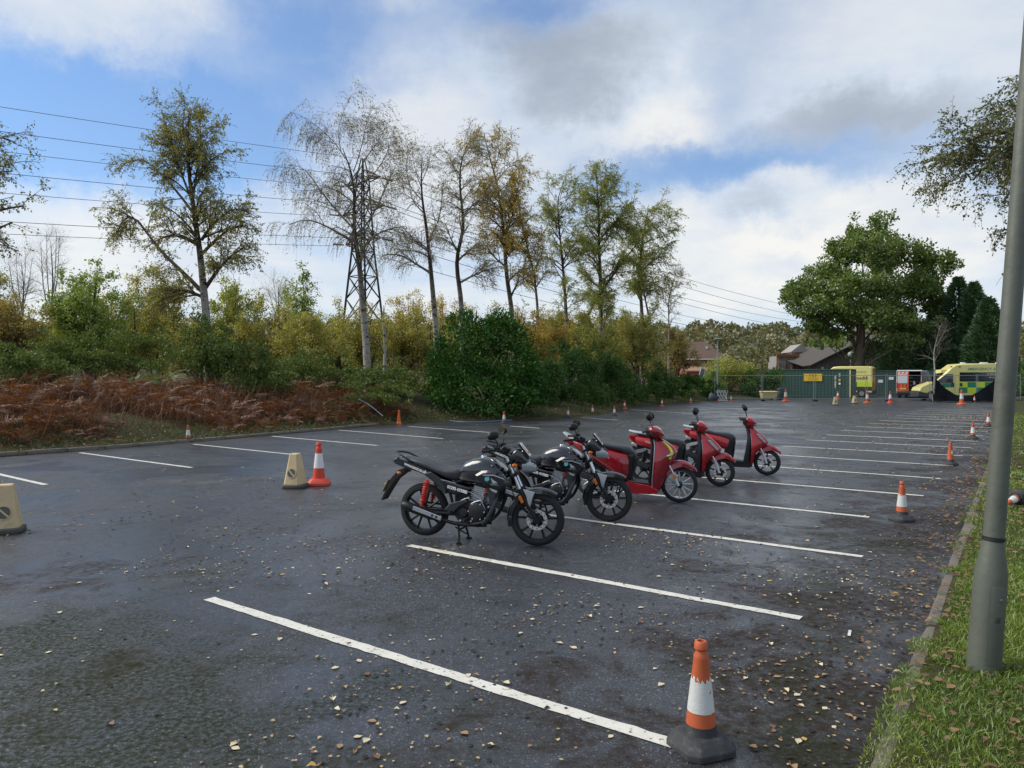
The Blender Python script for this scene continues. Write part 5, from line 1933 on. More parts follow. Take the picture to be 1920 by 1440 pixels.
mb.box((0, -.055, 2.25), (.4, .012, .68), Matrix.Rotation(R(18), 3, 'Y'))
mb.build('board_face', glass, pb)
q = fx(1595, 84)
gl = empty('globe_lamp', (q[0], q[1], 0), 0, 'pale globe lamp on a pole left of the oak trunk', 'street lamp')
mb = MB()
mb.tube([(0, 0, 0), (0, 0, 4.15)], .06, 8)
mb.build('post', galv, gl)
mb = MB()
mb.lathe([(.05, -.32), (.26, -.2), (.33, 0), (.26, .2), (.03, .32)], (0, 0, 4.45), 16)
mb.build('globe', mat('globe_white', (.55, .62, .60), .3), gl)

# ------------------------------------------------------------------ house and sheds beyond the fence
brick = mat('brick', (.30, .105, .065), .9, var=.25, scale=14)
roof_t = mat('roof_tiles', (.135, .085, .065), .85, var=.25, scale=3, bump=.5, bscale=9)
roof_t2 = mat('roof_tiles_dark', (.085, .065, .05), .85, var=.25, scale=3, bump=.5, bscale=9)
tan_r = mat('tan_roof', (.34, .20, .13), .8, var=.15)
HY = 96.0
h0, h1 = (1282 - 960) / F * HY, (1356 - 960) / F * HY
house = empty('brick_house', ((h0 + h1) / 2, HY, 0), R(-6), 'red brick house with brown hipped roof behind the hedge', 'house')
hw = (h1 - h0) / 2
mb = MB()
mb.box((0, 3, 2.1), (2 * hw, 6, 4.2))
mb.build('wall', brick, house)
mb = MB()
e = .35
mb.loft([[(-hw - e, -e, 4.2), (hw + e, -e, 4.2), (hw + e, 6 + e, 4.2), (-hw - e, 6 + e, 4.2)], [(-hw - e, -e, 4.32), (hw + e, -e, 4.32), (hw + e, 6 + e, 4.32), (-hw - e, 6 + e, 4.32)], [(-hw + 1.2, 2.9, 6.6), (hw - 1.9, 2.9, 6.6), (hw - 1.9, 3.1, 6.6), (-hw + 1.2, 3.1, 6.6)]])
rf_ = mb.build('roof', roof_t, house, smooth=0)
mb = MB()
mb.box((hw * .25, 1.4, 5.75), (.22, .2, .35))
mb.build('roof_vent', white_p, rf_)
mb = MB()
mb.box((0, -e - .02, 4.2), (2 * hw + .7, .06, .16))
mb.build('gutter', white_p, house)
for x in (-.1, .75, 1.5, 2.1):
    mb = MB()
    mb.box((x, -.02, 3.45), (.55, .08, 1.1))
    w_ = mb.build('window', mat('window_frame', (.30, .16, .12), .6), house)
    mb = MB()
    mb.box((x, -.065, 3.45), (.42, .012, .95))
    mb.build('pane', glass, w_)
mb = MB()
mb.add([(-hw, -2.6, 2.7), (hw + 1.6, -2.6, 2.7), (hw + 1.6, -.05, 3.3), (-hw, -.05, 3.3), (-hw, -2.6, 2.55), (hw + 1.6, -2.6, 2.55), (hw + 1.6, -.05, 3.15), (-hw, -.05, 3.15)],
       [(0, 1, 2, 3), (7, 6, 5, 4), (0, 4, 5, 1), (1, 5, 6, 2), (2, 6, 7, 3), (3, 7, 4, 0)])
mb.build('lean_to_roof', tan_r, house, smooth=0)
mb = MB()
mb.box((.8, -1.3, 1.27), (2 * hw + 1.4, 2.3, 2.5))
mb.build('lean_to_wall', brick, house)
an = empty('house_annexe', (h1 + .6, HY + 6.5, 0), R(-6), 'dark roofed annexe behind the brick house', 'house')
mb = MB()
mb.box((0, 3, 1.6), (3.6, 5, 3.2))
mb.build('wall', brick, an)
mb = MB()
mb.loft([[(-2.4, 0, 3.2), (2.9, 0, 3.2), (2.9, 6, 3.2), (-2.4, 6, 3.2)], [(-2.4, 0, 3.3), (2.9, 0, 3.3), (2.9, 6, 3.3), (-2.4, 6, 3.3)], [(-1.9, 2.9, 6.4), (-.6, 2.9, 6.4), (-.6, 3.1, 6.4), (-1.9, 3.1, 6.4)]])
mb.build('roof', roof_t2, an, smooth=0)

grey_board = mat('grey_boards', (.24, .215, .185), .9, var=.3, scale=2.5, col2=(.14, .11, .085), c2pos=(.5, .7), c2scale=1.1)
grey_sheet = mat('grey_sheet', (.30, .285, .26), .75, var=.25, scale=1.5, col2=(.22, .09, .04), c2pos=(.58, .74), c2scale=.9)
rust = mat('rusty_iron', (.26, .09, .035), .9, var=.35, scale=5)
SY = 98.0
s0, s1 = (1456 - 960) / F * SY, (1512 - 960) / F * SY
sh = empty('rusty_shed', (s0, SY, 0), R(-4), 'pale corrugated shed with rusty roof edge left of the oak', 'shed')
W_ = s1 - s0
for (x0, x1, z1, y) in ((0, W_ * .72, 3.9, 0), (W_ * .62, W_ * 1.15, 5.2, 1.5)):
    mb = MB()
    pr = corrugated(x1 - x0, 3, .2, .04)
    mb.loft([[(x0 + a, y + d, z) for a, d in pr] for z in (0, z1)], False, False)
    mb.box(((x0 + x1) / 2, y + 2.1, z1 / 2), (x1 - x0 - .02, 4, z1 - .02))
    mb.build('wall', grey_sheet, sh, smooth=20)
mb = MB()
mb.prism([(W_ * .55, 5.2), (W_ * .9, 6.3), (W_ * 1.2, 5.2)], 1.3, 6)
mb.build('gable_roof', grey_sheet, sh, smooth=0)
mb = MB()
mb.box((W_ * .36, -.02, 4.75), (W_ * .74, .3, .30))
mb.build('roof_edge', rust, sh)
mb = MB()
mb.box((W_ * .36, 1.9, 4.2), (W_ * .70, 3.4, .9))
mb.build('upper_wall', grey_sheet, sh)
for x in (W_ * .06, W_ * .68):
    mb = MB()
    mb.tube([(x, -.1, 0), (x, -.1, 4.7)], .07, 6)
    mb.build('post', rust, sh)
mb = MB()
mb.box((W_ * .30, -.06, 1.9), (.14, .1, 3.7))
mb.build('rusty_pipe', rust, sh)
mb = MB()
mb.tube([(W_ * .5, -.25, 1.4), (W_ * .5, -.25, 3.7)], .16, 10)
mb.build('stove_pipe', rust, sh)
BY = 92.0
b0x, b1x = (1508 - 960) / F * BY, (1775 - 960) / F * BY
barn = empty('barn', (b0x, BY, 0), R(-3), 'long grey boarded barn behind the oak and containers', 'barn')
Lb = b1x - b0x
mb = MB()
prof = []
pr = corrugated(Lb, 3, .24, .05)
tz = lambda x: np.interp(x, [0, .5, 5.5, 11, Lb], [3.0, 3.1, 5.6, 6.2, 5.6])
mb.loft([[(a, d, 0) for a, d in pr], [(a, d, float(tz(a))) for a, d in pr]], False, False)
mb.build('boarded_wall', grey_board, barn, smooth=20)
mb = MB()
xs = np.linspace(-.4, Lb + .4, 20)
mb.loft([[(x, y, float(tz(np.clip(x, 0, Lb))) + .06 + h_) for x in xs] for y, h_ in ((-.5, 0), (-.5, .16), (9, 1.4))], False, False)
mb.build('roof', mat('barn_roof', (.085, .075, .065), .9, var=.3), barn, smooth=20)
for x in (2.2, 5.2, 7.4):
    mb = MB()
    mb.box((x, -.06, 2.9), (.35, .06, .5))
    mb.build('wall_hatch', white_p, barn)
# ------------------------------------------------------------------ cones
cone_or = mat('cone_orange', (.50, .105, .035), .6, var=.18, scale=10, col2=(.22, .06, .03), c2pos=(.62, .8), c2scale=6)
cone_new = mat('cone_red_orange', (.66, .065, .03), .5, var=.08, scale=10)
cone_pl = mat('cone_plain_orange', (.72, .13, .03), .55, var=.08)
cone_bk = mat('cone_black', (.035, .036, .038), .75, var=.3, scale=14, bump=.2, col2=(.10, .10, .095), c2pos=(.5, .75), c2scale=7)
slv_old = mat('sleeve_worn', (.60, .61, .58), .6, var=.12, scale=14, bump=.25, bscale=40, col2=(.48, .11, .04), c2pos=(.63, .65), c2scale=9)
slv_mid = mat('sleeve_used', (.66, .66, .62), .55, var=.12, scale=14, col2=(.30, .27, .22), c2pos=(.6, .8), c2scale=8)
slv_new = mat('sleeve_new', (.78, .77, .76), .4, var=.05)
patch_m = mat('sleeve_scrap', (.74, .74, .72), .5, var=.08)


def octo(w, z, cut=.17):
    c = w * cut * 2
    return [(w, -w + c, z), (w, w - c, z), (w - c, w, z), (-w + c, w, z), (-w, w - c, z), (-w, -w + c, z), (-w + c, -w, z), (w - c, -w, z)]


CONE_CACHE = {}


def cone_meshes(style):
    """unit height 1; parts as meshes"""
    if style in CONE_CACHE:
        return CONE_CACHE[style]
    body_m, sl, base_m, bw = {'old': (cone_or, slv_old, cone_bk, .262), 'mid': (cone_or, slv_mid, cone_bk, .262), 'new': (cone_new, slv_new, cone_new, .26), 'plain': (cone_pl, None, cone_pl, .2),
                              'scrap': (cone_or, None, cone_bk, .26), 'bigorange': (cone_or, slv_mid, cone_or, .25), 'bignew': (cone_new, slv_new, cone_new, .20)}[style]
    out = {}
    mb = MB()
    mb.loft([octo(bw, 0), octo(bw * 1.0, .055), octo(bw * .96, .068), octo(bw * .70, .150), octo(bw * .55, .158)], True)
    out['base'] = mb.mesh('base', base_m, 30, .004)
    has_collar = base_m is cone_bk
    mb = MB()
    rr = lambda z: .148 - .098 * ((z - .13) / .87)
    z0 = .235 if has_collar else .13
    prof = [(rr(z0), z0), (rr(.5), .5), (rr(.84), .84), (rr(.86) + .004, .862), (rr(.88) - .012, .89), (rr(.9) - .012, .915), (rr(.9) + .002, .93), (rr(.93) + .002, .985), (rr(1.0) - .004, 1.0), (rr(1.0) - .016, 1.0), (rr(1.0) - .018, .9)]
    mb.lathe(prof, (0, 0, 0), 28, cap=False)
    out['body'] = mb.mesh('body', body_m, 40)
    if has_collar:
        mb = MB()
        mb.lathe([(.158, .128), (.150, .15), (rr(.235) + .002, .237)], (0, 0, 0), 28, cap=False)
        out['collar'] = mb.mesh('collar', base_m, 40)
    if sl is not None:
        mb = MB()
        a, b_ = (.36, .70) if style in ('old', 'mid') else (.40, .74)
        if style == 'old':
            n = 40
            rings = []
            for z, j in ((a, 0), (a + .1, 0), (b_ - .08, 0), (b_, 1)):
                ring = []
                for k in range(n):
                    t = 2 * math.pi * k / n
                    zz = z - (j * .035 * (1 + math.sin(t * 3 + 1)) * .5) - (j * .02 * ((k * 7) % 3))
                    ring.append((math.cos(t) * (rr(zz) + .003), math.sin(t) * (rr(zz) + .003), zz))
                rings.append(ring)
            mb.loft(rings, False)
        else:
            mb.lathe([(rr(a) + .001, a - .002), (rr(a) + .004, a), (rr(b_) + .004, b_), (rr(b_) + .001, b_ + .002)], (0, 0, 0), 28, cap=False)
        out['sleeve'] = mb.mesh('sleeve', sl, 40)
    if style == 'scrap':
        mb = MB()
        pts_ = [(-.5, .02), (-.2, .06), (0, .10), (.25, .05), (.45, -.02), (.1, -.05), (-.1, -.12), (-.35, -.06)]
        zc = .55
        vs = [(math.cos(-1.75 + p * .9) * (rr(zc + q) + .005), math.sin(-1.75 + p * .9) * (rr(zc + q) + .005), zc + q) for p, q in pts_]
        mb.add(vs, [tuple(range(8))])
        out['sleeve_scrap'] = mb.mesh('sleeve_scrap', patch_m, 0)
    CONE_CACHE[style] = out
    return out


def cone(px, base_py, H, style, label, rz=0.3, loc=None, group='traffic cones'):
    q = G(px, base_py) if loc is None else loc
    root = empty('traffic_cone', (q[0], q[1], q[2] if loc is not None else 0.002), rz, label, 'cone', group)
    for n_, me in cone_meshes(style).items():
        o = obj(n_, me, root)
        o.scale = (H, H, H)
    return root


cone(1314, 1403, .545, 'old', 'big worn orange and white cone with black base in the foreground', R(20))
cone(598, 909, .74, 'new', 'clean red and white cone beside the cream no-waiting cone', .1)
cone(353, 829, .50, 'mid', 'orange and white cone at the left kerb by a bay line', .4)
cone(748, 795, .56, 'plain', 'plain orange cone without a sleeve at the kerb corner', .2)
cone(945, 794, .49, 'mid', 'cone with grey base in front of the laurel', .5)
cone(1065, 784, .50, 'mid', 'orange and white cone at the right foot of the laurel', .1)
cone(1111, 778, .50, 'mid', 'cone half hidden behind the hedge foliage', .1)
cone(1152, 780, .48, 'mid', 'orange and white cone standing out on the asphalt before the hedge', .3)
cone(1171, 767, .50, 'new', 'red based cone at the hedge behind another cone', .2)
cone(1241, 762, .50, 'new', 'red based cone at the middle of the far hedge', .7)
cone(1295, 756, .46, 'bigorange', 'small orange cone near the end of the hedge', .1)
cone(1345, 753, .50, 'new', 'red based cone left of the white lattice panel', .1)
cone(1371, 753, .50, 'new', 'red based cone right of the white lattice panel', .4)
cone(1473, 753, .98, 'bigorange', 'tall orange and white cone in front of the green container', .2)
cone(1571, 748, .68, 'bignew', 'red and white cone behind the cream cones at the container corner', .2)
cone(1626, 756, .85, 'bigorange', 'tall orange cone beside a rubber fence foot', .2)
cone(1669, 756, .85, 'bignew', 'tall red and white cone in front of the white van', .3)
cone(1803, 759, 1.02, 'bigorange', 'tall orange and white cone on the edge of the black sheet', .2)
cone(1827, 754, .5, 'mid', 'small cone half covered by the black sheet', .2)
cone(1853, 800, .52, 'mid', 'orange and white cone close left of the lamp post, farthest along the verge', .2)
cone(1824, 823, .50, 'mid', 'orange and white cone third along the verge side', .6)
cone(1782, 872, .50, 'scrap', 'orange cone with only a scrap of white left on it', .3)
cone(1691, 976, .515, 'old', 'worn orange and white cone second along the verge side', R(10))
# one lying in the grass behind the post
fc = cone(1893, 955, .40, 'mid', 'white sleeved cone lying on its side in the grass behind the lamp post', 0, loc=np.array([*G(1908, 965)[:2], .24]))
fc.rotation_euler = (0, R(-97), R(38))

cream2 = mat('no_waiting_cream', (.60, .46, .25), .6, var=.16, scale=6, col2=(.36, .27, .15), c2pos=(.52, .75), c2scale=4)
grey_base = mat('no_waiting_base', (.085, .08, .07), .8, var=.2)
emblem_g = mat('emblem_grey', (.10, .10, .085), .6, var=.1)


def no_waiting(px, py, label, rz, H=.56):
    q = G(px, py)
    root = empty('no_waiting_cone', (q[0], q[1], .002), rz, label, 'cone', 'cream no-waiting cones')

    def sq(w, d, z, k=.72):
        out = []
        for (sx, sy) in ((1, 1), (-1, 1), (-1, -1), (1, -1)):
            a, b_ = (w * sx, d * sy * k), (w * sx * k, d * sy)
            out += [a, b_] if sx * sy > 0 else [b_, a]
        return [(x, y, z) for x, y in out]
    mb = MB()
    mb.loft([sq(.185, .185, 0), sq(.185, .185, .055), sq(.165, .165, .07)])
    mb.build('base', grey_base, root, bevel=.005)
    mb = MB()
    mb.loft([sq(.155, .155, .070), sq(.15, .15, .10), sq(.078, .078, H - .012), sq(.068, .068, H)])
    mb.build('shell', cream2, root, 30)
    # emblem on the camera side, following the sloping face
    zc = .255
    yf = lambda z: -(.15 - .072 * (z - .10) / (H - .11)) - .004
    tilt = math.atan2(.072, H - .11)
    em = bpy.data.objects.new('emblem', None)
    COL.objects.link(em)
    mb = MB()
    mb.lathe([(.002, 0), (.076, 0), (.076, .004), (.002, .004)], (0, 0, 0), 24, 'Z')
    e = mb.build('emblem_disc', emblem_g, root)
    e.location = (0, yf(zc), zc)
    e.rotation_euler = (math.pi / 2 - tilt, 0, 0)
    mb = MB()
    mb.lathe([(.074, .003), (.086, .003), (.086, .008), (.074, .008)], (0, 0, 0), 24, 'Z', closed=True)
    mb.build('emblem_ring', cream2, e)
    mb = MB()
    mb.box((0, 0, .006), (.155, .020, .004), R(-45))
    mb.build('emblem_bar', cream2, e)
    bpy.data.objects.remove(em)
    return root


no_waiting(554, 914, 'cream no-waiting cone beside the clean red and white cone', R(-12), .58)
no_waiting(12, 998, 'cream no-waiting cone cut by the left edge of the picture', R(22), .58)
no_waiting(1566, 760, 'left one of two cream no-waiting cones before the container', R(-10))
no_waiting(1602, 757, 'right one of two cream no-waiting cones before the container', R(10))

# ------------------------------------------------------------------ lamp post, hose, litter
post_m = mat('lamp_post_paint', (.115, .125, .10), .55, .15, var=.22, scale=4, bump=.25, bscale=25, col2=(.075, .07, .05), c2pos=(.5, .72), c2scale=2.2)
pq = G(1843, 1250, .12)
lp = empty('lamp_post', (pq[0], pq[1], .05), 0, 'tall grey green steel lamp post leaning right on the verge', 'lamp post')
lp.rotation_euler = (R(-.5), R(4.4), R(0))
mb = MB()
mb.lathe([(.092, -.1), (.092, .02), (.090, .55), (.089, .62), (.086, .66), (.062, .80), (.057, .84)], (0, 0, 0), 32)
bs = mb.build('base_column', post_m, lp)
mb = MB()
mb.lathe([(.058, .0), (.049, 5.2)], (0, 0, .84), 24)
mb.build('shaft', post_m, lp)
mb = MB()
mb.lathe([(.0575, .838), (.062, .840), (.062, .862), (.0575, .864)], (0, 0, 0), 24)
mb.build('band', mat('rubber_band', (.012, .012, .014), .6), lp)
dr = MB()
n = 10
for (r1, r2, dp) in ((.1005, .1045, 0),):
    rg = []
    for z in (.10, .12, .56, .58):
        rg.append([(math.cos(a) * (.0945 if .1 < z < .58 else .0915), math.sin(a) * (.0945 if .1 < z < .58 else .0915), z) for a in np.linspace(R(-118), R(-62), n)])
    dr.loft(rg, False, False)
dd = dr.build('access_door', post_m, bs, 30)
mb = MB()
mb.lathe([(.003, 0), (.011, 0), (.011, .004), (.006, .006), (.002, .006)], (0, 0, 0), 12)
bl = mb.build('door_bolt', mat('bolt', (.18, .18, .15), .5, .5), dd)
bl.location = (.012, -.094, .50)
bl.rotation_euler = (math.pi / 2, 0, 0)
put_text(dd, 'III', .05, mat('post_number', (.06, .065, .055), .7), (.0, -.0965, .38), (math.pi / 2, 0, R(0)))
mb = MB()
for (a, z, s_) in ((-100, .05, .03), (-92, .035, .022), (-80, .06, .028), (-75, .03, .02), (-70, .05, .018)):
    pts_ = [(R(a) + math.cos(t) * s_ * 9 * (.6 + .4 * math.sin(3 * t + a)), z + math.sin(t) * s_ * (.6 + .4 * math.cos(2 * t + a))) for t in np.linspace(0, 2 * math.pi, 9)[:-1]]
    mb.add([(math.cos(q_) * .0932, math.sin(q_) * .0932, zz) for q_, zz in pts_], [tuple(range(8))])
mb.build('paint_splash', mat('paint_splash', (.50, .52, .48), .7), bs, 0)
mb = MB()
mb.body([(-.1, 6.05, .06, .05, .05), (.1, 6.07, .13, .07, .06), (.55, 6.08, .15, .07, .07), (.75, 6.07, .08, .03, .04)], 14)
mb.build('lamp_head', galv, lp)

sp = G(1593, 1188)
mb = MB()
mb.prism([(-.06, 0), (.06, .002), (.055, .006), (-.055, .005)], -.010, .010)
o = mb.build('plastic_strip', white_p)
o.location = (sp[0], sp[1], .004)
o.rotation_euler = (0, 0, R(62))
tag(o, 'short white plastic strip lying at the end of a bay line', 'litter')

hose_m = mat('blue_hose', (.09, .22, .36), .45, var=.1)
for lab, pp in (('blue hose lying along the kerb in front of the laurel', [(770, 785, 0), (800, 787, 0), (830, 789, 0), (860, 793.5, 0), (885, 794, 0), (915, 792.5, 0), (960, 790, 0)]), ):
    pts_ = [G(a, b_) + np.array([0, 0, .05]) for a, b_, _ in pp]
    mb = MB()
    mb.tube(smooth_path(pts_, 24), .022, 8)
    tag(mb.build('hose', hose_m), lab, 'hose', 'blue hose pieces')
mb = MB()
mb.tube(smooth_path([P(672, 748, 29), P(690, 757, 28.8), P(706, 770, 28.4), P(718, 780, 28)], 14), .012, 8)
tag(mb.build('hose', hose_m), 'short blue hose piece showing among the bracken', 'hose', 'blue hose pieces')

# ------------------------------------------------------------------ pylon and wires
pyl_m = mat('pylon_steel', (.04, .04, .042), .7, .3, var=.2)
PB = np.array([(681 - 960) / F * 80.0, 80.0])
LD = np.array([-.668, -.744])                   # line direction, towards the left and the camera
pang = math.atan2(LD[1], LD[0])
pylon = empty('pylon', (PB[0], PB[1], -.1), pang, 'grey steel lattice pylon behind the weeping birch', 'pylon')
hwid = lambda z: float(np.interp(z, [0, 15.5, 23.5, 25.5], [2.15, .85, .45, .12]))
corner = lambda sx, sy, z: (sx * hwid(z), sy * hwid(z), z)
for sx in (-1, 1):
    for sy in (-1, 1):
        mb = MB()
        mb.tube([corner(sx, sy, z) for z in (0, 8, 15.5, 23.5, 25.5)], [.16, .15, .13, .10, .07], 4)
        mb.build('leg', pyl_m, pylon)
levels = [0, 4.2, 7.6, 10.4, 12.8, 15.5, 17.4, 19.2, 21, 22.4, 23.5]
br = MB()
for z0, z1 in zip(levels, levels[1:]):
    for (a, b_) in (((-1, -1), (1, -1)), ((1, -1), (1, 1)), ((1, 1), (-1, 1)), ((-1, 1), (-1, -1))):
        br.tube([corner(*a, z0), corner(*b_, z1)], .07, 4)
        br.tube([corner(*b_, z0), corner(*a, z1)], .07, 4)
        if z0 > 10:
            br.tube([corner(*a, z1), corner(*b_, z1)], .05, 4)
tag(br.build('bracing', pyl_m, pylon), kind='stuff')
ARM = {}
for z, Ln in ((16.6, 3.1), (19.9, 3.7), (23.0, 3.0)):
    for s_ in (-1, 1):
        mb = MB()
        tip = (0, s_ * Ln, z)
        for sx in (-1, 1):
            mb.tube([corner(sx, s_, z - .05), tip], .075, 4)
            mb.tube([corner(sx, s_, z + 1.25), tip], .07, 4)
            m1 = tuple((np.array(corner(sx, s_, z - .05)) + np.array(tip)) / 2)
            m2 = tuple((np.array(corner(sx, s_, z + 1.25)) + np.array(tip)) / 2)
            mb.tube([m1, m2], .045, 4)
            mb.tube([corner(sx, s_, z + 1.25), m1], .045, 4)
        a_ = mb.build('cross_arm', pyl_m, pylon)
        for d in (-1, 1):
            mb = MB()
            for k in range(9):
                mb.lathe([(.05, 0), (.13, .05), (.05, .10)], (d * (.3 + k * .16), s_ * Ln, z - .05 - k * .012), 8, 'X')
            mb.build('insulator', mat('insulator', (.10, .075, .06), .4) if 'insulator' not in MATS else MATS['insulator'], a_)
        ARM[z, s_] = tip
wire_m = mat('wire_metal', (.12, .125, .13), .6, .4)


def wire(name, y, z, lab, ins=True):
    mb = MB()
    for d in (1, -1):
        a, S = 255.0, 7.4
        ss = np.concatenate([np.linspace(1.7 if ins else 0, 80, 26), np.linspace(90, 250, 12)])
        pts_ = [(d * s_, y, z - .15 - 4 * S * (s_ / a) * (1 - s_ / a)) for s_ in ss]
        mb.tube(pts_, 0.021 if d > 0 else .032, 4)
    o = mb.build('overhead_wire', wire_m)
    o.location = (PB[0], PB[1], -.1)
    o.rotation_euler = (0, 0, pang)
    tag(o, lab, 'wire', 'overhead wires')


wire('w', 0, 25.6, 'topmost overhead wire running to the pylon peak', False)
for z, n_ in ((23.0, 'upper'), (19.9, 'middle'), (16.6, 'lower')):
    L_ = abs(ARM[z, 1][1])
    wire('w', L_, z, 'overhead wire on the %s cross arm, %s of its pair' % (n_, 'upper in the picture at left' if False else 'right hand side'), True)
    wire('w', -L_, z, 'overhead wire on the %s cross arm, left hand side of the pylon' % n_, True)
# ------------------------------------------------------------------ motorcycles and scooters (x forward, y left, z up; origin under the front wheel)
blk_paint = mat('black_gloss_paint', (.006, .007, .010), .22, var=.1, coat=1.0)
blk_sat = mat('black_satin', (.009, .0095, .011), .42, var=.2, spec=.3)
gry_pl = mat('grey_plastic', (.030, .032, .036), .48, var=.12, spec=.35)
seat_m = mat('seat_vinyl', (.040, .042, .047), .45, var=.15, bump=.15, bscale=120)
eng_m = mat('engine_dark', (.018, .0185, .020), .42, .2, var=.25, scale=20)
alu = mat('aluminium', (.50, .51, .52), .38, .45, var=.15)
chrome = mat('chrome', (.66, .67, .69), .18, .85, var=.05)
amber = mat('amber_lens', (.60, .15, .012), .25, var=.05)
red_spring = mat('red_spring', (.55, .035, .02), .35, var=.08)
red_paint = mat('red_metallic_paint', (.29, .005, .012), .22, .15, var=.06, coat=1.0)
red_bright = mat('red_paint_plain', (.38, .008, .012), .25, .0, var=.06, coat=.8)
lens = mat('clear_lens', (.30, .32, .33), .06, .0, var=.7, scale=45, spec=1.0)
tail_red = mat('tail_lens', (.30, .006, .008), .18, var=.05)
mirror_m = mat('mirror_glass', (.75, .77, .78), .03, 1.0, var=.02)
plate_w = mat('plate_white', (.75, .74, .70), .5, var=.04)
l_red = mat('learner_red', (.55, .03, .03), .5, var=.04)
disc_m = mat('brake_disc', (.60, .58, .54), .35, .25, var=.1)
silver_p = mat('silver_paint', (.52, .53, .54), .35, .5, var=.06)
dk_gap = mat('slot_dark', (.02, .02, .02), .7)
hi_vis = mat('hi_vis_yellow', (.70, .72, .02), .4, var=.05)
dec_w = mat('decal_white', (.75, .75, .74), .5, var=.05)
dec_b = mat('decal_blue', (.12, .38, .45), .4, var=.3, scale=40)
mud_m = mat('mud_black', (.010, .010, .011), .6, var=.25)


def yrot(a):
    return Matrix.Rotation(a, 3, 'Y')


def steer_mb(mb, ang, piv):
    c, s_ = math.cos(ang), math.sin(ang)
    mb.v = [(piv[0] + (x - piv[0]) * c - y * s_, (x - piv[0]) * s_ + y * c, z) for x, y, z in mb.v]
    return mb


def yaw_mb(mb, x0, y0, a):
    c, s_ = math.cos(a), math.sin(a)
    mb.v = [(x0 + (x - x0) * c - (y - y0) * s_, y0 + (x - x0) * s_ + (y - y0) * c, z) for x, y, z in mb.v]
    return mb


def cyc_wheel(parent, name, cx, cz, Ro, w, rim_m, spokes, st, disc_side=0, double=True, hub_r=.05, disc_r=.115, rim_d=.062):
    """st: function applied to each mesh (steering)"""
    mb = MB()
    pr = []
    for a in np.linspace(-.5 * math.pi - .35, .5 * math.pi + .35, 11):
        pr.append((Ro - w * .62 + math.cos(a) * w * .62 if True else 0, math.sin(a) * w * .5))
    pr = [(max(r_, Ro - rim_d - .012), y) for r_, y in pr]
    mb.lathe(pr, (cx, 0, cz), 44, 'Y', closed=True)
    wheel = st(mb).build(name, rubber, parent, 50)
    wheel.name = name
    mb = MB()
    ri = Ro - rim_d
    mb.lathe([(ri + .006, -w * .40), (ri + .006, w * .40), (ri - .012, w * .36), (ri - .020, w * .2), (ri - .024, 0), (ri - .020, -w * .2), (ri - .012, -w * .36)], (cx, 0, cz), 40, 'Y', closed=True)
    for k in range(spokes):
        for dl in ((-.16, .16) if double else (0,)):
            a0 = 2 * math.pi * k / spokes + .3
            a1 = a0 + dl * 1.6
            p0 = (cx + math.cos(a0 + dl * .6) * hub_r * .8, 0, cz + math.sin(a0 + dl * .6) * hub_r * .8)
            p1 = (cx + math.cos(a1) * (ri - .015), 0, cz + math.sin(a1) * (ri - .015))
            mb.tube([p0, p1], [.017, .012], 6)
    st(mb).build('rim', rim_m, wheel, 40)
    mb = MB()
    mb.lathe([(.018, -w * .75), (hub_r, -w * .6), (hub_r, w * .6), (.018, w * .75)], (cx, 0, cz), 20, 'Y')
    st(mb).build('hub', eng_m, wheel)
    if disc_side:
        mb = MB()
        y0 = disc_side * w * .82
        mb.lathe([(disc_r * .66, y0 - .002), (disc_r, y0 - .002), (disc_r, y0 + .002), (disc_r * .66, y0 + .002)], (cx, 0, cz), 36, 'Y', closed=True)
        d = st(mb).build('brake_disc', disc_m, wheel, 40)
        mb = MB()
        for k in range(12):
            a = 2 * math.pi * k / 12
            mb.box((cx + math.cos(a) * disc_r * .83, y0 + disc_side * .0025, cz + math.sin(a) * disc_r * .83), (disc_r * .24, .002, .006), yrot(-a - .6))
        st(mb).build('disc_slots', dk_gap, d, 0)
        mb = MB()
        for k in range(5):
            a = 2 * math.pi * k / 5
            mb.box((cx + math.cos(a) * disc_r * .52, y0, cz + math.sin(a) * disc_r * .52), (disc_r * .42, .006, .020), yrot(-a))
        mb.lathe([(.012, y0 - .012), (.042, y0 - .010), (.042, y0 + .010), (.012, y0 + .012)], (cx, 0, cz), 20, 'Y')
        st(mb).build('disc_carrier', blk_sat, d, 30)
        mb = MB()
        mb.lathe([(.002, y0 + disc_side * .02), (.014, y0 + disc_side * .018), (.014, y0)], (cx, 0, cz), 12, 'Y')
        st(mb).build('axle_nut', alu, wheel)
    return wheel


def arc_guard(mb, cx, cz, r0, a0, a1, w, thick=.006, n=14, drop=.035, lift=0.0):
    """mudguard: curved channel over a wheel"""
    rings = []
    for i in range(n + 1):
        t = i / n
        a = R(a0 + (a1 - a0) * t)
        rr_ = r0 + lift * (1 - t) ** 3
        taper = min(1, .55 + 2.2 * min(t, 1 - t))
        sec = [(-w * taper, -drop), (-w * taper * .92, -.006), (-w * taper * .5, .010), (0, .014), (w * taper * .5, .010), (w * taper * .92, -.006), (w * taper, -drop),
               (w * taper - thick, -drop), (w * taper * .85, -.012), (0, .006), (-w * taper * .85, -.012), (-w * taper + thick, -drop)]
        rings.append([(cx + math.cos(a) * (rr_ + dr_), y, cz + math.sin(a) * (rr_ + dr_)) for y, dr_ in sec])
    mb.loft(rings, True)
    return mb


def coil(mb, p0, p1, r_, turns, wr, n=12):
    p0, p1 = Vector(p0), Vector(p1)
    ax = (p1 - p0).normalized()
    u = ax.cross(Vector((0, 1, 0))).normalized()
    v = ax.cross(u)
    pts_ = []
    for i in range(turns * n + 1):
        t = i / (turns * n)
        a = 2 * math.pi * i / n
        pts_.append(p0.lerp(p1, t) + (u * math.cos(a) + v * math.sin(a)) * r_)
    return mb.tube(pts_, wr, 5)


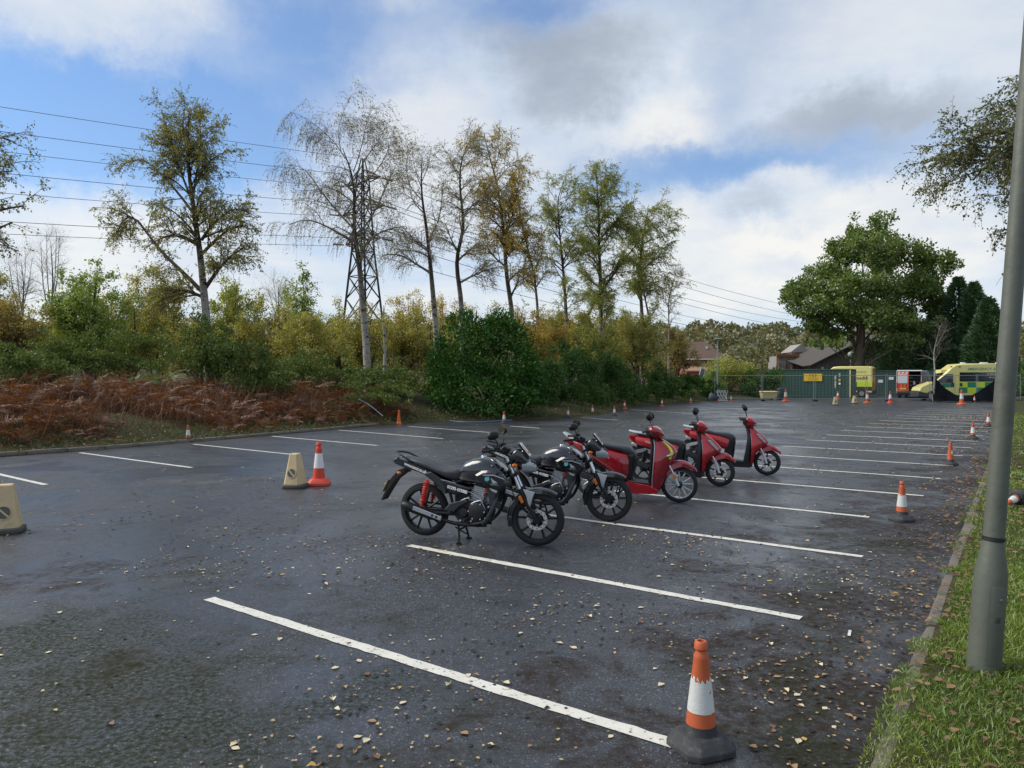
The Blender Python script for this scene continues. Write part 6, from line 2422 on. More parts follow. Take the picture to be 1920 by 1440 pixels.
def wing_logo(mb, x, y, z, s_, sg=-1):
    """spread wing emblem: stacked feathers narrowing to a point"""
    for k in range(5):
        h = s_ * (.9 - k * .15)
        b_ = z - s_ * .45 + k * s_ * .02
        x0 = x - s_ * .5 + k * s_ * .20
        mb.add([(x0, y, b_), (x0 + s_ * .16, y, b_ - .0), (x0 + s_ * .10 - s_ * .25, y, b_ + h), (x0 - s_ * .30, y, b_ + h * 1.05)], [(0, 1, 2, 3)])
    return mb


def make_motorcycle(label):
    root = empty('motorcycle', (0, 0, 0), 0, label, 'motorcycle', 'parked training bikes')
    SA, PV = R(12), (-.24, 0)
    st = lambda mb: steer_mb(mb, SA, PV)
    nos = lambda mb: mb
    B = lambda mb, n_, m_, par=root, sm=40, bev=0: mb.build(n_, m_, par, sm, bev)
    cyc_wheel(root, 'front_wheel', -.035, .303, .302, .082, blk_sat, 5, st, -1)
    cyc_wheel(root, 'rear_wheel', -1.40, .338, .308, .098, blk_sat, 5, nos, 0)
    # fork
    for s_ in (-1, 1):
        mb = MB()
        mb.tube([(-.365, s_ * .092, .985), (-.205, s_ * .092, .60)], .0165, 10)
        f = B(st(mb), 'fork_tube', chrome)
        mb = MB()
        mb.tube([(-.225, s_ * .092, .645), (-.15, s_ * .092, .50), (-.05, s_ * .090, .31)], [.027, .027, .024], 12)
        mb.lathe([(.0, 0), (.030, .0), (.030, .05), (0, .05)], (-.035, s_ * .092 - .025, .303), 12, 'Y')
        B(st(mb), 'fork_slider', blk_sat, f)
        mb = MB()
        mb.box((-.205, s_ * .122, .535), (.034, .012, .085), yrot(R(-24)))
        B(st(mb), 'fork_reflector', amber, f, bev=.003)
        mb = MB()
        mb.prism([(-.185, .645), (-.055, .615), (-.075, .56), (-.105, .455), (-.125, .46), (-.15, .57)], s_ * .098, s_ * .114, .008, .004)
        B(st(mb), 'fork_guard', silver_p, f, 30)
    mb = MB()
    mb.box((-.335, 0, .935), (.07, .24, .035), yrot(R(-24)))
    mb.box((-.285, 0, .80), (.07, .24, .04), yrot(R(-24)))
    B(st(mb), 'fork_yoke', blk_sat, bev=.006)
    mb = arc_guard(MB(), -.035, .303, .330, 52, 196, .062, drop=.05, lift=.02)
    B(st(mb), 'front_mudguard', blk_paint, sm=35)
    mb = MB()
    mb.box((-.095, -.088, .375), (.075, .05, .10), yrot(R(20)))
    B(st(mb), 'brake_caliper', eng_m, bev=.01)
    mb = MB()
    mb.tube(smooth_path([(-.09, -.09, .42), (-.24, -.13, .44), (-.30, -.12, .60), (-.33, -.11, .85), (-.40, -.14, 1.0)], 14), .006, 5)
    mb.tube(smooth_path([(-.02, .09, .34), (-.20, .13, .50), (-.34, .12, .80)], 10), .005, 5)
    B(st(mb), 'brake_hose', blk_sat)
    # headlamp cowl
    mb = MB()
    sec = [(-.36, .975, .05, .03, .05), (-.31, 1.0, .075, .05, .10), (-.26, 1.02, .085, .07, .15), (-.21, 1.0, .088, .075, .16), (-.16, .955, .085, .055, .11), (-.12, .92, .07, .035, .07)]
    mb.body(sec, 16, 3.0)
    cowl = B(st(mb), 'headlamp_cowl', blk_paint, sm=50)
    mb = MB()
    mb.body([(-.20, .905, .085, .07, .085), (-.12, .90, .085, .06, .08), (-.07, .885, .07, .05, .065), (-.045, .87, .04, .03, .04)], 16, 2.8)
    B(st(mb), 'headlamp', lens, cowl, 50)
    mb = MB()
    mb.body([(-.10, .955, .06, .012, .02), (-.055, .925, .045, .010, .02)], 12, 2.6)
    B(st(mb), 'headlamp_visor', blk_sat, cowl)
    # learner plate
    a = math.atan2(.16, -.125)
    d = Vector((-.125, 0, .16)).normalized()
    nrm = Vector((.16, 0, .125)).normalized()
    c = Vector((-.178, 0, 1.068)) + nrm * .012
    M3 = Matrix((d, Vector((0, 1, 0)), nrm)).transposed()
    mb = MB()
    mb.box(c, (.178, .165, .004), M3)
    pl_ = B(st(mb), 'learner_plate', plate_w, bev=.001)
    mb = MB()
    mb.box(c - nrm * .016 + d * .006, (.20, .150, .018), M3)
    mb.box(c - nrm * .045 - d * .05, (.12, .13, .06), M3)
    B(st(mb), 'fly_screen', blk_paint, cowl, 30, .008)
    mb = MB()
    mb.box(c + nrm * .0035 + Vector((0, -.035, 0)), (.12, .026, .002), M3)
    mb.box(c + nrm * .0035 - d * .047 + Vector((0, .012, 0)), (.026, .07, .002), M3)
    B(st(mb), 'letter_l', l_red, pl_, 0)
    # bars, mirrors, instruments
    mb = MB()
    for s_ in (-1, 1):
        mb.tube(smooth_path([(-.36, 0, 1.0), (-.365, s_ * .10, 1.01), (-.40, s_ * .18, 1.075), (-.47, s_ * .27, 1.09), (-.52, s_ * .33, 1.085)], 12), .011, 8)
    hb_ = B(st(mb), 'handlebar', blk_sat)
    for s_ in (-1, 1):
        mb = MB()
        mb.tube([(-.50, s_ * .30, 1.087), (-.575, s_ * .39, 1.08)], .0165, 10)
        mb.lathe([(0, 0), (.018, 0), (.018, .02), (0, .02)], (-.58, s_ * .395 - .01, 1.079), 10, 'Y')
        B(st(mb), 'grip', rubber, hb_)
        mb = MB()
        mb.tube(smooth_path([(-.455, s_ * .25, 1.10), (-.43, s_ * .30, 1.085), (-.50, s_ * .40, 1.07)], 8), .007, 6)
        mb.box((-.45, s_ * .245, 1.095), (.06, .05, .05))
        B(st(mb), 'lever', blk_sat, hb_)
        mb = MB()
        mb.tube([(-.455, s_ * .25, 1.10), (-.445, s_ * .27, 1.17), (-.475, s_ * .35, 1.225)], .006, 6)
        ms = B(st(mb), 'mirror_stalk', blk_sat, hb_)
        mb = MB()
        ring = lambda x, k: [(x + .0, s_ * (.385) + math.copysign(abs(math.cos(t)) ** .8, math.cos(t)) * .068 * k, 1.252 + math.copysign(abs(math.sin(t)) ** .8, math.sin(t)) * .045 * k + .008 * math.cos(t) * s_ * -1) for t in np.linspace(0, 2 * math.pi, 19)[:-1]]
        mb.loft([ring(-.445, .55), ring(-.455, .85), ring(-.475, 1.0), ring(-.492, 1.0)], True)
        yaw_mb(mb, -.47, s_ * .385, s_ * R(42))
        mh = B(st(mb), 'mirror', blk_sat, ms)
        mb = MB()
        mb.loft([ring(-.4925, .92), ring(-.4945, .92)], True)
        yaw_mb(mb, -.47, s_ * .385, s_ * R(42))
        B(st(mb), 'mirror_glass', mirror_m, mh)
    mb = MB()
    mb.box((-.385, 0, 1.075), (.09, .17, .06), yrot(R(30)))
    B(st(mb), 'instruments', blk_sat, bev=.012)
    for s_ in (-1, 1):
        mb = MB()
        mb.tube([(-.27, s_ * .09, .91), (-.27, s_ * .14, .91)], .010, 6)
        k = B(st(mb), 'indicator_stalk', blk_sat)
        mb = MB()
        mb.body([(-.298, .91, .010, .012, .012), (-.282, .91, .020, .024, .022), (-.255, .91, .020, .022, .020), (-.242, .91, .010, .012, .012)], 12, 2.4)
        mb.v = [(x, y + s_ * .165, z) for x, y, z in mb.v]
        B(st(mb), 'indicator', amber, k)
    # tank, seat, tail
    mb = MB()
    mb.body([(-.955, .745, .070, .055, .06), (-.915, .765, .105, .10, .085), (-.85, .78, .135, .145, .10), (-.75, .79, .155, .172, .115), (-.64, .80, .165, .178, .125), (-.55, .80, .165, .165, .14), (-.47, .79, .15, .13, .15), (-.40, .76, .125, .095, .13), (-.35, .73, .09, .05, .08)], 28, 3.2)
    tank = B(mb, 'tank', blk_paint, sm=60)
    mb = MB()
    mb.lathe([(.002, .012), (.03, .012), (.034, .004), (.034, -.01)], (-.66, 0, .978), 16)
    B(mb, 'filler_cap', chrome, tank)
    for s_ in (-1, 1):
        mb = MB()
        mb.prism([(-.70, .79), (-.62, .84), (-.48, .85), (-.36, .80), (-.31, .73), (-.335, .665), (-.42, .62), (-.55, .665), (-.66, .70)], s_ * .13, s_ * .192, .035, .022)
        sh_ = B(mb, 'tank_shroud', blk_paint, tank, 25)
        mb = MB()
        wing_logo(mb, -.455, s_ * .1935, .735, .062)
        B(mb, 'wing_emblem', silver_p, sh_, 0)
        o = put_text(sh_, 'HONDA', .024, silver_p, (-.465, s_ * .193, .695), (math.pi / 2, 0, 0 if s_ < 0 else math.pi), depth=.0005)
        mb = MB()
        mb.prism([(-.575, .775), (-.525, .78), (-.52, .745), (-.55, .725), (-.578, .74)], s_ * .191, s_ * .1945)
        B(mb, 'blue_badge', dec_b, sh_, 0)
        mb = MB()
        mb.prism([(-.60, .80), (-.47, .805), (-.35, .765), (-.345, .755), (-.47, .793), (-.60, .79)], s_ * .189, s_ * .1935)
        B(mb, 'trim_line', silver_p, sh_, 0)
        mb = MB()
        mb.prism([(-.58, .655), (-.43, .640), (-.455, .56), (-.505, .44), (-.535, .46), (-.555, .56)], s_ * .115, s_ * .158, .02, .012)
        rs_ = B(mb, 'side_shroud', gry_pl, root, 25)
        mb = MB()
        mb.prism([(-.535, .648), (-.435, .636), (-.45, .60), (-.50, .615)], s_ * .156, s_ * .163)
        B(mb, 'shroud_inlay', silver_p, rs_, 0)
    mb = MB()
    mb.body([(-1.63, .925, .085, .020, .03), (-1.56, .912, .110, .034, .04), (-1.42, .892, .128, .040, .05), (-1.30, .862, .133, .036, .06), (-1.20, .825, .138, .030, .06), (-1.08, .795, .142, .034, .08), (-.98, .79, .128, .048, .10), (-.92, .795, .105, .052, .10), (-.895, .80, .08, .05, .08)], 18, 2.8)
    B(mb, 'seat', seat_m, sm=60)
    mb = MB()
    mb.prism([(-1.765, .925), (-1.70, .945), (-1.50, .90), (-1.28, .825), (-1.14, .735), (-.98, .65), (-1.02, .58), (-1.085, .55), (-1.22, .68), (-1.40, .79), (-1.62, .835), (-1.745, .88)], -.128, .128, .03, .03)
    tail = B(mb, 'tail_cowl', blk_paint, sm=30)
    for s_ in (-1, 1):
        mb = MB()
        mb.prism([(-1.26, .80), (-1.13, .725), (-1.08, .63), (-1.06, .555), (-1.09, .555), (-1.20, .68), (-1.34, .775)], s_ * .126, s_ * .142, .012, .006)
        B(mb, 'tail_infill', gry_pl, tail, 25)
        mb = MB()
        mb.prism([(-1.16, .715), (-.93, .672), (-.76, .628), (-.80, .60), (-.95, .548), (-1.04, .56), (-1.10, .64)], s_ * .105, s_ * .147, .02, .014)
        sp_ = B(mb, 'side_panel', blk_paint, root, 25)
        put_text(sp_, '01293 419380', .049, dec_w, (-.925, s_ * .149, .612), (math.pi / 2, R(13) if s_ < 0 else R(13), 0 if s_ < 0 else math.pi), bold=.0022, depth=.0006, spacing=.88)
        mb = MB()
        mb.prism([(-1.13, .722), (-.94, .685), (-.94, .679), (-1.12, .712)], s_ * .146, s_ * .150)
        B(mb, 'panel_trim', silver_p, sp_, 0)
        tx = put_text(tail, 'www.scct.co.uk', .052, dec_w, (-1.455, s_ * .1305, .832), (math.pi / 2, R(19), 0 if s_ < 0 else math.pi), bold=.0020, depth=.0006, spacing=.9)
        mb = MB()
        mb.tube(smooth_path([(-1.50, s_ * .122, .90), (-1.58, s_ * .125, .945), (-1.68, s_ * .115, .985), (-1.735, s_ * .07, .998), (-1.745, 0, 1.0)], 12), .016, 8, flat=.7)
        B(mb, 'grab_rail', blk_sat)
    mb = MB()
    mb.box((-1.765, 0, .895), (.03, .13, .045), yrot(R(15)))
    B(mb, 'tail_light', tail_red, tail, bev=.008)
    mb = MB()
    mb.prism([(-1.58, .83), (-1.70, .80), (-1.80, .70), (-1.90, .50), (-1.935, .43), (-1.92, .425), (-1.86, .52), (-1.75, .68), (-1.64, .76)], -.075, .075, .008, .006)
    rg = B(mb, 'rear_mudguard', mud_m, sm=30)
    d = Vector((-.155, 0, -.27)).normalized()
    nrm = Vector((-.27, 0, .155)).normalized()
    M3 = Matrix((d, Vector((0, 1, 0)), nrm)).transposed()
    mb = MB()
    mb.box(Vector((-1.865, 0, .59)) + nrm * .02, (.17, .145, .004), M3)
    B(mb, 'number_plate', mat('plate_rear', (.55, .42, .06), .5) if 'plate_rear' not in MATS else MATS['plate_rear'], rg)
    for s_ in (-1, 1):
        mb = MB()
        mb.body([(-1.69, .765, .009, .011, .011), (-1.675, .765, .017, .019, .018), (-1.655, .765, .017, .019, .018), (-1.642, .765, .009, .010, .010)], 12, 2.4)
        mb.tube([(-1.665, -s_ * .06, .765), (-1.665, -s_ * .12, .765)], .009, 6)
        mb.v = [(x, y + s_ * .13, z) for x, y, z in mb.v]
        B(mb, 'rear_indicator', amber, rg)
    # rear suspension
    for s_ in (-1, 1):
        mb = MB()
        mb.tube([(-.93, s_ * .085, .33), (-1.18, s_ * .095, .325), (-1.43, s_ * .10, .338)], [.026, .024, .022], 8)
        B(mb, 'swing_arm', blk_sat)
        mb = MB()
        mb.tube([(-1.30, s_ * .135, .70), (-1.375, s_ * .135, .40)], .018, 8)
        sk = B(mb, 'shock_absorber', red_spring)
        mb = coil(MB(), (-1.305, s_ * .135, .68), (-1.362, s_ * .135, .45), .030, 9, .0085)
        B(mb, 'spring', red_spring, sk)
    mb = MB()
    mb.prism([(-.95, .40), (-1.40, .42), (-1.50, .37), (-1.40, .40), (-.96, .37)], .05, .075)
    B(mb, 'chain_guard', blk_sat)
    # engine
    mb = MB()
    mb.prism([(-.975, .30), (-.96, .42), (-.86, .475), (-.70, .485), (-.60, .45), (-.545, .37), (-.57, .27), (-.68, .215), (-.90, .215)], -.105, .105, .02, .02)
    en = B(mb, 'engine', eng_m, sm=30)
    mb = MB()
    mb.lathe([(.002, -.150), (.075, -.148), (.100, -.135), (.108, -.105), (.108, -.09)], (-.70, 0, .375), 28, 'Y')
    mb.lathe([(.002, -.140), (.045, -.138), (.058, -.125), (.062, -.10)], (-.86, 0, .355), 20, 'Y')
    B(mb, 'clutch_cover', eng_m, en, 40)
    mb = MB()
    for k in range(6):
        a = k * math.pi / 3
        mb.lathe([(.001, -.143), (.009, -.143), (.009, -.12)], (-.70 + math.cos(a) * .095, 0, .375 + math.sin(a) * .095), 8, 'Y')
    tag(B(mb, 'cover_bolts', alu, en), kind='stuff')
    Mf = yrot(R(12))
    mb = MB()
    for k in range(8):
        t = k / 7
        mb.box((-.725 + t * .045, 0, .485 + t * .155), (.165 - .03 * (k > 5), .17, .010), Mf)
    mb.box((-.70, 0, .56), (.12, .13, .17), Mf)
    B(mb, 'cylinder_fins', alu, en, 30)
    mb = MB()
    mb.box((-.665, 0, .665), (.14, .15, .06), Mf)
    B(mb, 'cylinder_head', eng_m, en, 30, .012)
    mb = MB()
    mb.box((-.86, -.06, .56), (.13, .10, .13), yrot(R(-10)))
    mb.tube([(-.80, -.04, .60), (-.72, -.03, .63)], .03, 10)
    mb.box((-.935, .0, .50), (.10, .16, .12))
    B(mb, 'air_box', blk_sat, root, 30, .015)
    mb = MB()
    mb.box((-.592, -.10, .61), (.03, .03, .055), yrot(R(-20)))
    B(mb, 'plug_cap', red_spring, en, bev=.006)
    mb = MB()
    for (p0, p1, r_) in (((-.82, -.118, .60), (-.66, -.122, .52), .005), ((-.66, -.122, .52), (-.60, -.118, .40), .005), ((-.78, -.12, .45), (-.64, -.12, .50), .006), ((-.92, -.115, .46), (-.80, -.12, .52), .007)):
        mb.tube(smooth_path([p0, tuple((np.array(p0) + np.array(p1)) / 2 + [.0, -.012, .015]), p1], 6), r_, 5)
    for (x, z, r_) in ((-.63, .565, .012), (-.80, .52, .014), (-.60, .30, .012), (-.90, .26, .012), (-.56, .43, .010), (-.77, .26, .010)):
        mb.lathe([(.001, -.128), (r_, -.126), (r_, -.10)], (x, 0, z), 8, 'Y')
    tag(B(mb, 'engine_fittings', alu, en), kind='stuff')
    # frame, exhaust, guards, stand
    mb = MB()
    mb.tube(smooth_path([(-.33, 0, .86), (-.42, 0, .72), (-.53, 0, .48), (-.56, 0, .30), (-.62, 0, .23)], 12), .022, 8)
    for s_ in (-1, 1):
        mb.tube(smooth_path([(-.60, s_ * .08, .215), (-.80, s_ * .09, .20), (-.96, s_ * .09, .26), (-1.0, s_ * .09, .42), (-1.05, s_ * .10, .62)], 12), .017, 8)
        mb.tube([(-.36, s_ * .04, .82), (-1.0, s_ * .09, .68)], .02, 8)
        mb.tube([(-1.0, s_ * .09, .66), (-1.58, s_ * .08, .84)], .016, 8)
    B(mb, 'frame', blk_sat)
    mb = MB()
    mb.tube(smooth_path([(-.615, -.05, .60), (-.545, -.085, .55), (-.515, -.105, .44), (-.545, -.115, .33), (-.62, -.12, .25), (-.78, -.125, .215), (-.98, -.135, .225), (-1.14, -.145, .27)], 22), .021, 10)
    ex = B(mb, 'exhaust_pipe', blk_sat)
    mb = MB()
    mb.tube([(-1.10, -.148, .262), (-1.18, -.152, .285), (-1.24, -.156, .303), (-1.50, -.172, .385), (-1.585, -.176, .412), (-1.60, -.177, .416)], [.022, .040, .050, .054, .050, .036], 16)
    B(mb, 'silencer', blk_sat, ex)
    mb = MB()
    dv = Vector((-.34, -.02, .107)).normalized()
    Mx = Matrix((dv, Vector((0, 1, 0)), dv.cross(Vector((0, 1, 0))).normalized())).transposed()
    mb.box((-1.27, -.214, .335), (.36, .010, .048), Mx)
    B(mb, 'heat_shield', chrome, ex, 30, .004)
    mb = MB()
    for k in range(2):
        mb.box((-1.155 - .05 * k, -.2205, .300 + .016 * k), (.018, .003, .03), Mx)
    B(mb, 'shield_slots', dk_gap, ex, 0)
    for s_ in (-1, 1):
        mb = MB()
        mb.tube(smooth_path([(-.475, s_ * .09, .60), (-.455, s_ * .15, .52), (-.50, s_ * .175, .40), (-.56, s_ * .17, .29), (-.63, s_ * .13, .235)], 14), .022, 8, flat=.6)
        B(mb, 'engine_guard', gry_pl)
        mb = MB()
        mb.prism([(-1.09, .375), (-1.02, .45), (-.84, .50), (-.80, .485), (-.90, .42), (-.985, .345)], s_ * .125, s_ * .150, .012, .006)
        mb.tube([(-1.0, s_ * .14, .36), (-1.0, s_ * .22, .365)], .013, 8)
        B(mb, 'footrest_hanger', gry_pl, root, 30)
        mb = MB()
        mb.tube([(-.82, s_ * .12, .275), (-.82, s_ * .23, .285)], .016, 8)
        B(mb, 'footrest', rubber)
    mb = MB()
    for s_ in (-1, 1):
        mb.tube([(-.945, s_ * .075, .235), (-.915, s_ * .12, .10), (-.905, s_ * .15, .004)], .013, 8)
        mb.box((-.905, s_ * .152, .010), (.06, .035, .016))
    mb.tube([(-.925, -.105, .15), (-.925, .105, .15)], .012, 8)
    mb.tube(smooth_path([(-.91, .14, .05), (-1.0, .17, .07), (-1.09, .18, .12)], 6), .009, 6)
    B(mb, 'centre_stand', blk_sat)
    return root


def place(root, px, py, hdg, roll=0.0):
    q = G(px, py)
    root.location = (q[0], q[1], 0.001)
    root.rotation_euler = (roll, 0, R(hdg))


m1 = make_motorcycle('nearest black motorcycle on its centre stand with learner plate')
m2 = copy_tree(m1)
m2['label'] = 'second black motorcycle partly hidden behind the nearest one'
place(m1, 1012, 1026, -19)
place(m2, 1146, 980, -20)


def d_ring(z, xb, xf, w, n=15, p=2.2):
    """D-shaped level: flat back at xb, bulging front to xf"""
    out = []
    for t in np.linspace(-math.pi / 2, math.pi / 2, n):
        c_, s_ = math.cos(t), math.sin(t)
        out.append((xb + (xf - xb) * abs(c_) ** (2 / p), w * math.copysign(abs(s_) ** (2 / p), s_), z))
    return out


def make_scooter(label, big):
    """big: large-wheeled flat-floor scooter; otherwise the slim one with black wheels"""
    root = empty('scooter', (0, 0, 0), 0, label, 'scooter', 'parked training bikes')
    SA = R(9) if big else R(4)
    PV = (-.22, 0)
    st = lambda mb: steer_mb(mb, SA, PV)
    nos = lambda mb: mb
    B = lambda mb, n_, m_, par=root, sm=40, bev=0: mb.build(n_, m_, par, sm, bev)
    if big:
        fc_, rc, Rf, paint_, rim_m = (.012, .272), (-1.33, .272), .272, red_paint, alu
    else:
        fc_, rc, Rf, paint_, rim_m = (-.005, .248), (-1.317, .262), .248, red_bright, blk_sat
    cyc_wheel(root, 'front_wheel', fc_[0], fc_[1], Rf, .085, rim_m, 6 if big else 5, st, 1 if big else -1, big, .05, .105, .052)
    cyc_wheel(root, 'rear_wheel', rc[0], rc[1], Rf * 1.0, .10, rim_m, 6 if big else 5, nos, 0, big, .06, .1, .052)
    for s_ in (-1, 1):
        mb = MB()
        mb.tube([(fc_[0] - .165, s_ * .078, .60), (fc_[0] - .055, s_ * .078, .39)], .015, 10)
        f = B(st(mb), 'fork_tube', chrome)
        mb = MB()
        mb.tube([(fc_[0] - .085, s_ * .078, .45), (fc_[0] - .01, s_ * .078, fc_[1] - .01)], [.025, .022], 12)
        B(st(mb), 'fork_slider', silver_p, f)
        if big:
            mb = MB()
            mb.lathe([(.002, 0), (.030, .0), (.028, .012), (.002, .014)], (fc_[0] - .065, s_ * .103 - (0 if s_ > 0 else .014), .40), 14, 'Y')
            B(st(mb), 'fork_reflector', amber, f)
    # front mudguard with pointed tip
    mb = MB()
    rings = []
    for i in range(13):
        t = i / 12
        a = R(38 + 105 * t) if big else R(34 + 92 * t)
        rr_ = Rf + .035 + .05 * math.sin(math.pi * min(1, t * 1.1)) ** 1.0 + (.02 if t < .15 else 0)
        w = .068 * min(1, .18 + 2.6 * t)
        dp = .02 + .10 * min(1, t * 1.8)
        rings.append([(fc_[0] + math.cos(a) * (rr_ + dr_), y, fc_[1] + math.sin(a) * (rr_ + dr_)) for y, dr_ in
                      ((-w, -dp * .9), (-w, -dp * .3), (-w * .6, 0), (0, .012), (w * .6, 0), (w, -dp * .3), (w, -dp * .9), (w * .85, -dp * .9), (w * .8, -.025), (0, -.008), (-w * .8, -.025), (-w * .85, -dp * .9))])
    mb.loft(rings, True)
    B(st(mb), 'front_mudguard', paint_, sm=40)
    if big:
        mb = MB()
        lv = [(.16, -.31, -.27, .12), (.22, -.36, -.235, .15), (.34, -.36, -.19, .175), (.48, -.345, -.135, .185), (.60, -.335, -.080, .185), (.70, -.33, -.030, .175), (.765, -.33, -.010, .155), (.83, -.33, -.055, .135), (.90, -.34, -.15, .11), (.955, -.36, -.25, .08)]
        mb.loft([d_ring(*q) for q in lv], True)
        sh_ = B(mb, 'leg_shield', paint_, sm=50)
        mb = MB()
        mb.loft([d_ring(z, xb - .055, xb - .002, w * .92, 11) for z, xb, xf, w in lv[1:]], True)
        B(mb, 'inner_leg_shield', gry_pl, sh_, 40)
        for s_ in (-1, 1):
            mb = MB()
            mb.tube([(q[1] + .004, s_ * q[3] * 1.005, q[0]) for q in lv[1:]], .005, 6)
            B(mb, 'edge_trim', silver_p, sh_)
            mb = MB()
            mb.body([(-.16, .70, .008, .012, .012), (-.10, .715, .018, .020, .022), (-.05, .735, .012, .016, .018)], 10, 2.4)
            mb.v = [(x, y + s_ * .135, z) for x, y, z in mb.v]
            B(mb, 'front_indicator', lens, sh_)
        mb = MB()
        for k_ in range(3):
            mb.box((-.118 - k_ * .022, 0, .50 - k_ * .035), (.012, .13 - .01 * k_, .012))
        B(mb, 'front_grille', blk_sat, sh_)
        mb = MB()
        strip_ = []
        for zq in np.linspace(.66, .92, 9):
            z, (xb, xf, w) = zq, [float(np.interp(zq, [q[0] for q in lv], [q[k_] for q in lv])) for k_ in (1, 2, 3)]
            pts_ = []
            for t in (-R(34), -R(45)):
                c_, s_ = math.cos(t), math.sin(t)
                k = 1.012
                pts_.append((xb + (xf - xb) * abs(c_) ** (2 / 2.2) * k + .004, w * math.copysign(abs(s_) ** (2 / 2.2), s_) * k, z))
            strip_.append(pts_)
        vs = [p for q in strip_ for p in q]
        mb.add(vs, [(2 * i, 2 * i + 1, 2 * i + 3, 2 * i + 2) for i in range(len(strip_) - 1)])
        B(mb, 'hi_vis_strip', hi_vis, sh_, 60)
        mb = MB()
        mb.prism([(-.74, .295), (-.40, .265), (-.27, .195), (-.275, .145), (-.40, .125), (-.68, .125), (-.78, .20)], -.175, .175, .02, .02)
        fl_ = B(mb, 'floor_side', paint_, sm=30)
        mb = MB()
        mb.box((-.555, 0, .292), (.34, .30, .02), yrot(R(4)))
        B(mb, 'foot_mat', gry_pl, fl_, bev=.005)
        mb = MB()
        mb.body([(-1.70, .88, .06, .025, .03), (-1.62, .86, .10, .035, .07), (-1.50, .82, .135, .05, .11), (-1.32, .77, .165, .08, .17), (-1.15, .70, .18, .11, .20), (-.98, .63, .185, .15, .24), (-.86, .57, .18, .18, .26), (-.76, .53, .16, .20, .24), (-.70, .52, .12, .17, .18)], 22, 3.0)
        bd = B(mb, 'rear_body', paint_, sm=60)
        mb = MB()
        mb.prism([(-.655, .70), (-.645, .53), (-.715, .30), (-.745, .28), (-.76, .34), (-.70, .54), (-.72, .70)], -.13, .13, .02, .02)
        B(mb, 'under_seat_panel', blk_sat, bd, 30)
        for s_ in (-1, 1):
            mb = MB()
            wing_logo(mb, -1.02, s_ * .187, .66, .05)
            B(mb, 'wing_emblem', silver_p, bd, 0)
            mb = MB()
            mb.tube(smooth_path([(-.76, s_ * .165, .36), (-.98, s_ * .189, .43), (-1.2, s_ * .18, .55), (-1.45, s_ * .145, .72), (-1.62, s_ * .10, .82)], 14), .0035, 5)
            B(mb, 'panel_seam', dk_gap, bd)
        mb = MB()
        mb.body([(-1.62, .915, .08, .02, .03), (-1.50, .91, .13, .035, .05), (-1.30, .885, .155, .035, .06), (-1.12, .85, .16, .030, .06), (-.98, .825, .16, .030, .07), (-.84, .805, .15, .034, .08), (-.73, .77, .125, .048, .10), (-.66, .70, .085, .05, .10), (-.635, .66, .05, .03, .06)], 18, 2.6)
        B(mb, 'seat', seat_m, sm=60)
        hd = [(-.475, 1.045, .075, .04, .05), (-.44, 1.075, .14, .06, .085), (-.375, 1.085, .185, .066, .115), (-.31, 1.075, .175, .062, .12), (-.25, 1.045, .12, .05, .085), (-.205, 1.015, .06, .03, .04)]
        tail_pts = [(-1.66, .90), (-1.74, .955), (-1.80, .98)]
    else:
        mb = MB()
        lv = [(.19, -.31, -.275, .09), (.30, -.30, -.235, .13), (.42, -.29, -.20, .16), (.52, -.285, -.10, .175), (.60, -.28, .005, .17), (.655, -.28, .022, .155), (.72, -.285, -.03, .14), (.80, -.30, -.115, .12), (.87, -.315, -.205, .10), (.905, -.32, -.255, .08)]
        mb.loft([d_ring(*q) for q in lv], True)
        sh_ = B(mb, 'leg_shield', paint_, sm=50)
        mb = MB()
        mb.loft([d_ring(z, xb - dx, xb - .002, w, 11) for (z, xb, dx, w) in ((.19, -.30, .15, .13), (.30, -.29, .14, .16), (.45, -.27, .13, .18), (.60, -.255, .12, .185), (.72, -.25, .11, .165), (.80, -.28, .09, .13), (.90, -.32, .07, .09))], True)
        B(mb, 'inner_leg_shield', gry_pl, sh_, 40)
        for s_ in (-1, 1):
            mb = MB()
            mb.prism([(-.20, .80), (-.15, .80), (-.04, .68), (-.02, .62), (-.06, .64), (-.16, .74)], s_ * .108, s_ * .150, .012, .008)
            B(mb, 'front_indicator', lens, sh_, 30)
        mb = MB()
        mb.prism([(-.72, .29), (-.62, .275), (-.28, .235), (-.27, .17), (-.32, .15), (-.66, .155), (-.74, .20)], -.15, .15, .015, .015)
        fl_ = B(mb, 'floor_board', blk_sat, sm=30)
        mb = MB()
        mb.box((-.47, 0, .264), (.30, .26, .014), yrot(R(6)))
        B(mb, 'foot_mat', gry_pl, fl_, bev=.004)
        mb = MB()
        mb.body([(-1.565, .825, .05, .02, .02), (-1.50, .79, .10, .055, .07), (-1.40, .76, .135, .08, .10), (-1.25, .73, .155, .09, .12), (-1.05, .69, .165, .10, .13), (-.88, .65, .165, .11, .14), (-.75, .60, .15, .13, .13), (-.67, .58, .12, .12, .10)], 22, 3.0)
        bd = B(mb, 'rear_body', paint_, sm=60)
        mb = MB()
        mb.prism([(-.59, .66), (-.60, .46), (-.63, .28), (-.75, .27), (-.80, .40), (-.76, .56), (-.68, .70)], -.135, .135, .03, .03)
        B(mb, 'under_seat_panel', blk_sat, bd, 30)
        for s_ in (-1, 1):
            mb = MB()
            mb.tube(smooth_path([(-.70, s_ * .140, .54), (-.88, s_ * .168, .58), (-1.1, s_ * .166, .635), (-1.3, s_ * .152, .67), (-1.48, s_ * .11, .76)], 14), .0035, 5)
            B(mb, 'panel_seam', dk_gap, bd)
            mb = MB()
            mb.tube([(-.283, s_ * .158, .50), (-.281, s_ * .165, .58), (-.283, s_ * .150, .68), (-.30, s_ * .125, .80)], .004, 5)
            B(mb, 'edge_trim', silver_p, sh_)
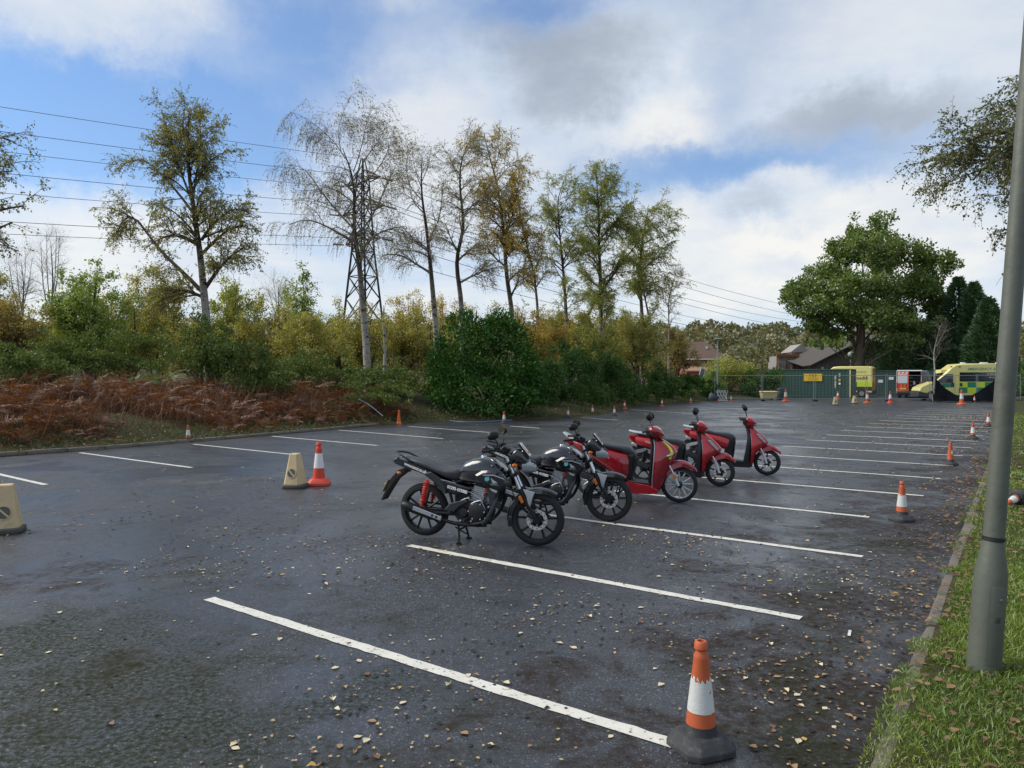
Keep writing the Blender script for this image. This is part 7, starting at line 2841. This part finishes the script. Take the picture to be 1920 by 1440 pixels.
        put_text(bd, 'Vision', .06, dec_w, (-1.20, -.1615, .735), (math.pi / 2, R(10), 0), shear=.3, depth=.0006)
        mb = MB()
        mb.body([(-1.42, .875, .07, .015, .03), (-1.30, .87, .115, .025, .05), (-1.12, .84, .135, .026, .06), (-.98, .80, .14, .022, .07), (-.85, .785, .14, .028, .09), (-.72, .765, .13, .040, .12), (-.63, .72, .11, .05, .15), (-.585, .68, .07, .035, .12)], 18, 2.6)
        B(mb, 'seat', seat_m, sm=60)
        hd = [(-.45, 1.02, .07, .03, .05), (-.415, 1.05, .13, .05, .12), (-.36, 1.06, .175, .06, .15), (-.30, 1.05, .165, .06, .13), (-.24, 1.02, .11, .05, .08), (-.195, .99, .05, .03, .04)]
        tail_pts = [(-1.38, .875), (-1.48, .89), (-1.58, .90)]
    mb = MB()
    mb.body(hd, 18, 2.5)
    hc = B(st(mb), 'handlebar_cover', paint_, sm=60)
    mb = MB()
    xr = hd[1][0]
    mb.body([(xr - .035, hd[1][1] - .01, .08, .03, .07), (xr - .005, hd[1][1], .15, .055, .10), (xr + .03, hd[1][1], .165, .058, .125)], 16, 2.6)
    B(st(mb), 'dashboard', blk_sat, hc)
    mb = MB()
    x1, z1 = hd[-1][0], hd[-1][1]
    mb.body([(x1 - .06, z1 - .012, .10, .035, .05), (x1 - .02, z1 - .015, .08, .028, .04), (x1 + .006, z1 - .02, .045, .018, .025)], 14, 2.6)
    B(st(mb), 'headlamp', lens, hc)
    mb = MB()
    mb.tube([(-.36, 0, 1.0), (-.30, 0, .84)], [.075, .07], 14)
    B(st(mb), 'steering_column', blk_sat)
    for s_ in (-1, 1):
        mb = MB()
        mb.tube([(-.40, s_ * .16, 1.06), (-.44, s_ * .25, 1.075), (-.50, s_ * .36, 1.07)], [.014, .017, .017], 10)
        g_ = B(st(mb), 'grip', rubber, hc)
        mb = MB()
        mb.tube([(-.36, s_ * .19, 1.075), (-.40, s_ * .30, 1.06), (-.45, s_ * .36, 1.055)], .007, 6)
        B(st(mb), 'lever', blk_sat, hc)
        mb = MB()
        mb.tube(smooth_path([(-.375, s_ * .16, 1.11), (-.385, s_ * .19, 1.17), (-.41, s_ * .245, 1.235)], 6), .0065, 6)
        ms = B(st(mb), 'mirror_stalk', blk_sat, hc)
        ring = lambda x, k: [(x, s_ * .285 + math.copysign(abs(math.cos(t)) ** .8, math.cos(t)) * .056 * k, 1.285 + math.copysign(abs(math.sin(t)) ** .8, math.sin(t)) * .050 * k + .016 * math.cos(t) * s_ * k) for t in np.linspace(0, 2 * math.pi, 19)[:-1]]
        mb = MB()
        mb.loft([ring(-.385, .5), ring(-.395, .85), ring(-.415, 1.0), ring(-.43, 1.0)], True)
        yaw_mb(mb, -.41, s_ * .285, s_ * R(35))
        mh = B(st(mb), 'mirror', blk_sat, ms)
        mb = MB()
        mb.loft([ring(-.4305, .92), ring(-.4325, .92)], True)
        yaw_mb(mb, -.41, s_ * .285, s_ * R(35))
        B(st(mb), 'mirror_glass', mirror_m, mh)
    # tail, grab rail, lights
    mb = MB()
    (xa, za), (xb_, zb), (xc, zc) = tail_pts
    mb.loft([[(x, s_ * w, z + dz) for s_, dz in ((-1, 0), (1, 0), (1, .028), (-1, .028))] for x, z, w in ((xa + .12, za - .01, .12), (xa, za, .125), (xb_, zb, .10), (xc, zc + .01, .05))])
    B(mb, 'grab_rail', silver_p, bd, 30, .008)
    mb = MB()
    if big:
        mb.prism([(-1.60, .85), (-1.66, .80), (-1.735, .885), (-1.71, .925), (-1.64, .91)], -.12, .12, .02, .015)
    else:
        mb.prism([(-1.42, .80), (-1.46, .70), (-1.56, .805), (-1.555, .85), (-1.44, .85)], -.12, .12, .02, .015)
    B(mb, 'tail_light', tail_red, bd, 30)
    dx = -.17 if big else 0
    for s_ in (-1, 1):
        mb = MB()
        mb.body([(-1.52 + dx, .70, .01, .02, .02), (-1.48 + dx, .69, .03, .04, .035), (-1.42 + dx, .66, .02, .035, .03)], 12, 2.4)
        mb.v = [(x, y + s_ * .10, z) for x, y, z in mb.v]
        B(mb, 'rear_indicator', lens, bd)
    mb = MB()
    mb.prism([(-1.30 + dx, .62), (-1.46 + dx, .68), (-1.60 + dx, .60), (-1.68 + dx, .40), (-1.65 + dx, .39), (-1.55 + dx, .55), (-1.40 + dx, .60)], -.07, .07, .008, .006)
    rg = B(mb, 'rear_mudguard', mud_m, sm=30)
    mb = MB()
    mb.lathe([(.002, 0), (.024, .0), (.022, .012), (.002, .014)], (-1.60 + dx, -.095, .585), 12, 'Y')
    B(mb, 'side_reflector', amber, rg)
    mb = MB()
    arc_guard(mb, rc[0], rc[1], Rf + .02, 40, 120, .055, drop=.03)
    B(mb, 'hugger', blk_sat, rg)
    # engine unit, silencer, stand
    mb = MB()
    mb.prism([(-.82, .24), (-.82, .38), (-1.0, .42), (-1.25, .36), (-1.40, .30), (-1.40, .24), (-1.25, .20), (-.95, .19)], .05, .16, .02, .02)
    mb.prism([(-.78, .26), (-.80, .40), (-.98, .42), (-1.05, .30), (-.95, .2)], -.10, .05, .02, .02)
    eg = B(mb, 'engine_unit', eng_m, sm=30)
    mb = MB()
    mb.lathe([(.002, -.13), (.07, -.13), (.09, -.11), (.09, -.06)], (-.92, 0, .30), 20, 'Y')
    B(mb, 'fan_cover', gry_pl, eg)
    mb = MB()
    mb.tube([(-1.0, -.12, .22), (-1.10, -.15, .25), (-1.20, -.165, .30), (-1.50, -.18, .40), (-1.54, -.18, .41)], [.018, .04, .058, .055, .04], 14)
    ex = B(mb, 'silencer', blk_sat)
    mb = MB()
    dv = Vector((-.30, -.01, .10)).normalized()
    Mx = Matrix((dv, Vector((0, 1, 0)), dv.cross(Vector((0, 1, 0))).normalized())).transposed()
    mb.box((-1.34, -.232, .35), (.30, .010, .07), Mx)
    B(mb, 'heat_shield', gry_pl, ex, 30, .004)
    for s_ in (-1, 1):
        mb = MB()
        mb.tube([(-1.28, s_ * .12, .58), (-1.33, s_ * .12, .34)], .016, 8)
        sk = B(mb, 'shock_absorber', blk_sat)
        B(coil(MB(), (-1.285, s_ * .12, .56), (-1.32, s_ * .12, .38), .028, 8, .007), 'spring', blk_sat, sk)
    mb = MB()
    for s_ in (-1, 1):
        mb.tube([(-.90, s_ * .07, .20), (-.93, s_ * .11, .09), (-.95, s_ * .14, .005)], .012, 8)
    mb.tube([(-.925, -.10, .10), (-.925, .10, .10)], .011, 8)
    B(mb, 'centre_stand', blk_sat)
    return root


s1 = make_scooter('red scooter with big silver front wheel and yellow strip', True)
place(s1, 1271.5, 943, -23)
s2 = make_scooter('slim red scooter with black wheels, middle one of the three scooters', False)
place(s2, 1350.6, 912, -20)
s3 = copy_tree(s2)
s3['label'] = 'slim red scooter farthest back at the right end of the row'
place(s3, 1438.7, 891.5, -20)
